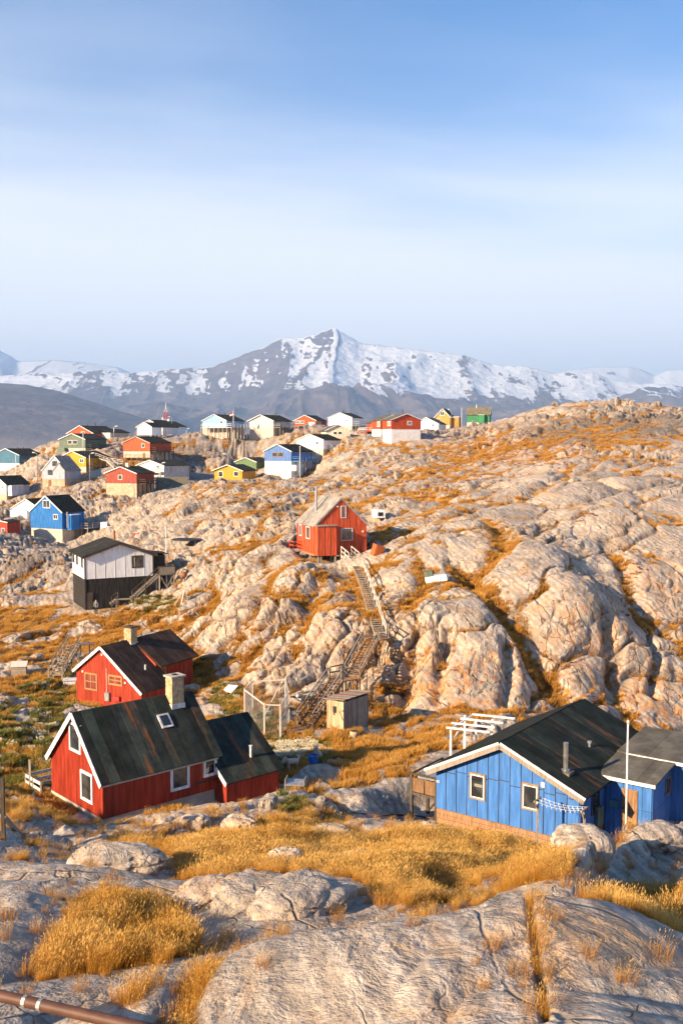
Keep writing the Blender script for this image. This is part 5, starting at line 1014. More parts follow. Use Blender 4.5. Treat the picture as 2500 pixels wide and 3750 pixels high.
def on_ground(px, py, lo=10, hi=420):     # the finished ground seen at a pixel
    r = ray(px, py); u = r.x / r.y
    i = int(np.clip(np.searchsorted(US, u), 1, nc - 2)); colp = PT[:, i]
    gpx, gpy = proj((colp[:, 0], colp[:, 1], colp[:, 2]))
    k = np.nonzero((gpy <= py) & (colp[:, 1] >= lo) & (colp[:, 1] <= hi))[0]
    p = colp[k[0]] if len(k) else colp[-1]
    Y = float(p[1]); return Vector((r.x / r.y * Y, Y, float(p[2])))
# ------------------------------------------------------------------ sea and mountains
t = MT('sea_water'); P = t.pos()
MATS['sea'] = t.fin((.018, .05, .085), t.bump(t.noise(t.mapv(P, (1, 1, 1)), .05, 4, .6), .25, 1.0), .25)
v = np.array([(-16500, 300, -70), (16500, 300, -70), (16500, 25000, -70), (-16500, 25000, -70)], float)
tag(mesh_np('sea', v, np.array([[0, 1, 2, 3]]), MATS['sea'], False), kind='structure')

t = MT('mountain_rock'); P = t.pos()
s1 = t.noise(P, .0011, 6, .6, .4); s2 = t.noise(t.mapv(P, (1, 1, 2.2)), .0048, 6, .65)
c = t.mix(t.ramp(s1, .35, .65), (.060, .047, .048), (.105, .080, .075))
c = t.mix(t.ramp(s2, .48, .68, 0, .8), c, (.19, .15, .135))
c = t.mix(t.ramp(t.noise(t.mapv(P, (1.6, .5, 1)), .0022, 5, .65, .5), .5, .68, 0, .65), c, (.045, .036, .040))
c = t.mix(t.ramp(t.attr('talus'), .45, .75, 0, .6), c, (.22, .175, .15))
sn = t.math('ADD', t.attr('snow'), t.math('MULTIPLY', t.math('SUBTRACT', t.noise(t.mapv(P, (1.7, .30, .75)), .0062, 6, .68, .4), .5), 1.15))
c = t.mix(t.ramp(sn, .46, .58), c, (.66, .70, .76))
MATS['mountain'] = t.fin(c, t.bump(t.noise(P, .004, 8, .65), .8, 60), .9)
def crest(pts, D):
    pts = np.array(pts, float); z = []
    for a, b in pts: z.append(at(a, b, D).z)
    return (pts[:, 0] - 1250) / F, np.array(z)
def mountain(name, pts, D0, D1, D2, prof, gul, seed, snowline, rows=150, cols=560, snow_k=1.):
    u = np.linspace(-.46, .46, cols); cu, cz = crest(pts, D1)
    zc = np.interp(u, cu, cz, left=cz[0] * .8, right=cz[-1] * .8)
    a = np.linspace(0, 1, rows); t1 = a[a <= .8] / .8; t2 = (a[a > .8] - .8) / .2
    tt = np.concatenate([t1, 1 + t2]); UU_, T = np.meshgrid(u, tt); Zc = None
    Y = np.where(T <= 1, D0 + (D1 - D0) * T, D1 + (D2 - D1) * (T - 1)); X = UU_ * Y
    wob = fbm(X / 2600, Y / 2600, X * 0, 4, seed); Zc = np.interp(UU_ + .045 * np.clip(1 - T, 0, 1)**.7 * (wob + .5 * fbm(X / 700, Y / 700, X * 0, 3, seed + 3)), cu, cz)
    pf = np.where(T <= 1, prof(np.clip(T + .05 * wob * np.sin(np.pi * np.clip(T, 0, 1)), 0, 1)), 1 - .9 * (T - 1)**.8)
    Z = -90 + (Zc + 90) * pf
    env = np.sin(np.pi * np.clip(T, 0, 1) * .985)**.8
    def ridged(a, b, s0, o=5):
        r = 0; w_ = 1; am = 1; nrm_ = 0
        for k_ in range(o):
            n_ = (1 - np.abs(vnoise(a * 2**k_ + 5.2 * k_, b * 2**k_ + 1.7 * k_, a * 0, s0 + k_)))**2 * w_; r = r + am * n_; nrm_ += am; w_ = np.clip(n_ * 1.6, 0, 1); am *= .55
        return r / nrm_
    rid = ridged(X / 1900 + .8 * wob, Y / 4800, seed + 7); rid2 = ridged(X / 520 + .7 * wob, Y / 1900, seed + 17, 4)
    Z += gul * 1.7 * env * (rid - .45) + gul * .55 * env * (rid2 - .4) + gul * .5 * env * wob
    Z += gul * .06 * fbm(X / 90, Y / 90, X * 0, 3, seed + 23) * np.clip(T * 1.2, 0, 1)
    Pm_ = np.stack([X, Y, Z], -1); nn = grid_normals(Pm_)
    st = 1 - np.clip(nn[..., 2], 0, 1)
    lay = np.abs(((Z + 30 * wob) / 150.) % 1 - .5) * 2          # basalt ledges hold or shed snow
    sunny = nn[..., 0] * SUN_H.x + nn[..., 1] * SUN_H.y
    snow = snow_k * (-.75 * sstep(.42, .72, rid2) * (.4 + .6 * sstep(.1, .3, st)) - .45 * sstep(.1, .6, sunny) + sstep(snowline - 260, snowline + 260, Z + 170 * wob) * .95 - 1.35 * sstep(.16, .42, st) * (.45 + .55 * lay) - .35 * sstep(.1, .7, sunny) + .30 * (.5 - rid2) * sstep(snowline - 300, snowline, Z))
    r_, c_ = Z.shape; ii = np.arange(r_ * c_).reshape(r_, c_)
    q = np.stack([ii[:-1, :-1], ii[:-1, 1:], ii[1:, 1:], ii[1:, :-1]], -1).reshape(-1, 4)
    o = tag(mesh_np(name, Pm_.reshape(-1, 3), q, MATS['mountain']), kind='structure')
    attr(o, 'snow', snow); attr(o, 'talus', (1 - rid) * .9 * sstep(.9, .3, T) + .3 * wob)
    return o
mountain('mountain_snowfield', [(-900, 1330), (-200, 1300), (-60, 1270), (0, 1278), (45, 1300), (80, 1322), (130, 1318), (220, 1318), (330, 1330), (440, 1345), (490, 1368), (700, 1372), (1000, 1375), (2000, 1375), (2110, 1352), (2160, 1345), (2300, 1342), (2340, 1352), (2390, 1372), (2440, 1352), (2520, 1348), (2700, 1360), (3400, 1380)],
         14000, 21000, 24000, lambda t_: .3 * t_ + .7 * t_**1.6, 150, 201, 500, rows=70, cols=420, snow_k=1.0)
mountain('mountain_range', [(-900, 1420), (-300, 1390), (0, 1378), (130, 1366), (260, 1362), (380, 1352), (470, 1364), (560, 1356), (640, 1348), (720, 1344), (780, 1338), (850, 1312), (905, 1290), (960, 1270), (1015, 1240), (1035, 1232), (1100, 1231), (1150, 1220), (1190, 1206), (1205, 1200), (1216, 1194), (1232, 1195), (1238, 1204), (1270, 1222), (1330, 1254), (1380, 1256), (1420, 1266), (1500, 1281), (1600, 1284), (1700, 1298), (1760, 1318), (1800, 1332), (1900, 1336), (1960, 1345), (2020, 1366), (2100, 1356), (2160, 1362), (2250, 1390), (2350, 1405), (2500, 1415), (2800, 1430), (3400, 1450)],
         7300, 15000, 17500, lambda t_: .30 * t_ + .16 * sstep(.25, .75, t_) + .54 * t_**3.2, 260, 231, 640, rows=290, cols=860)
mountain('mountain_slope', [(-1200, 1350), (-400, 1372), (-100, 1382), (0, 1388), (100, 1396), (220, 1420), (340, 1458), (430, 1490), (520, 1525), (600, 1548), (700, 1583), (800, 1630), (900, 1675), (1000, 1720), (3400, 1800)],
         6400, 9000, 11000, lambda t_: .62 * sstep(-.25, .85, t_) + .38 * t_ - .05, 55, 261, 900, rows=110, cols=480)

# a knoll added out of view on the left to shade the nearest rocks
aa, bb = np.meshgrid(np.linspace(-1.6, 1.6, 120), np.linspace(-1.6, 1.6, 120)); kx_ = -15.5 + aa * 9 * .8 - bb * 6 * .55; ky_ = 4.5 + aa * 9 * -.1 + bb * 6 * .85
rr_ = np.sqrt(aa**2 + bb**2); kz_ = -14 + 10.0 * np.clip(1 - (rr_ / 1.6)**2, 0, 1)**.8 + .7 * fbm(kx_ / 3, ky_ / 3, kx_ * 0, 4, 501)
ii = np.arange(120 * 120).reshape(120, 120); q = np.stack([ii[:-1, :-1], ii[:-1, 1:], ii[1:, 1:], ii[1:, :-1]], -1).reshape(-1, 4)
tag(mesh_np('shade_knoll', np.stack([kx_, ky_, kz_], -1).reshape(-1, 3), q, MATS['boulder']), kind='structure')
# ------------------------------------------------------------------ the long stairway up the cliff
def gnd(px, py): return on_ground(px, py)
def drop(p): return Vector((p[0], p[1], ground_z(p[0], p[1])))
st = thing('cliff_stairway', 'long weathered wooden stairway zigzagging up the cliff to the orange cabin', 'stairs')
S0 = at(1102, 2668, 68.0); S1 = at(1117, 2655, 68.6); S2 = at(1228, 2494, 73.2); S3 = at(1290, 2474, 74.4); S4 = at(1362, 2343, 78.6); S5 = at(1402, 2338, 79.6)
landing(st, S0, (S2 - S1), 1.3, 1.6, 'brown_wood', 7, .8); flight(st, S1, S2, 1.15, 13, 'brown_wood', (1, 1), 'grey_wood', down=1.6); S3.z = S2.z
landing(st, (S2 + S3) / 2, S3 - S2, 1.3, (S3 - S2).length, 'brown_wood', 7, 2.6); flight(st, S3, S4, 1.15, 14, 'brown_wood', (1, 1), 'grey_wood', down=2.4); S5.z = S4.z
d_ = (S3 - S2).normalized(); s__ = Vector((-d_.y, d_.x, 0)) * .62; rail_run(st, [tuple(S2 - s__), tuple(S3 - s__)], .95, 'grey_wood'); rail_run(st, [tuple(S2 + s__), tuple(S3 + s__)], .95, 'grey_wood')
for k in (0, .5, 1):
    p = S2.lerp(S3, k) - s__; MB().bar(p + Vector((0, 0, -2.6)), p + d_ * (.9 if k < 1 else -.9) + Vector((0, 0, -.1)), .08).build('brace', 'grey_wood', st)
landing(st, (S4 + S5) / 2 + Vector((.1, .3, 0)), S5 - S4, 1.6, 1.7, 'brown_wood', 8, 1.6)
rail_run(st, [tuple(S4 + Vector((-.6, -.4, 0))), tuple(S4 + Vector((-.6, .9, 0)))], .95, 'grey_wood'); rail_run(st, [tuple(S5 + Vector((.4, -.4, 0))), tuple(S5 + Vector((.4, 1.0, 0)))], .95, 'grey_wood')
S6 = at(1392, 2330, 80.4); S7 = at(1358, 2222, 86.0); S8 = at(1330, 2130, 92.0); S9 = at(1306, 2072, 98.2); S10 = OC.world(OC.w * .50, -1.6, -.1); S9b = at(1300, 2062, 99.3)
flight(st, S6, S7, .85, 14, 'grey_wood', (1, 0), 'pale_wood', down=1.3); flight(st, S7, S8, .85, 13, 'grey_wood', (1, 0), 'pale_wood', down=1.3); flight(st, S8, S9, .85, 9, 'grey_wood', (1, 0), 'pale_wood', down=1.3)
landing(st, S9b, S10 - S9, 1.1, 1.6, 'grey_wood', 7, 1.0); S10b = S10.copy(); flight(st, S9b + (S10b - S9b).normalized() * .4, S10b, 1.0, 7, 'pale_wood', (1, 1), 'pale_wood', down=.4)
# ------------------------------------------------------------------ old plank shed, barrel, pen
fr = Frame(-38, 'R', (1258, 2676), 67, xo=1196, yfar=1349)
sh = thing('plank_shed', 'leaning weathered plank shed with pulled-off boards beside the stair foot', 'shed', fr.O, fr.phi); hS = fr.side(1258, 2572)[1]
rnd = random.Random(5); k = 10
MB().box(.06, fr.w - .06, .06, fr.len - .06, -.5, hS - .03).build('inner_wall', 'dark_wood', sh)
for i in range(k):
    a, b = fr.w * i / k, fr.w * (i + 1) / k - .015
    if i in (4,): MB().box(a, b, .0, .045, 1.35, hS + rnd.uniform(-.03, .03)).build('plank', 'shed_wood', sh); MB().box(a, b, .0, .045, .1, .95).build('plank', 'shed_wood', sh)
    else: MB().box(a, b, rnd.uniform(-.01, .02), .05, rnd.uniform(-.3, .05), hS + rnd.uniform(-.04, .02)).build('plank', 'shed_wood', sh)
k = 15
for i in range(k):
    a, b = fr.len * i / k, fr.len * (i + 1) / k - .015; MB().box(fr.w - .05, fr.w + rnd.uniform(-.02, .01), a, b, -.5, hS + rnd.uniform(-.05, .0)).build('plank', 'grey_wood', sh)
k = 12
for i in range(k):
    a, b = -.18 + (fr.len + .36) * i / k, -.18 + (fr.len + .36) * (i + 1) / k - .02
    vs = [(-.2, a, hS + .0), (fr.w + .2, a, hS + .18), (fr.w + .2, b, hS + .18), (-.2, b, hS + .0)]; th_ = .035 + rnd.random() * .02; vs += [(p, q, r + th_) for p, q, r in vs]
    MB().add(vs, [(0, 3, 2, 1), (4, 5, 6, 7), (0, 1, 5, 4), (1, 2, 6, 5), (2, 3, 7, 6), (3, 0, 4, 7)]).build('roof_plank', 'rust' if i % 4 == 1 else 'grey_wood', sh)
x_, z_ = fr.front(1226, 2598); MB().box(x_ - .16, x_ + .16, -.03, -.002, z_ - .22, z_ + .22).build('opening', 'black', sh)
MB().box(fr.w - .42, fr.w + .02, -.12, -.06, 1.35, 1.45).build('batten', 'shed_wood', sh); MB().bar((fr.w - .4, -.09, 1.4), (fr.w - .06, -.09, .75), .05).build('batten', 'shed_wood', sh)
b = drop(at(1296, 2664, 66.2)); br = thing('rusty_barrel', 'rusty open drum in the shed shadow', 'barrel', b); m = MB(); m.tube([(0, 0, -.1), (0, 0, .1), (0, 0, .12), (0, 0, .45), (0, 0, .47), (0, 0, .78)], [.27, .27, .285, .27, .285, .275], 16); m.build('drum', 'concrete_tan', br, True); m = MB(); m.tube([(0, 0, .785), (0, 0, .80)], .25, 16); m.build('lid', 'dark_wood', br)
# dog pen
pc = [at(896, 2640, 69.5), at(968, 2686, 66.6), at(1026, 2685, 66.6), at(1058, 2640, 69.6), at(1046, 2612, 72.5), at(925, 2612, 72.5)]
pen = thing('wire_pen', 'tall pen of white posts and wire netting behind the near roof', 'pen'); hp = 2.35
pc = [drop(p) for p in pc]
for p in pc: MB().bar(p + Vector((0, 0, -.2)), p + Vector((0, 0, hp + .1)), .11).build('post', 'pale_wood', pen)
for i in range(len(pc)):
    a, b = pc[i], pc[(i + 1) % len(pc)]
    for hh in ((hp, .1) if i != 2 else (hp, .1, 1.25)): MB().bar(a + Vector((0, 0, hh)), b + Vector((0, 0, hh)), .06, .08).build('rail', 'pale_wood', pen)
    m = MB(); L_ = (b - a).length; n_ = int(L_ / .13); hgt = hp - .1
    for j in range(-int(hgt / .13), n_):
        for sg in (1, -1):
            t0 = j * .13; t1 = t0 + hgt; A_, B_ = max(t0, 0), min(t1, L_)
            if B_ <= A_: continue
            za, zb_ = (A_ - t0), (B_ - t0)
            if sg < 0: za, zb_ = hgt - za, hgt - zb_
            m.bar(a.lerp(b, A_ / L_) + Vector((0, 0, .1 + za)), a.lerp(b, B_ / L_) + Vector((0, 0, .1 + zb_)), .006, .006)
    tag(m.build('netting', 'galv', pen), kind='stuff')
MB().bar(pc[1] + Vector((0, 0, 1.5)), pc[1].lerp(pc[4], .6) + Vector((0, 0, 2.3)), .07).build('brace', 'pale_wood', pen)
# kennel-like boxes, scrap
def crate(name, label, cat, px, py, D, w, d, h_, rz, mat, lid=None, tilt=(0, 0), slats=0, lidmat=None, sink=.05):
    p = drop(at(px, py, D)); o = thing(name, label, cat, p - Vector((0, 0, sink)), R(rz)); o.rotation_euler = (R(tilt[0]), R(tilt[1]), R(rz))
    if slats:
        MB().box(-w / 2 + .03, w / 2 - .03, -d / 2 + .03, d / 2 - .03, 0, h_ - .02).build('core', 'dark_wood', o)
        for i in range(slats):
            a, b = h_ * i / slats, h_ * (i + 1) / slats - .02; MB().box(-w / 2, w / 2, -d / 2, -d / 2 + .028, a, b).build('slat', mat, o); MB().box(w / 2 - .028, w / 2, -d / 2 + .03, d / 2, a, b).build('slat', mat, o); MB().box(-w / 2, -w / 2 + .028, -d / 2 + .03, d / 2, a, b).build('slat', mat, o)
    else: MB().box(-w / 2, w / 2, -d / 2, d / 2, 0, h_).build('box', mat, o)
    if lid is not None:
        z0, z1 = h_ + .005, h_ + lid; vs = [(-w / 2 - .06, -d / 2 - .08, z0), (w / 2 + .06, -d / 2 - .08, z0), (w / 2 + .06, d / 2 + .05, z1), (-w / 2 - .06, d / 2 + .05, z1)]; vs += [(a, b, c + .05) for a, b, c in vs]
        MB().add(vs, [(0, 3, 2, 1), (4, 5, 6, 7), (0, 1, 5, 4), (1, 2, 6, 5), (2, 3, 7, 6), (3, 0, 4, 7)]).build('lid', lidmat or mat, o)
    return o
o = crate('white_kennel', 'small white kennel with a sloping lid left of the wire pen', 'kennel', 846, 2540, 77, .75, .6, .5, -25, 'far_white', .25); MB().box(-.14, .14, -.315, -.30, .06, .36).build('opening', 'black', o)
o = crate('rabbit_hutch', 'weathered wooden hutch with a plank lid on the left slope', 'hutch', 72, 2480, 86, 1.25, .8, .85, 10, 'grey_wood', .3, slats=4, lidmat='pale_wood')
o = crate('grey_tub', 'pale blue grey plastic tub below the wooden hutch', 'tub', 78, 2502, 84, .5, .4, .28, 20, 'galv'); MB().box(-.22, .22, -.17, .17, .281, .29).build('inside', 'dark_metal', o)
o = crate('white_chest', 'white chest with grey lid left of the rear red house', 'chest', 256, 2504, 82, 1.0, .6, .55, 12, 'far_white', .08, lidmat='pale_grey')
o = crate('work_bench', 'grey topped bench in the shade right of the near red house', 'bench', 1083, 2935, 51, .95, .7, .55, -8, 'dark_wood', .06, slats=3, lidmat='galv')
for sx_ in (-.5, .5): MB().box(sx_ - .02, sx_ + .02, -.35, .35, .0, .86).build('side_board', 'grey_wood', o)
o = crate('scrap_crate', 'low pale crate of scrap boards behind the wire pen', 'crate', 1085, 2572, 74, 1.0, .6, .6, -20, 'pale_wood', None, slats=3)
m = MB(); m.tube([(.1, .0, .55), (.1, .0, .72), (.1, .0, .8)], [.12, .14, .06], 10); m.build('white_can', 'pole_white', o, True)
sp = thing('scrap_boards', 'dark pile of scrap boards beside the stair', 'wood pile', drop(at(1118, 2570, 74.5)))
for k in range(9): MB().bar((rnd.uniform(-.6, -.2), rnd.uniform(-.3, .3), .05 + .06 * k), (rnd.uniform(.3, .8), rnd.uniform(-.3, .3), .05 + .07 * k + rnd.uniform(-.05, .2)), .14, .04).build('board', 'dark_wood' if k % 3 else 'pale_wood', sp)
o = crate('rusty_box', 'rusty orange steel box tipped over by the cabin steps', 'box', 1376, 2082, 98.5, 1.0, .85, 1.15, 25, 'orange_rust', None, tilt=(8, 16)); MB().box(-.43, .43, -.455, -.427, .08, 1.06).build('door', 'orange_rust', o); MB().box(.3, .36, -.48, -.456, .5, .62).build('handle', 'dark_metal', o)
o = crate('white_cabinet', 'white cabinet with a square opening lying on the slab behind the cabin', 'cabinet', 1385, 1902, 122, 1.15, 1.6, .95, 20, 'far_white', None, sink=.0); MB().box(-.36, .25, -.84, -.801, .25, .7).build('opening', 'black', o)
o = crate('green_chest', 'white and dark green freezer wreck stuck in a rock cleft', 'freezer', 1600, 2150, 90, 2.0, .9, .55, -15, 'far_white', None, tilt=(0, -10)); MB().box(-.98, -.25, -.42, .42, .55, 1.05).build('lid', 'sage', o); MB().box(-.2, .9, -.40, .40, .551, .70).build('liner', 'galv', o)
o = crate('white_tank', 'white square water tank on the rocks right of the bright blue house', 'tank', 385, 1910, 205, 1.4, 1.2, 1.45, -15, 'far_white', None); MB().box(-.2, .2, -.2, .2, 1.45, 1.55).build('cap', 'galv', o)
o = crate('white_bath', 'low white tub beside the square tank', 'tub', 399, 1917, 203, 1.3, .6, .45, -10, 'far_white', None); MB().box(-.55, .55, -.22, .22, .451, .46).build('inside', 'galv', o)
o = crate('red_hive', 'small red and cream box alone on the bare rock', 'box', 499, 1944, 175, .8, .7, .8, -10, 'brick_red', .1, lidmat='cream')
o = crate('white_plate', 'flat white board lying on rock above the stony slope', 'board', 747, 1812, 200, 1.6, .8, .08, 20, 'far_white', .02)
o = crate('white_basin', 'small white basin in the weeds at the left edge', 'basin', 24, 2777, 57, .42, .32, .16, 5, 'pole_white', None); MB().box(-.18, .18, -.13, .13, .161, .166).build('inside', 'galv', o)
o = crate('pale_trough', 'long pale box on the grassy slope below the ridge', 'box', 1372, 1743, 180, 2.2, .5, .4, 8, 'pale_grey', .03)
# blue tub
p = drop(at(1146, 2788, 58.5)); tb = thing('blue_tub', 'round open bright blue plastic tub on bare ground near the dogs', 'tub', p)
m = MB(); ro, ri, k = .30, .275, 20; ring = lambda r, z_: [(r * math.cos(2 * math.pi * i / k), r * math.sin(2 * math.pi * i / k), z_) for i in range(k)]
vs = ring(ro * .9, -.03) + ring(ro, .50) + ring(ro + .02, .50) + ring(ro + .02, .54) + ring(ri, .54) + ring(ri * .9, .04); fs = []
for a in range(5): fs += [(a * k + i, a * k + (i + 1) % k, (a + 1) * k + (i + 1) % k, (a + 1) * k + i) for i in range(k)]
fs.append(tuple(5 * k + i for i in range(k))); m.add(vs, fs); m.build('tub_wall', 'tub_blue', tb, False)
# ------------------------------------------------------------------ pipes
def pipe(name, label, pts, r, mat, lift=.0, bands=False):
    w_ = [Vector((q.x, q.y, q.z + r * .8 + lift)) for q in pts]
    o = thing(name, label, 'pipe', w_[0]); m = MB(); fine = []
    for a, b in zip(w_[:-1], w_[1:]): fine += [a.lerp(b, t_ / 6) for t_ in range(6)]
    fine.append(w_[-1]); m.tube([q - w_[0] for q in fine], r, 12); m.build('pipe_run', mat, o, True)
    if bands:
        for t_ in bands: q = fine[t_] - w_[0]; e = (fine[t_ + 1] - fine[t_]).normalized() * .03; m = MB(); m.tube([q - e, q + e], r * 1.06, 12); m.build('clamp', 'galv', o)
    return o
pa = at(-120, 3648, 14.6); pb = at(560, 3805, 13.5); mid = pa.lerp(pb, .5)
pipe('water_pipe', 'thick rust brown pipe on props at the bottom left corner', [pa, mid, pb], .085, 'pipe_brown', .06, (4, 5))
for q in (pa.lerp(pb, .3), pa.lerp(pb, .8)): pass
hs = [on_ground(a, b) for a, b in ((1238, 3040), (1262, 3000), (1285, 2985), (1340, 2990), (1385, 3000), (1430, 2996), (1470, 2992), (1530, 2994), (1590, 3005))]
pipe('brown_hose', 'brown hose pipe running over the rock to the blue house', hs, .045, 'pipe_brown', .05)
# ------------------------------------------------------------------ poles, lines, pergola
def pole(name, label, px, ytop, ybot, D, r=.05, mat='pole_white', cat='pole', knob=True, group=None, foot=None):
    b = at(px, ybot, D); t_ = at(px, ytop, b.y); zg = min(ground_z(b.x, b.y), b.z) - .1
    o = thing(name, label, cat, (b.x, b.y, zg), 0, group); m = MB(); m.tube([(0, 0, 0), (0, 0, t_.z - zg)], [r, r * .7], 8); m.build('shaft', mat, o, True)
    if knob: m = MB(); m.tube([(0, 0, t_.z - zg), (0, 0, t_.z - zg + r * 2), (0, 0, t_.z - zg + r * 3)], [r, r * 1.3, r * .4], 8); m.build('knob', mat, o, True)
    m = MB(); m.tube([(0, 0, -.1), (0, 0, .35)], r * 1.6, 8); m.build('socket', 'grey_wood', o); return o, t_
pole('flagpole', 'tall white flagpole in front of the blue house annex', 2290, 2650, 3046, 41.5, .05, cat='flagpole'); pole('flagpole', 'thin white flagpole between the black base house and the trampoline', 610, 1935, 2078, 118, .06, cat='flagpole')
pole('flagpole', 'white flagpole standing by the sage green house', 306, 1590, 1652, 283, .11, cat='flagpole'); pole('flagpole', 'white flagpole in front of the cornflower blue house', 1098.5, 1637, 1722, 250, .09, cat='flagpole')
pole('flagpole', 'thin pole between the ochre and the green house', 1689, 1497, 1551, 325, .09, cat='flagpole'); pole('flagpole', 'pole in the village left of the lamp, beside the teal house', 60.6, 1670, 1762, 270, .09, cat='flagpole')
o, t_ = pole('flagpole', 'flagpole with a red and white flag on the pale blue house deck', 855, 1508, 1548, 312, .09, cat='flagpole'); L_ = t_.z - o.location.z
for k, (mt, z0, z1) in enumerate((('trim_white', .55, 1.0), ('red_plastic', .1, .55))):
    m = MB()
    for i in range(4): x0_, x1_ = -.06 - .28 * i, -.06 - .28 * (i + 1); y0_, y1_ = .06 * math.sin(i * 1.4), .06 * math.sin((i + 1) * 1.4); vs = [(x0_, y0_, L_ - z1 - .1 * i), (x1_, y1_, L_ - z1 - .1 * (i + 1)), (x1_, y1_, L_ - z0 - .1 * (i + 1)), (x0_, y0_, L_ - z0 - .1 * i)]; vs += [(a, b + .015, c) for a, b, c in vs]; m.add(vs, [(0, 1, 2, 3), (7, 6, 5, 4), (0, 4, 5, 1), (1, 5, 6, 2), (2, 6, 7, 3), (3, 7, 4, 0)])
    m.build('flag_stripe', mt, o)
def lamp(label, px, ytop, ybot, D, side=1):
    b = at(px, ybot, D); t_ = at(px, ytop, b.y); zg = min(ground_z(b.x, b.y), b.z) - .1; h_ = t_.z - zg
    o = thing('street_lamp', label, 'street lamp', (b.x, b.y, zg), 0, 'street lamps of the village'); m = MB(); m.tube([(0, 0, 0), (0, 0, h_ - .5), (side * .15, 0, h_ - .15), (side * .5, 0, h_)], [.10, .08, .07, .06], 8); m.build('post', 'galv', o, True)
    m = MB(); m.tube([(side * .45, 0, h_), (side * .7, 0, h_ + .04), (side * 1.15, 0, h_ + .08), (side * 1.3, 0, h_ + .06)], [.06, .15, .15, .05], 8); m.build('lamp_head', 'pole_white', o, True)
for a in (('street lamp right of the yellow house with paired windows behind', 330, 1660, 1760, 250, 1), ('street lamp on bare rock right below the brick red house', 493, 1775, 1862, 215, -1), ('street lamp in front of the grey panel house balcony', 589, 1695, 1760, 250, 1), ('street lamp above the golden yellow house', 835, 1663, 1700, 262, -1), ('street lamp on the skyline right of the red top house', 418, 1561, 1612, 312, 1), ('street lamp by the rearmost white stilt house', 630, 1527, 1600, 345, -1), ('street lamp near the teal house at left', 139, 1658, 1753, 262, -1), ('street lamp by the far railing left of the pale blue house', 683, 1570, 1603, 400, 1), ('street lamp right of the ochre house', 1652, 1500, 1562, 310, -1)): lamp(*a)
# lattice mast
b = at(609, 1600, 420); tp = at(609, 1474, b.y).z; t1 = at(609, 1510, b.y).z; zg = ground_z(b.x, b.y) - 1; mt_ = thing('radio_mast', 'red and white lattice radio mast behind the white stilt houses', 'mast', (b.x, b.y, zg)); hh = t1 - zg
nseg = 8
for k in range(nseg):
    z0, z1 = hh * k / nseg, hh * (k + 1) / nseg; w0, w1 = 1.25 - .45 * k / nseg, 1.25 - .45 * (k + 1) / nseg; m = MB(); cs = [(-1, -1), (1, -1), (1, 1), (-1, 1)]
    for i in range(4):
        (a, c), (e, f) = cs[i], cs[(i + 1) % 4]; m.bar((a * w0, c * w0, z0), (a * w1, c * w1, z1), .13); m.bar((a * w0, c * w0, z0), (e * w1, f * w1, z1), .08); m.bar((e * w0, f * w0, z0), (a * w1, c * w1, z1), .08); m.bar((a * w1, c * w1, z1), (e * w1, f * w1, z1), .09)
    m.build('lattice', 'red_plastic' if k % 2 else 'pole_white', mt_)
m = MB(); m.bar((-.8, -.8, hh), (0, 0, hh + 1.5), .1); m.bar((.8, -.8, hh), (0, 0, hh + 1.5), .1); m.bar((.8, .8, hh), (0, 0, hh + 1.5), .1); m.bar((-.8, .8, hh), (0, 0, hh + 1.5), .1); m.tube([(0, 0, hh + 1.3), (0, 0, tp - zg)], [.16, .08], 8); m.build('spire', 'pole_white', mt_)
for k in (3, 5, 7): m = MB(); m.box(-1.5, -.9, -1.1, -.9, hh * k / 8, hh * k / 8 + 1.0); m.box(.9, 1.5, -1.1, -.9, hh * k / 8 - .5, hh * k / 8 + .5); m.build('antenna', 'pole_white', mt_)
# clothes line at the blue house
cl = thing('clothes_line', 'clothes line of two wooden posts with pegs before the blue wall', 'clothes line'); PA = []
for (px, yt, yb_) in ((1967, 2926, 3090), (2138, 2962, 3098)):
    p = NBH.world(*(lambda q: (q[0], -1.75, q[1]))(NBH.front(px, yb_, -1.75))); t_ = NBH.world(*(lambda q: (q[0], -1.75, q[1]))(NBH.front(px, yt, -1.75))); PA.append(t_)
    MB().bar(p + Vector((0, 0, -.6)), t_, .09).build('post', 'grey_wood', cl); MB().bar(t_ - NBH.ey * .35 - Vector((0, 0, .03)), t_ + NBH.ey * .35 - Vector((0, 0, .03)), .08).build('cross_arm', 'grey_wood', cl); MB().bar(t_ - NBH.ey * .3 - Vector((0, 0, .05)), t_ - Vector((0, 0, .5)), .05).build('brace', 'grey_wood', cl)
for k in range(3):
    o_ = NBH.ey * (-.3 + .3 * k); m = MB(); pts = [PA[0].lerp(PA[1], t_ / 8) + o_ - Vector((0, 0, .14 * math.sin(math.pi * t_ / 8))) for t_ in range(9)]; m.tube(pts, .006, 5); m.build('line', 'pole_white', cl)
    for j in range(9): q = PA[0].lerp(PA[1], .06 + .1 * j + .02 * k) + o_ - Vector((0, 0, .14 * math.sin(math.pi * (.06 + .1 * j)))); MB().bar(q + Vector((0, 0, .02)), q - Vector((0, 0, .09)), .025).build('peg', 'pole_white', cl)
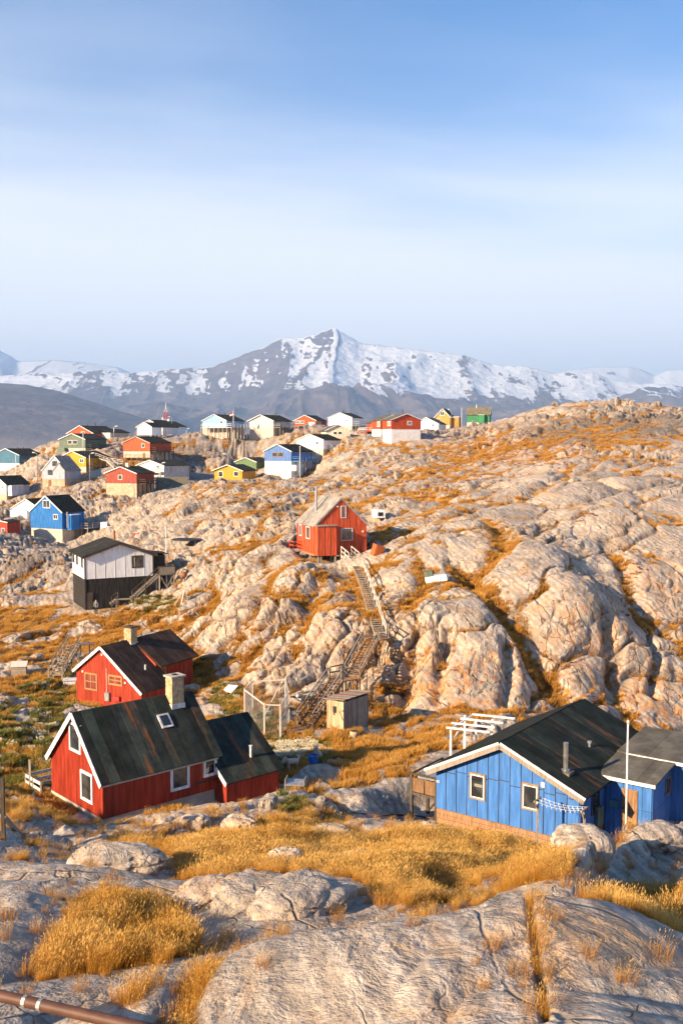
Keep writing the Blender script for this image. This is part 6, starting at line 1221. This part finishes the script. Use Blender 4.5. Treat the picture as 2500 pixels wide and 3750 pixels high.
# pergola of white battens
pg = thing('white_pergola', 'open white slatted frame on posts behind the blue house', 'pergola'); zt = at(1700, 2690, 60).z
A_ = at(1636, 2685, 60); 
for i, (xa, ya, xb, yb_) in enumerate(((1634, 2664, 1792, 2687), (1652, 2648, 1811, 2669), (1685, 2638, 1841, 2658), (1728, 2620, 1884, 2641))):
    a = at(xa, ya, 59.5 + i * 1.0); b = at(xb, yb_, 58.5 + i * 1.0); b.z = a.z = zt = (at(1634, 2664, 59.5).z); MB().bar(a, b, .12, .10).build('slat', 'trim_white', pg)
for (px, D) in ((1649, 59.6), (1741, 61.0), (1700, 62.4), (1800, 61.4)): p = at(px, 2700, D); g_ = ground_z(p.x, p.y); MB().bar((p.x, p.y, g_ - .2), (p.x, p.y, zt - .05), .12).build('post', 'trim_white', pg)
a = at(1649, 2700, 59.6); b = at(1741, 2700, 61.0); MB().bar((a.x, a.y, zt - .11), (b.x + .0, b.y + 1.6, zt - .11), .08, .1).build('beam', 'trim_white', pg); MB().bar((a.x, a.y, zt - .9), (a.x + .7, a.y + .3, zt - .1), .07).build('brace', 'trim_white', pg)
# trampoline
p = at(683, 2026, 133); zg = ground_z(p.x, p.y); tr = thing('trampoline', 'round dark trampoline on the slab behind the flagpole', 'trampoline', (p.x, p.y, zg - .1)); zz = max(.75, p.z - zg + .1); m = MB(); m.tube([(0, 0, zz - .02), (0, 0, zz + .02)], 1.75, 28); m.build('mat', 'black', tr)
m = MB(); pts = [(1.95 * math.cos(2 * math.pi * i / 28), 1.95 * math.sin(2 * math.pi * i / 28), zz) for i in range(29)]; m.tube(pts, .06, 6, False); m.build('rim', 'dark_metal', tr)
for i in range(6): a = math.pi * i / 3 + .3; MB().bar((1.9 * math.cos(a), 1.9 * math.sin(a), -.6), (1.9 * math.cos(a), 1.9 * math.sin(a), zz), .06).build('leg', 'galv', tr)
# drying trestle of pale timber on the slope
p = drop(at(675, 2260, 105)); ts = thing('timber_trestle', 'pale timber trestle with crossed legs on the grassy slope', 'trestle', p); tpz = at(680, 2158, p.y).z - p.z
for (x_, y_) in ((-1.0, -.3), (-.25, -.5), (.55, .1), (.15, .6)): MB().bar((x_, y_, -.3), (.05 + x_ * .06, 0, tpz * .93), .09).build('leg', 'pale_wood', ts)
MB().bar((-.45, 0, tpz * .96), (.75, .1, tpz * .9), .08, .12).build('cross_bar', 'pale_wood', ts); MB().bar((-.25, 0, tpz * .5), (.3, 0, tpz * .93), .07).build('brace', 'pale_wood', ts); MB().bar((.1, 0, tpz * .2), (.1, 0, tpz * 1.0), .09).build('post', 'pale_wood', ts)
p = drop(at(672, 2157, 113)); ml = thing('cement_mixer', 'small rusty red mixer drum standing above the trestle', 'mixer', p); m = MB(); m.tube([(-.3, 0, .5), (-.22, 0, .55), (.1, 0, .75), (.3, 0, .9)], [.2, .34, .36, .22], 12); m.build('drum', 'rust', ml, True); m = MB(); m.bar((-.3, -.3, -.1), (0, -.3, .6), .06); m.bar((.3, -.3, -.1), (0, -.3, .6), .06); m.bar((-.3, .3, -.1), (0, .3, .6), .06); m.bar((.3, .3, -.1), (0, .3, .6), .06); m.build('stand', 'dark_metal', ml)
# left wooden stair on the slope
lw = thing('slope_stair', 'short grey wooden stair on the grassy slope left of the rear red house', 'stairs'); a = at(204, 2480, 83.5); b = at(272, 2362, 89.5); flight(lw, a, b, 1.1, 11, 'grey_wood', (1, 1), 'grey_wood', down=.9); landing(lw, b + Vector((.7, .5, 0)), (1, .6), 1.1, 1.6, 'grey_wood', 6, 1.2)
# fence post with brace at the left edge; terrace behind the near red house
fp = thing('braced_post', 'dark timber post with a diagonal brace at the left edge', 'post'); p = drop(at(14, 3052, 36)); t_ = at(14, 2848, p.y); MB().bar(p - Vector((0, 0, .3)), (p.x, p.y, t_.z), .13).build('post', 'dark_wood', fp); q = drop(at(75, 2995, 38.5)); MB().bar(q, (p.x - .3, p.y, t_.z - 1.1), .13, .15).build('brace', 'grey_wood', fp); MB().bar((p.x - 1.5, p.y, t_.z - .9), (p.x + .1, p.y, t_.z - 1.5), .1, .12).build('brace', 'grey_wood', fp); MB().bar((p.x - .6, p.y, t_.z - .1), (p.x + .05, p.y, t_.z - .1), .12).build('cap_beam', 'dark_wood', fp)
te = thing('white_terrace', 'white boarded terrace rail behind the left corner of the near red house', 'terrace'); c0 = NRH.world(-1.9, -.6, .35); ax_, ay_ = NRH.ex, NRH.ey
P0 = NRH.world(-2.2, 1.4, -.25); P1 = NRH.world(-2.2, -.5, -.25); P2 = NRH.world(-.3, -.5, -.25); P3 = NRH.world(-.3, 1.4, -.25)
for a, b in ((P0, P1), (P1, P2)):
    for hh in (.25, .55, .9): MB().bar(a + Vector((0, 0, hh)), b + Vector((0, 0, hh)), .03, .16).build('rail_board', 'trim_white', te)
for p in (P0, P1, P2, P1.lerp(P2, .5)): MB().bar(p - Vector((0, 0, 1.2)), p + Vector((0, 0, 1.0)), .09).build('post', 'grey_wood', te)
MB().bar(P1.lerp(P2, .3) - Vector((0, 0, 1)), P1.lerp(P2, .3) + Vector((0, 0, 1.9)), .12).build('tall_post', 'grey_wood', te)
for i in range(8): a = P1.lerp(P2, (i + .5) / 8); MB().bar(a, a + ay_ * 2.2, .32, .04).build('deck_board', 'pale_grey', te)
# boardwalk of the village
bw = thing('white_boardwalk', 'pale wooden boardwalk with rails in front of the orange house', 'boardwalk')
W_ = [at(352, 1672, 270), at(400, 1690, 268), at(452, 1698, 267)]
for a, b in zip(W_[:-1], W_[1:]): MB().bar(a, b, 1.5, .15).build('walk_deck', 'pale_wood', bw); rail_run(bw, [tuple(a + Vector((0, -.7, 0))), tuple(b + Vector((0, -.7, 0)))], 1.0, 'pale_wood', .08)
for p in W_ + [W_[0].lerp(W_[1], .5), W_[1].lerp(W_[2], .5)]: MB().bar(p - Vector((0, .6, 2.5)), p - Vector((0, .6, 0)), .14).build('post', 'grey_wood', bw)
flight(bw, at(425, 1712, 264), at(400, 1690, 267), 1.2, 8, 'pale_wood', (1, 1), 'pale_wood')
fl = thing('far_railing', 'long pale railing on the skyline left of the pale blue house', 'railing'); a = at(672, 1601, 400); b = at(738, 1601, 380); rail_run(fl, [tuple(a), tuple(b)], 1.1, 'pale_wood', .12, every=2.5, name='railing_bars'); MB().bar(a, b, .3, .2).build('base_beam', 'grey_wood', fl)
# cables on the left slope
def cable(label, pts, r=.02):
    w_ = [on_ground(*q) + Vector((0, 0, .25)) for q in pts]; o = thing('cable_run', label, 'cable', w_[0]); MB().tube([q - w_[0] for q in w_], r, 6).build('cable_line', 'dark_metal', o)
cable('thin dark cable sagging across the slope below the black base house', [(0, 2352), (60, 2325), (130, 2290), (200, 2255), (255, 2225), (290, 2205)])
# ------------------------------------------------------------------ person and dogs
def skin_mesh(name, verts, edges, radii, mat, parent, sub=2, root=0, loc=None):
    me = bpy.data.meshes.new(name); me.from_pydata([tuple(v) for v in verts], edges, []); o = link(bpy.data.objects.new(name, me)); o.parent = parent
    sk = o.modifiers.new('skin', 'SKIN'); sv = me.skin_vertices[0].data
    for i, r in enumerate(radii): sv[i].radius = (r, r) if not isinstance(r, tuple) else r; sv[i].use_root = (i == root)
    sk.use_smooth_shade = True; sb = o.modifiers.new('sub', 'SUBSURF'); sb.levels = sub; sb.render_levels = sub
    me.materials.append(MATS[mat]); return o
p = drop(at(353, 2252, 110.5)); pe = thing('person', 'person in grey jacket, black trousers and white shoes standing below the black basement', 'person', p, R(-12))
V = [(0, 0, .93), (0, 0, 1.12), (0, -.01, 1.32), (0, -.01, 1.46), (0, -.02, 1.54), (0, -.03, 1.64), (0, -.03, 1.72), (-.10, 0, .88), (-.11, -.02, .50), (-.11, .02, .10), (-.11, -.10, .05), (.10, 0, .88), (.12, -.03, .50), (.12, .0, .10), (.13, -.12, .05), (-.19, 0, 1.42), (-.25, .0, 1.16), (-.20, -.14, .98), (-.15, -.20, .95), (.19, 0, 1.42), (.26, .02, 1.15), (.24, -.06, .92), (.23, -.09, .85)]
E = [(0, 1), (1, 2), (2, 3), (3, 4), (4, 5), (5, 6), (0, 7), (7, 8), (8, 9), (9, 10), (0, 11), (11, 12), (12, 13), (13, 14), (3, 15), (15, 16), (16, 17), (17, 18), (3, 19), (19, 20), (20, 21), (21, 22)]
Rr = [.13, .14, .16, .13, .055, .09, .075, .10, .07, .05, .05, .10, .07, .05, .05, .075, .055, .045, .04, .075, .055, .045, .04]
body = skin_mesh('body', V, E, Rr, 'jacket', pe)
# clothing colours by height on the one body
t = MT('clothed'); O = t.obj(); sp_ = t.n('ShaderNodeSeparateXYZ'); t.l(O, sp_.inputs[0]); z_ = sp_.outputs['Z']
c = t.mix(t.ramp(z_, .895, .905), (.02, .02, .024), (.16, .165, .17)); c = t.mix(t.ramp(z_, .095, .105, 1, 0), c, (.75, .74, .72)); c = t.mix(t.ramp(z_, 1.515, 1.525), c, (.45, .28, .20)); body.data.materials[0] = t.fin(c, None, .85)
m = MB(); 
for k in range(6):
    pass
hr = skin_mesh('hair', [(0, .01, 1.60), (0, .02, 1.70), (0, -.02, 1.76)], [(0, 1), (1, 2)], [.075, .095, .07], 'hair', pe); skin_mesh('bag', [(-.2, .14, 1.0), (-.2, .15, 1.3)], [(0, 1)], [.09, .10], 'black', pe, 1)
def dog(label, px, py, D, rz, sit=True, s_=1.0):
    p = drop(at(px, py, D)); o = thing('sled_dog', label, 'dog', p, R(rz), 'sled dogs by the blue tub'); o.scale = (s_, s_, s_)
    if sit:
        V = [(0, .16, .16), (0, .06, .30), (0, -.08, .44), (0, -.14, .56), (0, -.19, .68), (0, -.26, .71), (0, -.36, .67), (0, -.40, .66),
             (-.10, .12, .12), (-.13, -.02, .16), (-.13, .04, .04), (-.13, -.08, .03), (.10, .12, .12), (.13, -.02, .16), (.13, .04, .04), (.13, -.08, .03),
             (-.08, -.14, .40), (-.08, -.15, .22), (-.08, -.16, .05), (-.08, -.21, .025), (.08, -.14, .40), (.08, -.15, .22), (.08, -.16, .05), (.08, -.21, .025),
             (0, .28, .10), (0, .38, .08), (.06, .44, .14), (-.05, -.19, .76), (-.065, -.18, .82), (.05, -.19, .76), (.065, -.18, .82)]
    else:
        V = [(0, .34, .50), (0, .16, .50), (0, -.12, .50), (0, -.24, .56), (0, -.34, .68), (0, -.40, .72), (0, -.50, .68), (0, -.56, .66),
             (-.09, .34, .42), (-.10, .27, .30), (-.09, .40, .17), (-.09, .36, .03), (.09, .34, .42), (.10, .27, .30), (.09, .40, .17), (.09, .36, .03),
             (-.09, -.16, .40), (-.09, -.17, .22), (-.09, -.16, .05), (-.09, -.20, .025), (.09, -.16, .40), (.09, -.17, .22), (.09, -.16, .05), (.09, -.20, .025),
             (0, .46, .56), (0, .52, .68), (0, .42, .74), (-.05, -.35, .77), (-.065, -.34, .83), (.05, -.35, .77), (.065, -.34, .83)]
    E = [(0, 1), (1, 2), (2, 3), (3, 4), (4, 5), (5, 6), (6, 7), (0, 8), (8, 9), (9, 10), (10, 11), (0, 12), (12, 13), (13, 14), (14, 15), (2, 16), (16, 17), (17, 18), (18, 19), (2, 20), (20, 21), (21, 22), (22, 23), (0, 24), (24, 25), (25, 26), (4, 27), (27, 28), (4, 29), (29, 30)]
    Rr = [.14, .15, .14, .11, .085, .085, .045, .03, .09, .08, .035, .032, .09, .08, .035, .032, .055, .04, .035, .03, .055, .04, .035, .03, .05, .055, .035, .03, .012, .03, .012]
    skin_mesh('body', V, E, Rr, 'fur', o); h_ = V[7]; m = MB(); m.tube([(0, h_[1] - .03, h_[2] + .005), (0, h_[1] + .0, h_[2] + .01)], .022, 8); m.build('nose', 'black', o); e_ = V[5]
    for sg in (-1, 1): m = MB(); m.tube([(sg * .045, e_[1] - .07, e_[2] + .03), (sg * .05, e_[1] - .085, e_[2] + .03)], .013, 6); m.build('eye', 'black', o)
t = MT('fur'); MATS['fur'] = t.fin(t.mix(t.ramp(t.noise(t.obj(), 3, 4, .6), .35, .65), (.55, .44, .32), (.70, .62, .50)), t.bump(t.noise(t.obj(), 40, 3, .7), .5, .02), .95)
dog('cream sled dog sitting upright by the flowering weeds', 1163, 2738, 60.5, -25, True, 1.25); dog('cream sled dog standing on the rock edge right of the near red roof', 1066, 2790, 58, -60, False, 1.05)
# ------------------------------------------------------------------ grass, flowers, boulders
def blades_mesh(name, n_, h, spread, w, mat, seed, lean=.5, heads=True, seg=3):
    rg = np.random.default_rng(seed); V = []; Fc = []; tip = []
    for i in range(n_):
        a = rg.uniform(0, 2 * np.pi); r = spread * math.sqrt(rg.random()); b = np.array([r * math.cos(a), r * math.sin(a), -.03]); hh = h * rg.uniform(.55, 1.1)
        la = rg.normal(.35, .5); ld = np.array([math.cos(la) * .6 + .5 * math.cos(a), math.sin(la) * .6 + .5 * math.sin(a), 0]) * lean * hh * rg.uniform(.3, 1.1)
        wd = rg.uniform(0, 2 * np.pi); ws = np.array([math.cos(wd), math.sin(wd), 0]) * w * rg.uniform(.7, 1.3); k0 = len(V)
        for s in range(seg):
            t_ = s / seg; c = b + np.array([0, 0, hh * t_]) + ld * t_**2; ww = ws * (1 - .7 * t_); V += [c - ww, c + ww]; tip += [t_, t_]
        V.append(b + np.array([0, 0, hh * .97]) + ld); tip.append(1.)
        for s in range(seg - 1): q = k0 + 2 * s; Fc.append((q, q + 1, q + 3, q + 2))
        q = k0 + 2 * (seg - 1); Fc.append((q, q + 1, q + 2))
        if heads and rg.random() < .55:
            c = V[-1]; u_ = np.array([0, 0, 1.]) * .8 + ld / (np.linalg.norm(ld) + 1e-6) * .35; e = ws * 2.0; L_ = hh * .10; k1 = len(V)
            V += [c - u_ * L_, c - e + 0 * u_, c + u_ * L_ * .9, c + e]; tip += [1.3] * 4; Fc.append((k1, k1 + 1, k1 + 2, k1 + 3))
    me = bpy.data.meshes.new(name); me.from_pydata([tuple(v) for v in V], [], Fc); me.materials.append(mat)
    a = me.attributes.new('tip', 'FLOAT', 'POINT'); a.data.foreach_set('value', np.array(tip, np.float32)); me.update()
    o = bpy.data.objects.new(name, me); return o
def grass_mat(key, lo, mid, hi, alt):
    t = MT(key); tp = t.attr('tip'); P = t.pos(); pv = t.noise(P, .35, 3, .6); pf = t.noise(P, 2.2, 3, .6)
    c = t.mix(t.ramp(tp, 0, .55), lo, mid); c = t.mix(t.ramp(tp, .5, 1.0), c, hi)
    c = t.mix(t.ramp(pv, .48, .66, 0, .75), c, alt); c = t.mix(t.ramp(pf, .4, .7, 0, .35), c, tuple(x * .6 for x in mid))
    t.fin(c, None, .7); tr_ = t.n('ShaderNodeBsdfTranslucent'); t.put(tr_.inputs[0], c); mx_ = t.n('ShaderNodeMixShader'); mx_.inputs[0].default_value = .35
    t.l(t.b.outputs[0], mx_.inputs[1]); t.l(tr_.outputs[0], mx_.inputs[2]); t.l(mx_.outputs[0], t.out.inputs[0]); MATS[key] = t.m; return t.m
grass_mat('straw', (.22, .09, .012), (.52, .235, .028), (.68, .42, .12), (.42, .20, .022)); grass_mat('herb', (.05, .06, .012), (.13, .14, .025), (.30, .27, .05), (.20, .15, .03)); grass_mat('russet', (.12, .04, .015), (.26, .075, .025), (.36, .10, .03), (.40, .20, .04))
plain('flower', (.72, .66, .48), .8)
def scatter(name, label_kind, P, Nn, sc, variants):
    """a cloud of points with random turn and size, one tuft instanced on each"""
    me = bpy.data.meshes.new(name); n_ = len(P); me.vertices.add(n_); me.vertices.foreach_set('co', np.ascontiguousarray(P, np.float32).ravel())
    a = me.attributes.new('size', 'FLOAT', 'POINT'); a.data.foreach_set('value', sc.astype(np.float32)); a = me.attributes.new('turn', 'FLOAT', 'POINT'); a.data.foreach_set('value', (RNG.normal(0, .9, n_)).astype(np.float32)); me.update()
    o = tag(link(bpy.data.objects.new(name, me)), kind='stuff')
    cc = bpy.data.collections.new(name + '_tufts')
    for v in variants: cc.objects.link(v)
    g = bpy.data.node_groups.new(name, 'GeometryNodeTree'); g.interface.new_socket('Geometry', in_out='INPUT', socket_type='NodeSocketGeometry'); g.interface.new_socket('Geometry', in_out='OUTPUT', socket_type='NodeSocketGeometry')
    nn = lambda t_: g.nodes.new(t_); gi, go = nn('NodeGroupInput'), nn('NodeGroupOutput'); ip = nn('GeometryNodeInstanceOnPoints'); ci = nn('GeometryNodeCollectionInfo'); ci.inputs['Collection'].default_value = cc; ci.inputs['Separate Children'].default_value = True; ci.inputs['Reset Children'].default_value = True
    s_ = nn('GeometryNodeInputNamedAttribute'); s_.data_type = 'FLOAT'; s_.inputs['Name'].default_value = 'size'; r_ = nn('GeometryNodeInputNamedAttribute'); r_.data_type = 'FLOAT'; r_.inputs['Name'].default_value = 'turn'; cx = nn('ShaderNodeCombineXYZ')
    g.links.new(gi.outputs[0], ip.inputs['Points']); g.links.new(ci.outputs[0], ip.inputs['Instance']); ip.inputs['Pick Instance'].default_value = True; g.links.new(s_.outputs['Attribute'], ip.inputs['Scale']); g.links.new(r_.outputs['Attribute'], cx.inputs['Z']); g.links.new(cx.outputs[0], ip.inputs['Rotation']); g.links.new(ip.outputs[0], go.inputs[0])
    md = o.modifiers.new('tufts', 'NODES'); md.node_group = g; return o
# sample the ground cells by area and grass weight
Pf = PT; cellA = np.linalg.norm(np.cross(Pf[1:, :-1] - Pf[:-1, :-1], Pf[:-1, 1:] - Pf[:-1, :-1]), axis=-1); Gc = (G[:-1, :-1] + G[1:, 1:]) / 2 + .35 * fbm(x[:-1, :-1] / 1.1, y[:-1, :-1] / 1.1, z[:-1, :-1] / 1.1, 3, 301); Yc = YY[:-1, :-1]; Uc = UU[:-1, :-1]; Rc = ROAD[:-1, :-1]
def in_house(P):
    bad = np.zeros(len(P), bool)
    for (cx, cy, ax, ay, hw, hl, zt, soft) in FLATS:
        dx = P[:, 0] - cx; dy = P[:, 1] - cy; bad |= (np.abs(dx * ax + dy * ay) < hw - .35) & (np.abs(-dx * ay + dy * ax) < hl - .35)
    return bad
def sample(weight, total):
    w_ = (weight * cellA).ravel(); w_ = np.maximum(w_, 0); w_ /= w_.sum(); k = RNG.choice(len(w_), total, p=w_); j, i = np.unravel_index(k, cellA.shape); a, b = RNG.random((2, total, 1))
    P = Pf[j, i] * (1 - a) * (1 - b) + Pf[j, i + 1] * a * (1 - b) + Pf[j + 1, i] * (1 - a) * b + Pf[j + 1, i + 1] * a * b; ok = ~in_house(P); return P[ok], (j[ok], i[ok])
vis = (np.abs(Uc) < .42)
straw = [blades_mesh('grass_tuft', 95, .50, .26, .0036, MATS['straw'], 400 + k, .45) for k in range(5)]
straw_far = [blades_mesh('grass_clump', 26, .42, .30, .020, MATS['straw'], 430 + k, .5, False, 2) for k in range(4)]
herb = [blades_mesh('herb_clump', 60, .30, .26, .022, MATS['herb'], 450 + k, .6, False, 2) for k in range(3)]
russ = [blades_mesh('russet_clump', 40, .22, .26, .02, MATS['russet'], 470 + k, .6, False, 2) for k in range(3)]
cl_ = .15 + 1.6 * sstep(-.15, .45, vnoise(x[:-1, :-1] / .55, y[:-1, :-1] / .55, z[:-1, :-1] / .55, 311) + .5 * vnoise(x[:-1, :-1] / 1.8, y[:-1, :-1] / 1.8, z[:-1, :-1] / 1.8, 312))
gw = cl_ * (sstep(.38, .72, Gc) * (Yc >= 44) + sstep(.05, .95, Gc)**1.5 * (Yc < 44)) * (1 - sstep(.3, .6, Rc)) * vis
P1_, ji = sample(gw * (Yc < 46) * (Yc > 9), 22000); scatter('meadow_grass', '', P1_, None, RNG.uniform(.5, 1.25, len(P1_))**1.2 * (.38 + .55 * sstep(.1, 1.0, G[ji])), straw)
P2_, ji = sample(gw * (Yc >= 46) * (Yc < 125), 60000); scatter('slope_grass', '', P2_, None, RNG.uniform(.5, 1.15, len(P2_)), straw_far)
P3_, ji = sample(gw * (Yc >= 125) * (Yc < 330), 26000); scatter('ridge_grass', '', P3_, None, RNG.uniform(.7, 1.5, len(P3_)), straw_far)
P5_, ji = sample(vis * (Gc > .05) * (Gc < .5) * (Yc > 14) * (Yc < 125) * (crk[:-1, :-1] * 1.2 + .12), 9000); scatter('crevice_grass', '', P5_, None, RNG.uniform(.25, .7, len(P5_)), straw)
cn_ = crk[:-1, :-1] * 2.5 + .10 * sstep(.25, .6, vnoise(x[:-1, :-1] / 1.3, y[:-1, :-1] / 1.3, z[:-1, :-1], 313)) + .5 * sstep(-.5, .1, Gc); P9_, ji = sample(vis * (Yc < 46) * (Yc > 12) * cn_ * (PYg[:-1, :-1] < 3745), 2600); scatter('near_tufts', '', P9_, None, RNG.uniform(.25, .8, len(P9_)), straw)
def blob(lst):
    m_ = np.zeros_like(Yc)
    for cx, cy, rx, ry, w_ in lst: m_ += w_ * np.exp(-(((PXg[:-1, :-1] - cx) / rx)**2 + ((PYg[:-1, :-1] - cy) / ry)**2)**1.5)
    return m_
hm = blob([(1060, 2740, 130, 45, 1.), (930, 2640, 80, 60, .8), (120, 2720, 200, 110, .8), (60, 2840, 90, 60, .5), (560, 2215, 70, 30, .8), (680, 2445, 60, 25, .7), (200, 2560, 160, 90, .25), (1060, 2960, 60, 40, .7), (830, 2560, 50, 50, .6), (1470, 2960, 30, 20, .6)]) * (Yc > 44) * (Yc < 130) * sstep(.1, .4, Gc + .3)
P6_, ji = sample(hm * vis, 4500); scatter('green_herbs', '', P6_, None, RNG.uniform(.6, 1.3, len(P6_)), herb)
fl_ = MB()
for k in range(26):
    a = RNG.uniform(0, 6.28); r = .3 * math.sqrt(RNG.random()); h_ = RNG.uniform(.25, .45); s_ = RNG.uniform(.02, .04); c = Vector((r * math.cos(a), r * math.sin(a), h_)); fl_.add([c + Vector((s_, 0, 0)), c + Vector((0, s_, 0)), c + Vector((-s_, 0, 0)), c + Vector((0, -s_, 0)), c + Vector((0, 0, s_)), c - Vector((0, 0, s_))], [(0, 1, 4), (1, 2, 4), (2, 3, 4), (3, 0, 4), (1, 0, 5), (2, 1, 5), (3, 2, 5), (0, 3, 5)])
fo = fl_.build('flower_heads', 'flower'); COL.objects.unlink(fo)
P7_, ji = sample(hm * vis * (blob([(1060, 2740, 130, 45, 1.), (930, 2640, 60, 40, .5), (560, 2215, 60, 20, .5), (120, 2700, 150, 70, .12), (1060, 2960, 50, 30, .5)]) + .01), 260); scatter('white_flowers', '', P7_, None, RNG.uniform(.7, 1.2, len(P7_)), [fo])
rm = blob([(2265, 2055, 25, 50, 1.), (2310, 2110, 40, 20, 1.), (2300, 2265, 50, 14, 1.), (2350, 2290, 40, 20, .8), (1990, 2410, 30, 25, .6), (2010, 2530, 40, 40, .6), (1900, 1640, 250, 50, .25), (1600, 1740, 250, 70, .12), (2040, 1710, 60, 20, .3), (2120, 1905, 50, 14, .6), (2170, 2570, 40, 30, .5)]) * (Yc > 70)
P8_, ji = sample(rm * vis * (slope[:-1, :-1] > .2), 5000); scatter('russet_heath', '', P8_, None, RNG.uniform(.5, 1.2, len(P8_)), russ)
# boulders lying in the grass, each a rock of its own
def boulder(label, px, py, D, w, d, h_, rz, seed, sink=.25):
    p = at(px, py, D); zg = ground_z(p.x, p.y); bm = bmesh.new(); bmesh.ops.create_icosphere(bm, subdivisions=5, radius=1.0); co = np.array([v.co[:] for v in bm.verts]); q = co * 1.0 + seed * 3.1
    r_ = 1 + .22 * fbm(q[:, 0] * 1.1, q[:, 1] * 1.1, q[:, 2] * 1.1, 3, seed) ; f1_, f2_, _ = worley(q[:, 0] * 1.3, q[:, 1] * 1.3, q[:, 2] * 1.3, seed + 3); r_ += .05 * (1 - (f1_ / f2_)**2) - .05 * sstep(.12, 0, f2_ - f1_) + .03 * fbm(q[:, 0] * 5, q[:, 1] * 5, q[:, 2] * 5, 3, seed + 9)
    sq = np.sign(co) * np.abs(co)**.8; sq *= r_[:, None]
    for v, c in zip(bm.verts, sq): v.co = (c[0] * w / 2, c[1] * d / 2, c[2] * h_ * .75 + h_ * (.5 - sink))
    me = bpy.data.meshes.new('boulder'); bm.to_mesh(me); bm.free(); me.polygons.foreach_set('use_smooth', [True] * len(me.polygons)); me.materials.append(MATS['boulder']); o = link(bpy.data.objects.new('boulder', me)); o.location = (p.x, p.y, zg); o.rotation_euler = (0, 0, R(rz))
    tag(o, label, 'boulder', 'boulders lying in the grass'); return o
for a in (('pale rounded boulder half sunk in the meadow below the hose', 1300, 3160, 33.5, 1.5, 1.0, .62, 12, 1), ('tan boulder in the middle of the meadow grass', 1045, 3215, 29.5, 1.15, .9, .7, -20, 2), ('small tan stone left of the meadow boulder', 985, 3222, 29.2, .45, .4, .35, 10, 3),
          ('big smooth whaleback boulder at right before the annex', 2130, 3215, 30.5, 1.9, 1.8, 1.0, 25, 4), ('round cracked grey boulder beside the right-hand grass', 2355, 3250, 28.8, 1.15, 1.1, .8, -15, 5), ('long pale slab boulder under the flagpole', 2400, 3100, 34.0, 2.4, 1.5, .6, 30, 6),
          ('low tan stone sunk in the grass near the right edge', 2440, 3290, 26.5, 1.1, .8, .55, 5, 7), ('flat pale rock at the foot of the near red house', 715, 3050, 41.0, 1.3, .9, .5, -10, 8), ('knobbly rock right of the red house foot', 610, 3040, 41.5, 1.0, .8, .5, 40, 9), ('pale rock at the meadow edge below the red wing', 880, 3055, 39.5, 1.7, 1.0, .7, -25, 10),
          ('dark little boulder near the bench in the gully', 985, 2995, 45.0, 1.0, .8, .7, 60, 11), ('rounded stone at the meadow edge below the hose pipe', 1215, 3065, 39.5, 1.6, 1.0, .65, 0, 12), ('white angular stone in the gold grass gully', 1178, 2990, 46.5, .7, .5, .55, 35, 13), ('pale stone in the grass under the blue house corner', 1560, 3085, 41.5, 1.2, .8, .6, -8, 14),
          ('smooth grey whaleback rock left of the big front slab', 930, 3330, 24.0, 1.8, 2.4, .55, -25, 15), ('pale lens-shaped rock on the rim of the front slab', 1090, 3350, 23.2, 2.0, 2.6, .6, -30, 16), ('furrowed grey slab rock between two grass patches', 760, 3340, 25.0, 1.4, 1.9, .5, -35, 17), ('broad grey rock hump on the left meadow rim', 430, 3180, 30.0, 2.9, 1.8, .6, 8, 18)): boulder(*a)
# ------------------------------------------------------------------ air
t = bpy.data.materials.new('haze_air'); t.use_nodes = True; t.node_tree.nodes.clear()
o_ = t.node_tree.nodes.new('ShaderNodeOutputMaterial'); v_ = t.node_tree.nodes.new('ShaderNodeVolumePrincipled')
v_.inputs['Density'].default_value = 6.2e-5; v_.inputs['Color'].default_value = (.38, .60, 1.0, 1); v_.inputs['Anisotropy'].default_value = 0.0
t.node_tree.links.new(v_.outputs[0], o_.inputs['Volume'])
bm = bmesh.new(); bmesh.ops.create_cube(bm, size=1); me = bpy.data.meshes.new('haze'); bm.to_mesh(me); bm.free()
me.materials.append(t); hz = tag(link(bpy.data.objects.new('haze', me)), kind='stuff')
x0, x1, y0, y1, z0, z1 = -17000, 17000, -1500, 25500, -140, 1880
hz.location = ((x0 + x1) / 2, (y0 + y1) / 2, (z0 + z1) / 2); hz.scale = (x1 - x0, y1 - y0, z1 - z0)
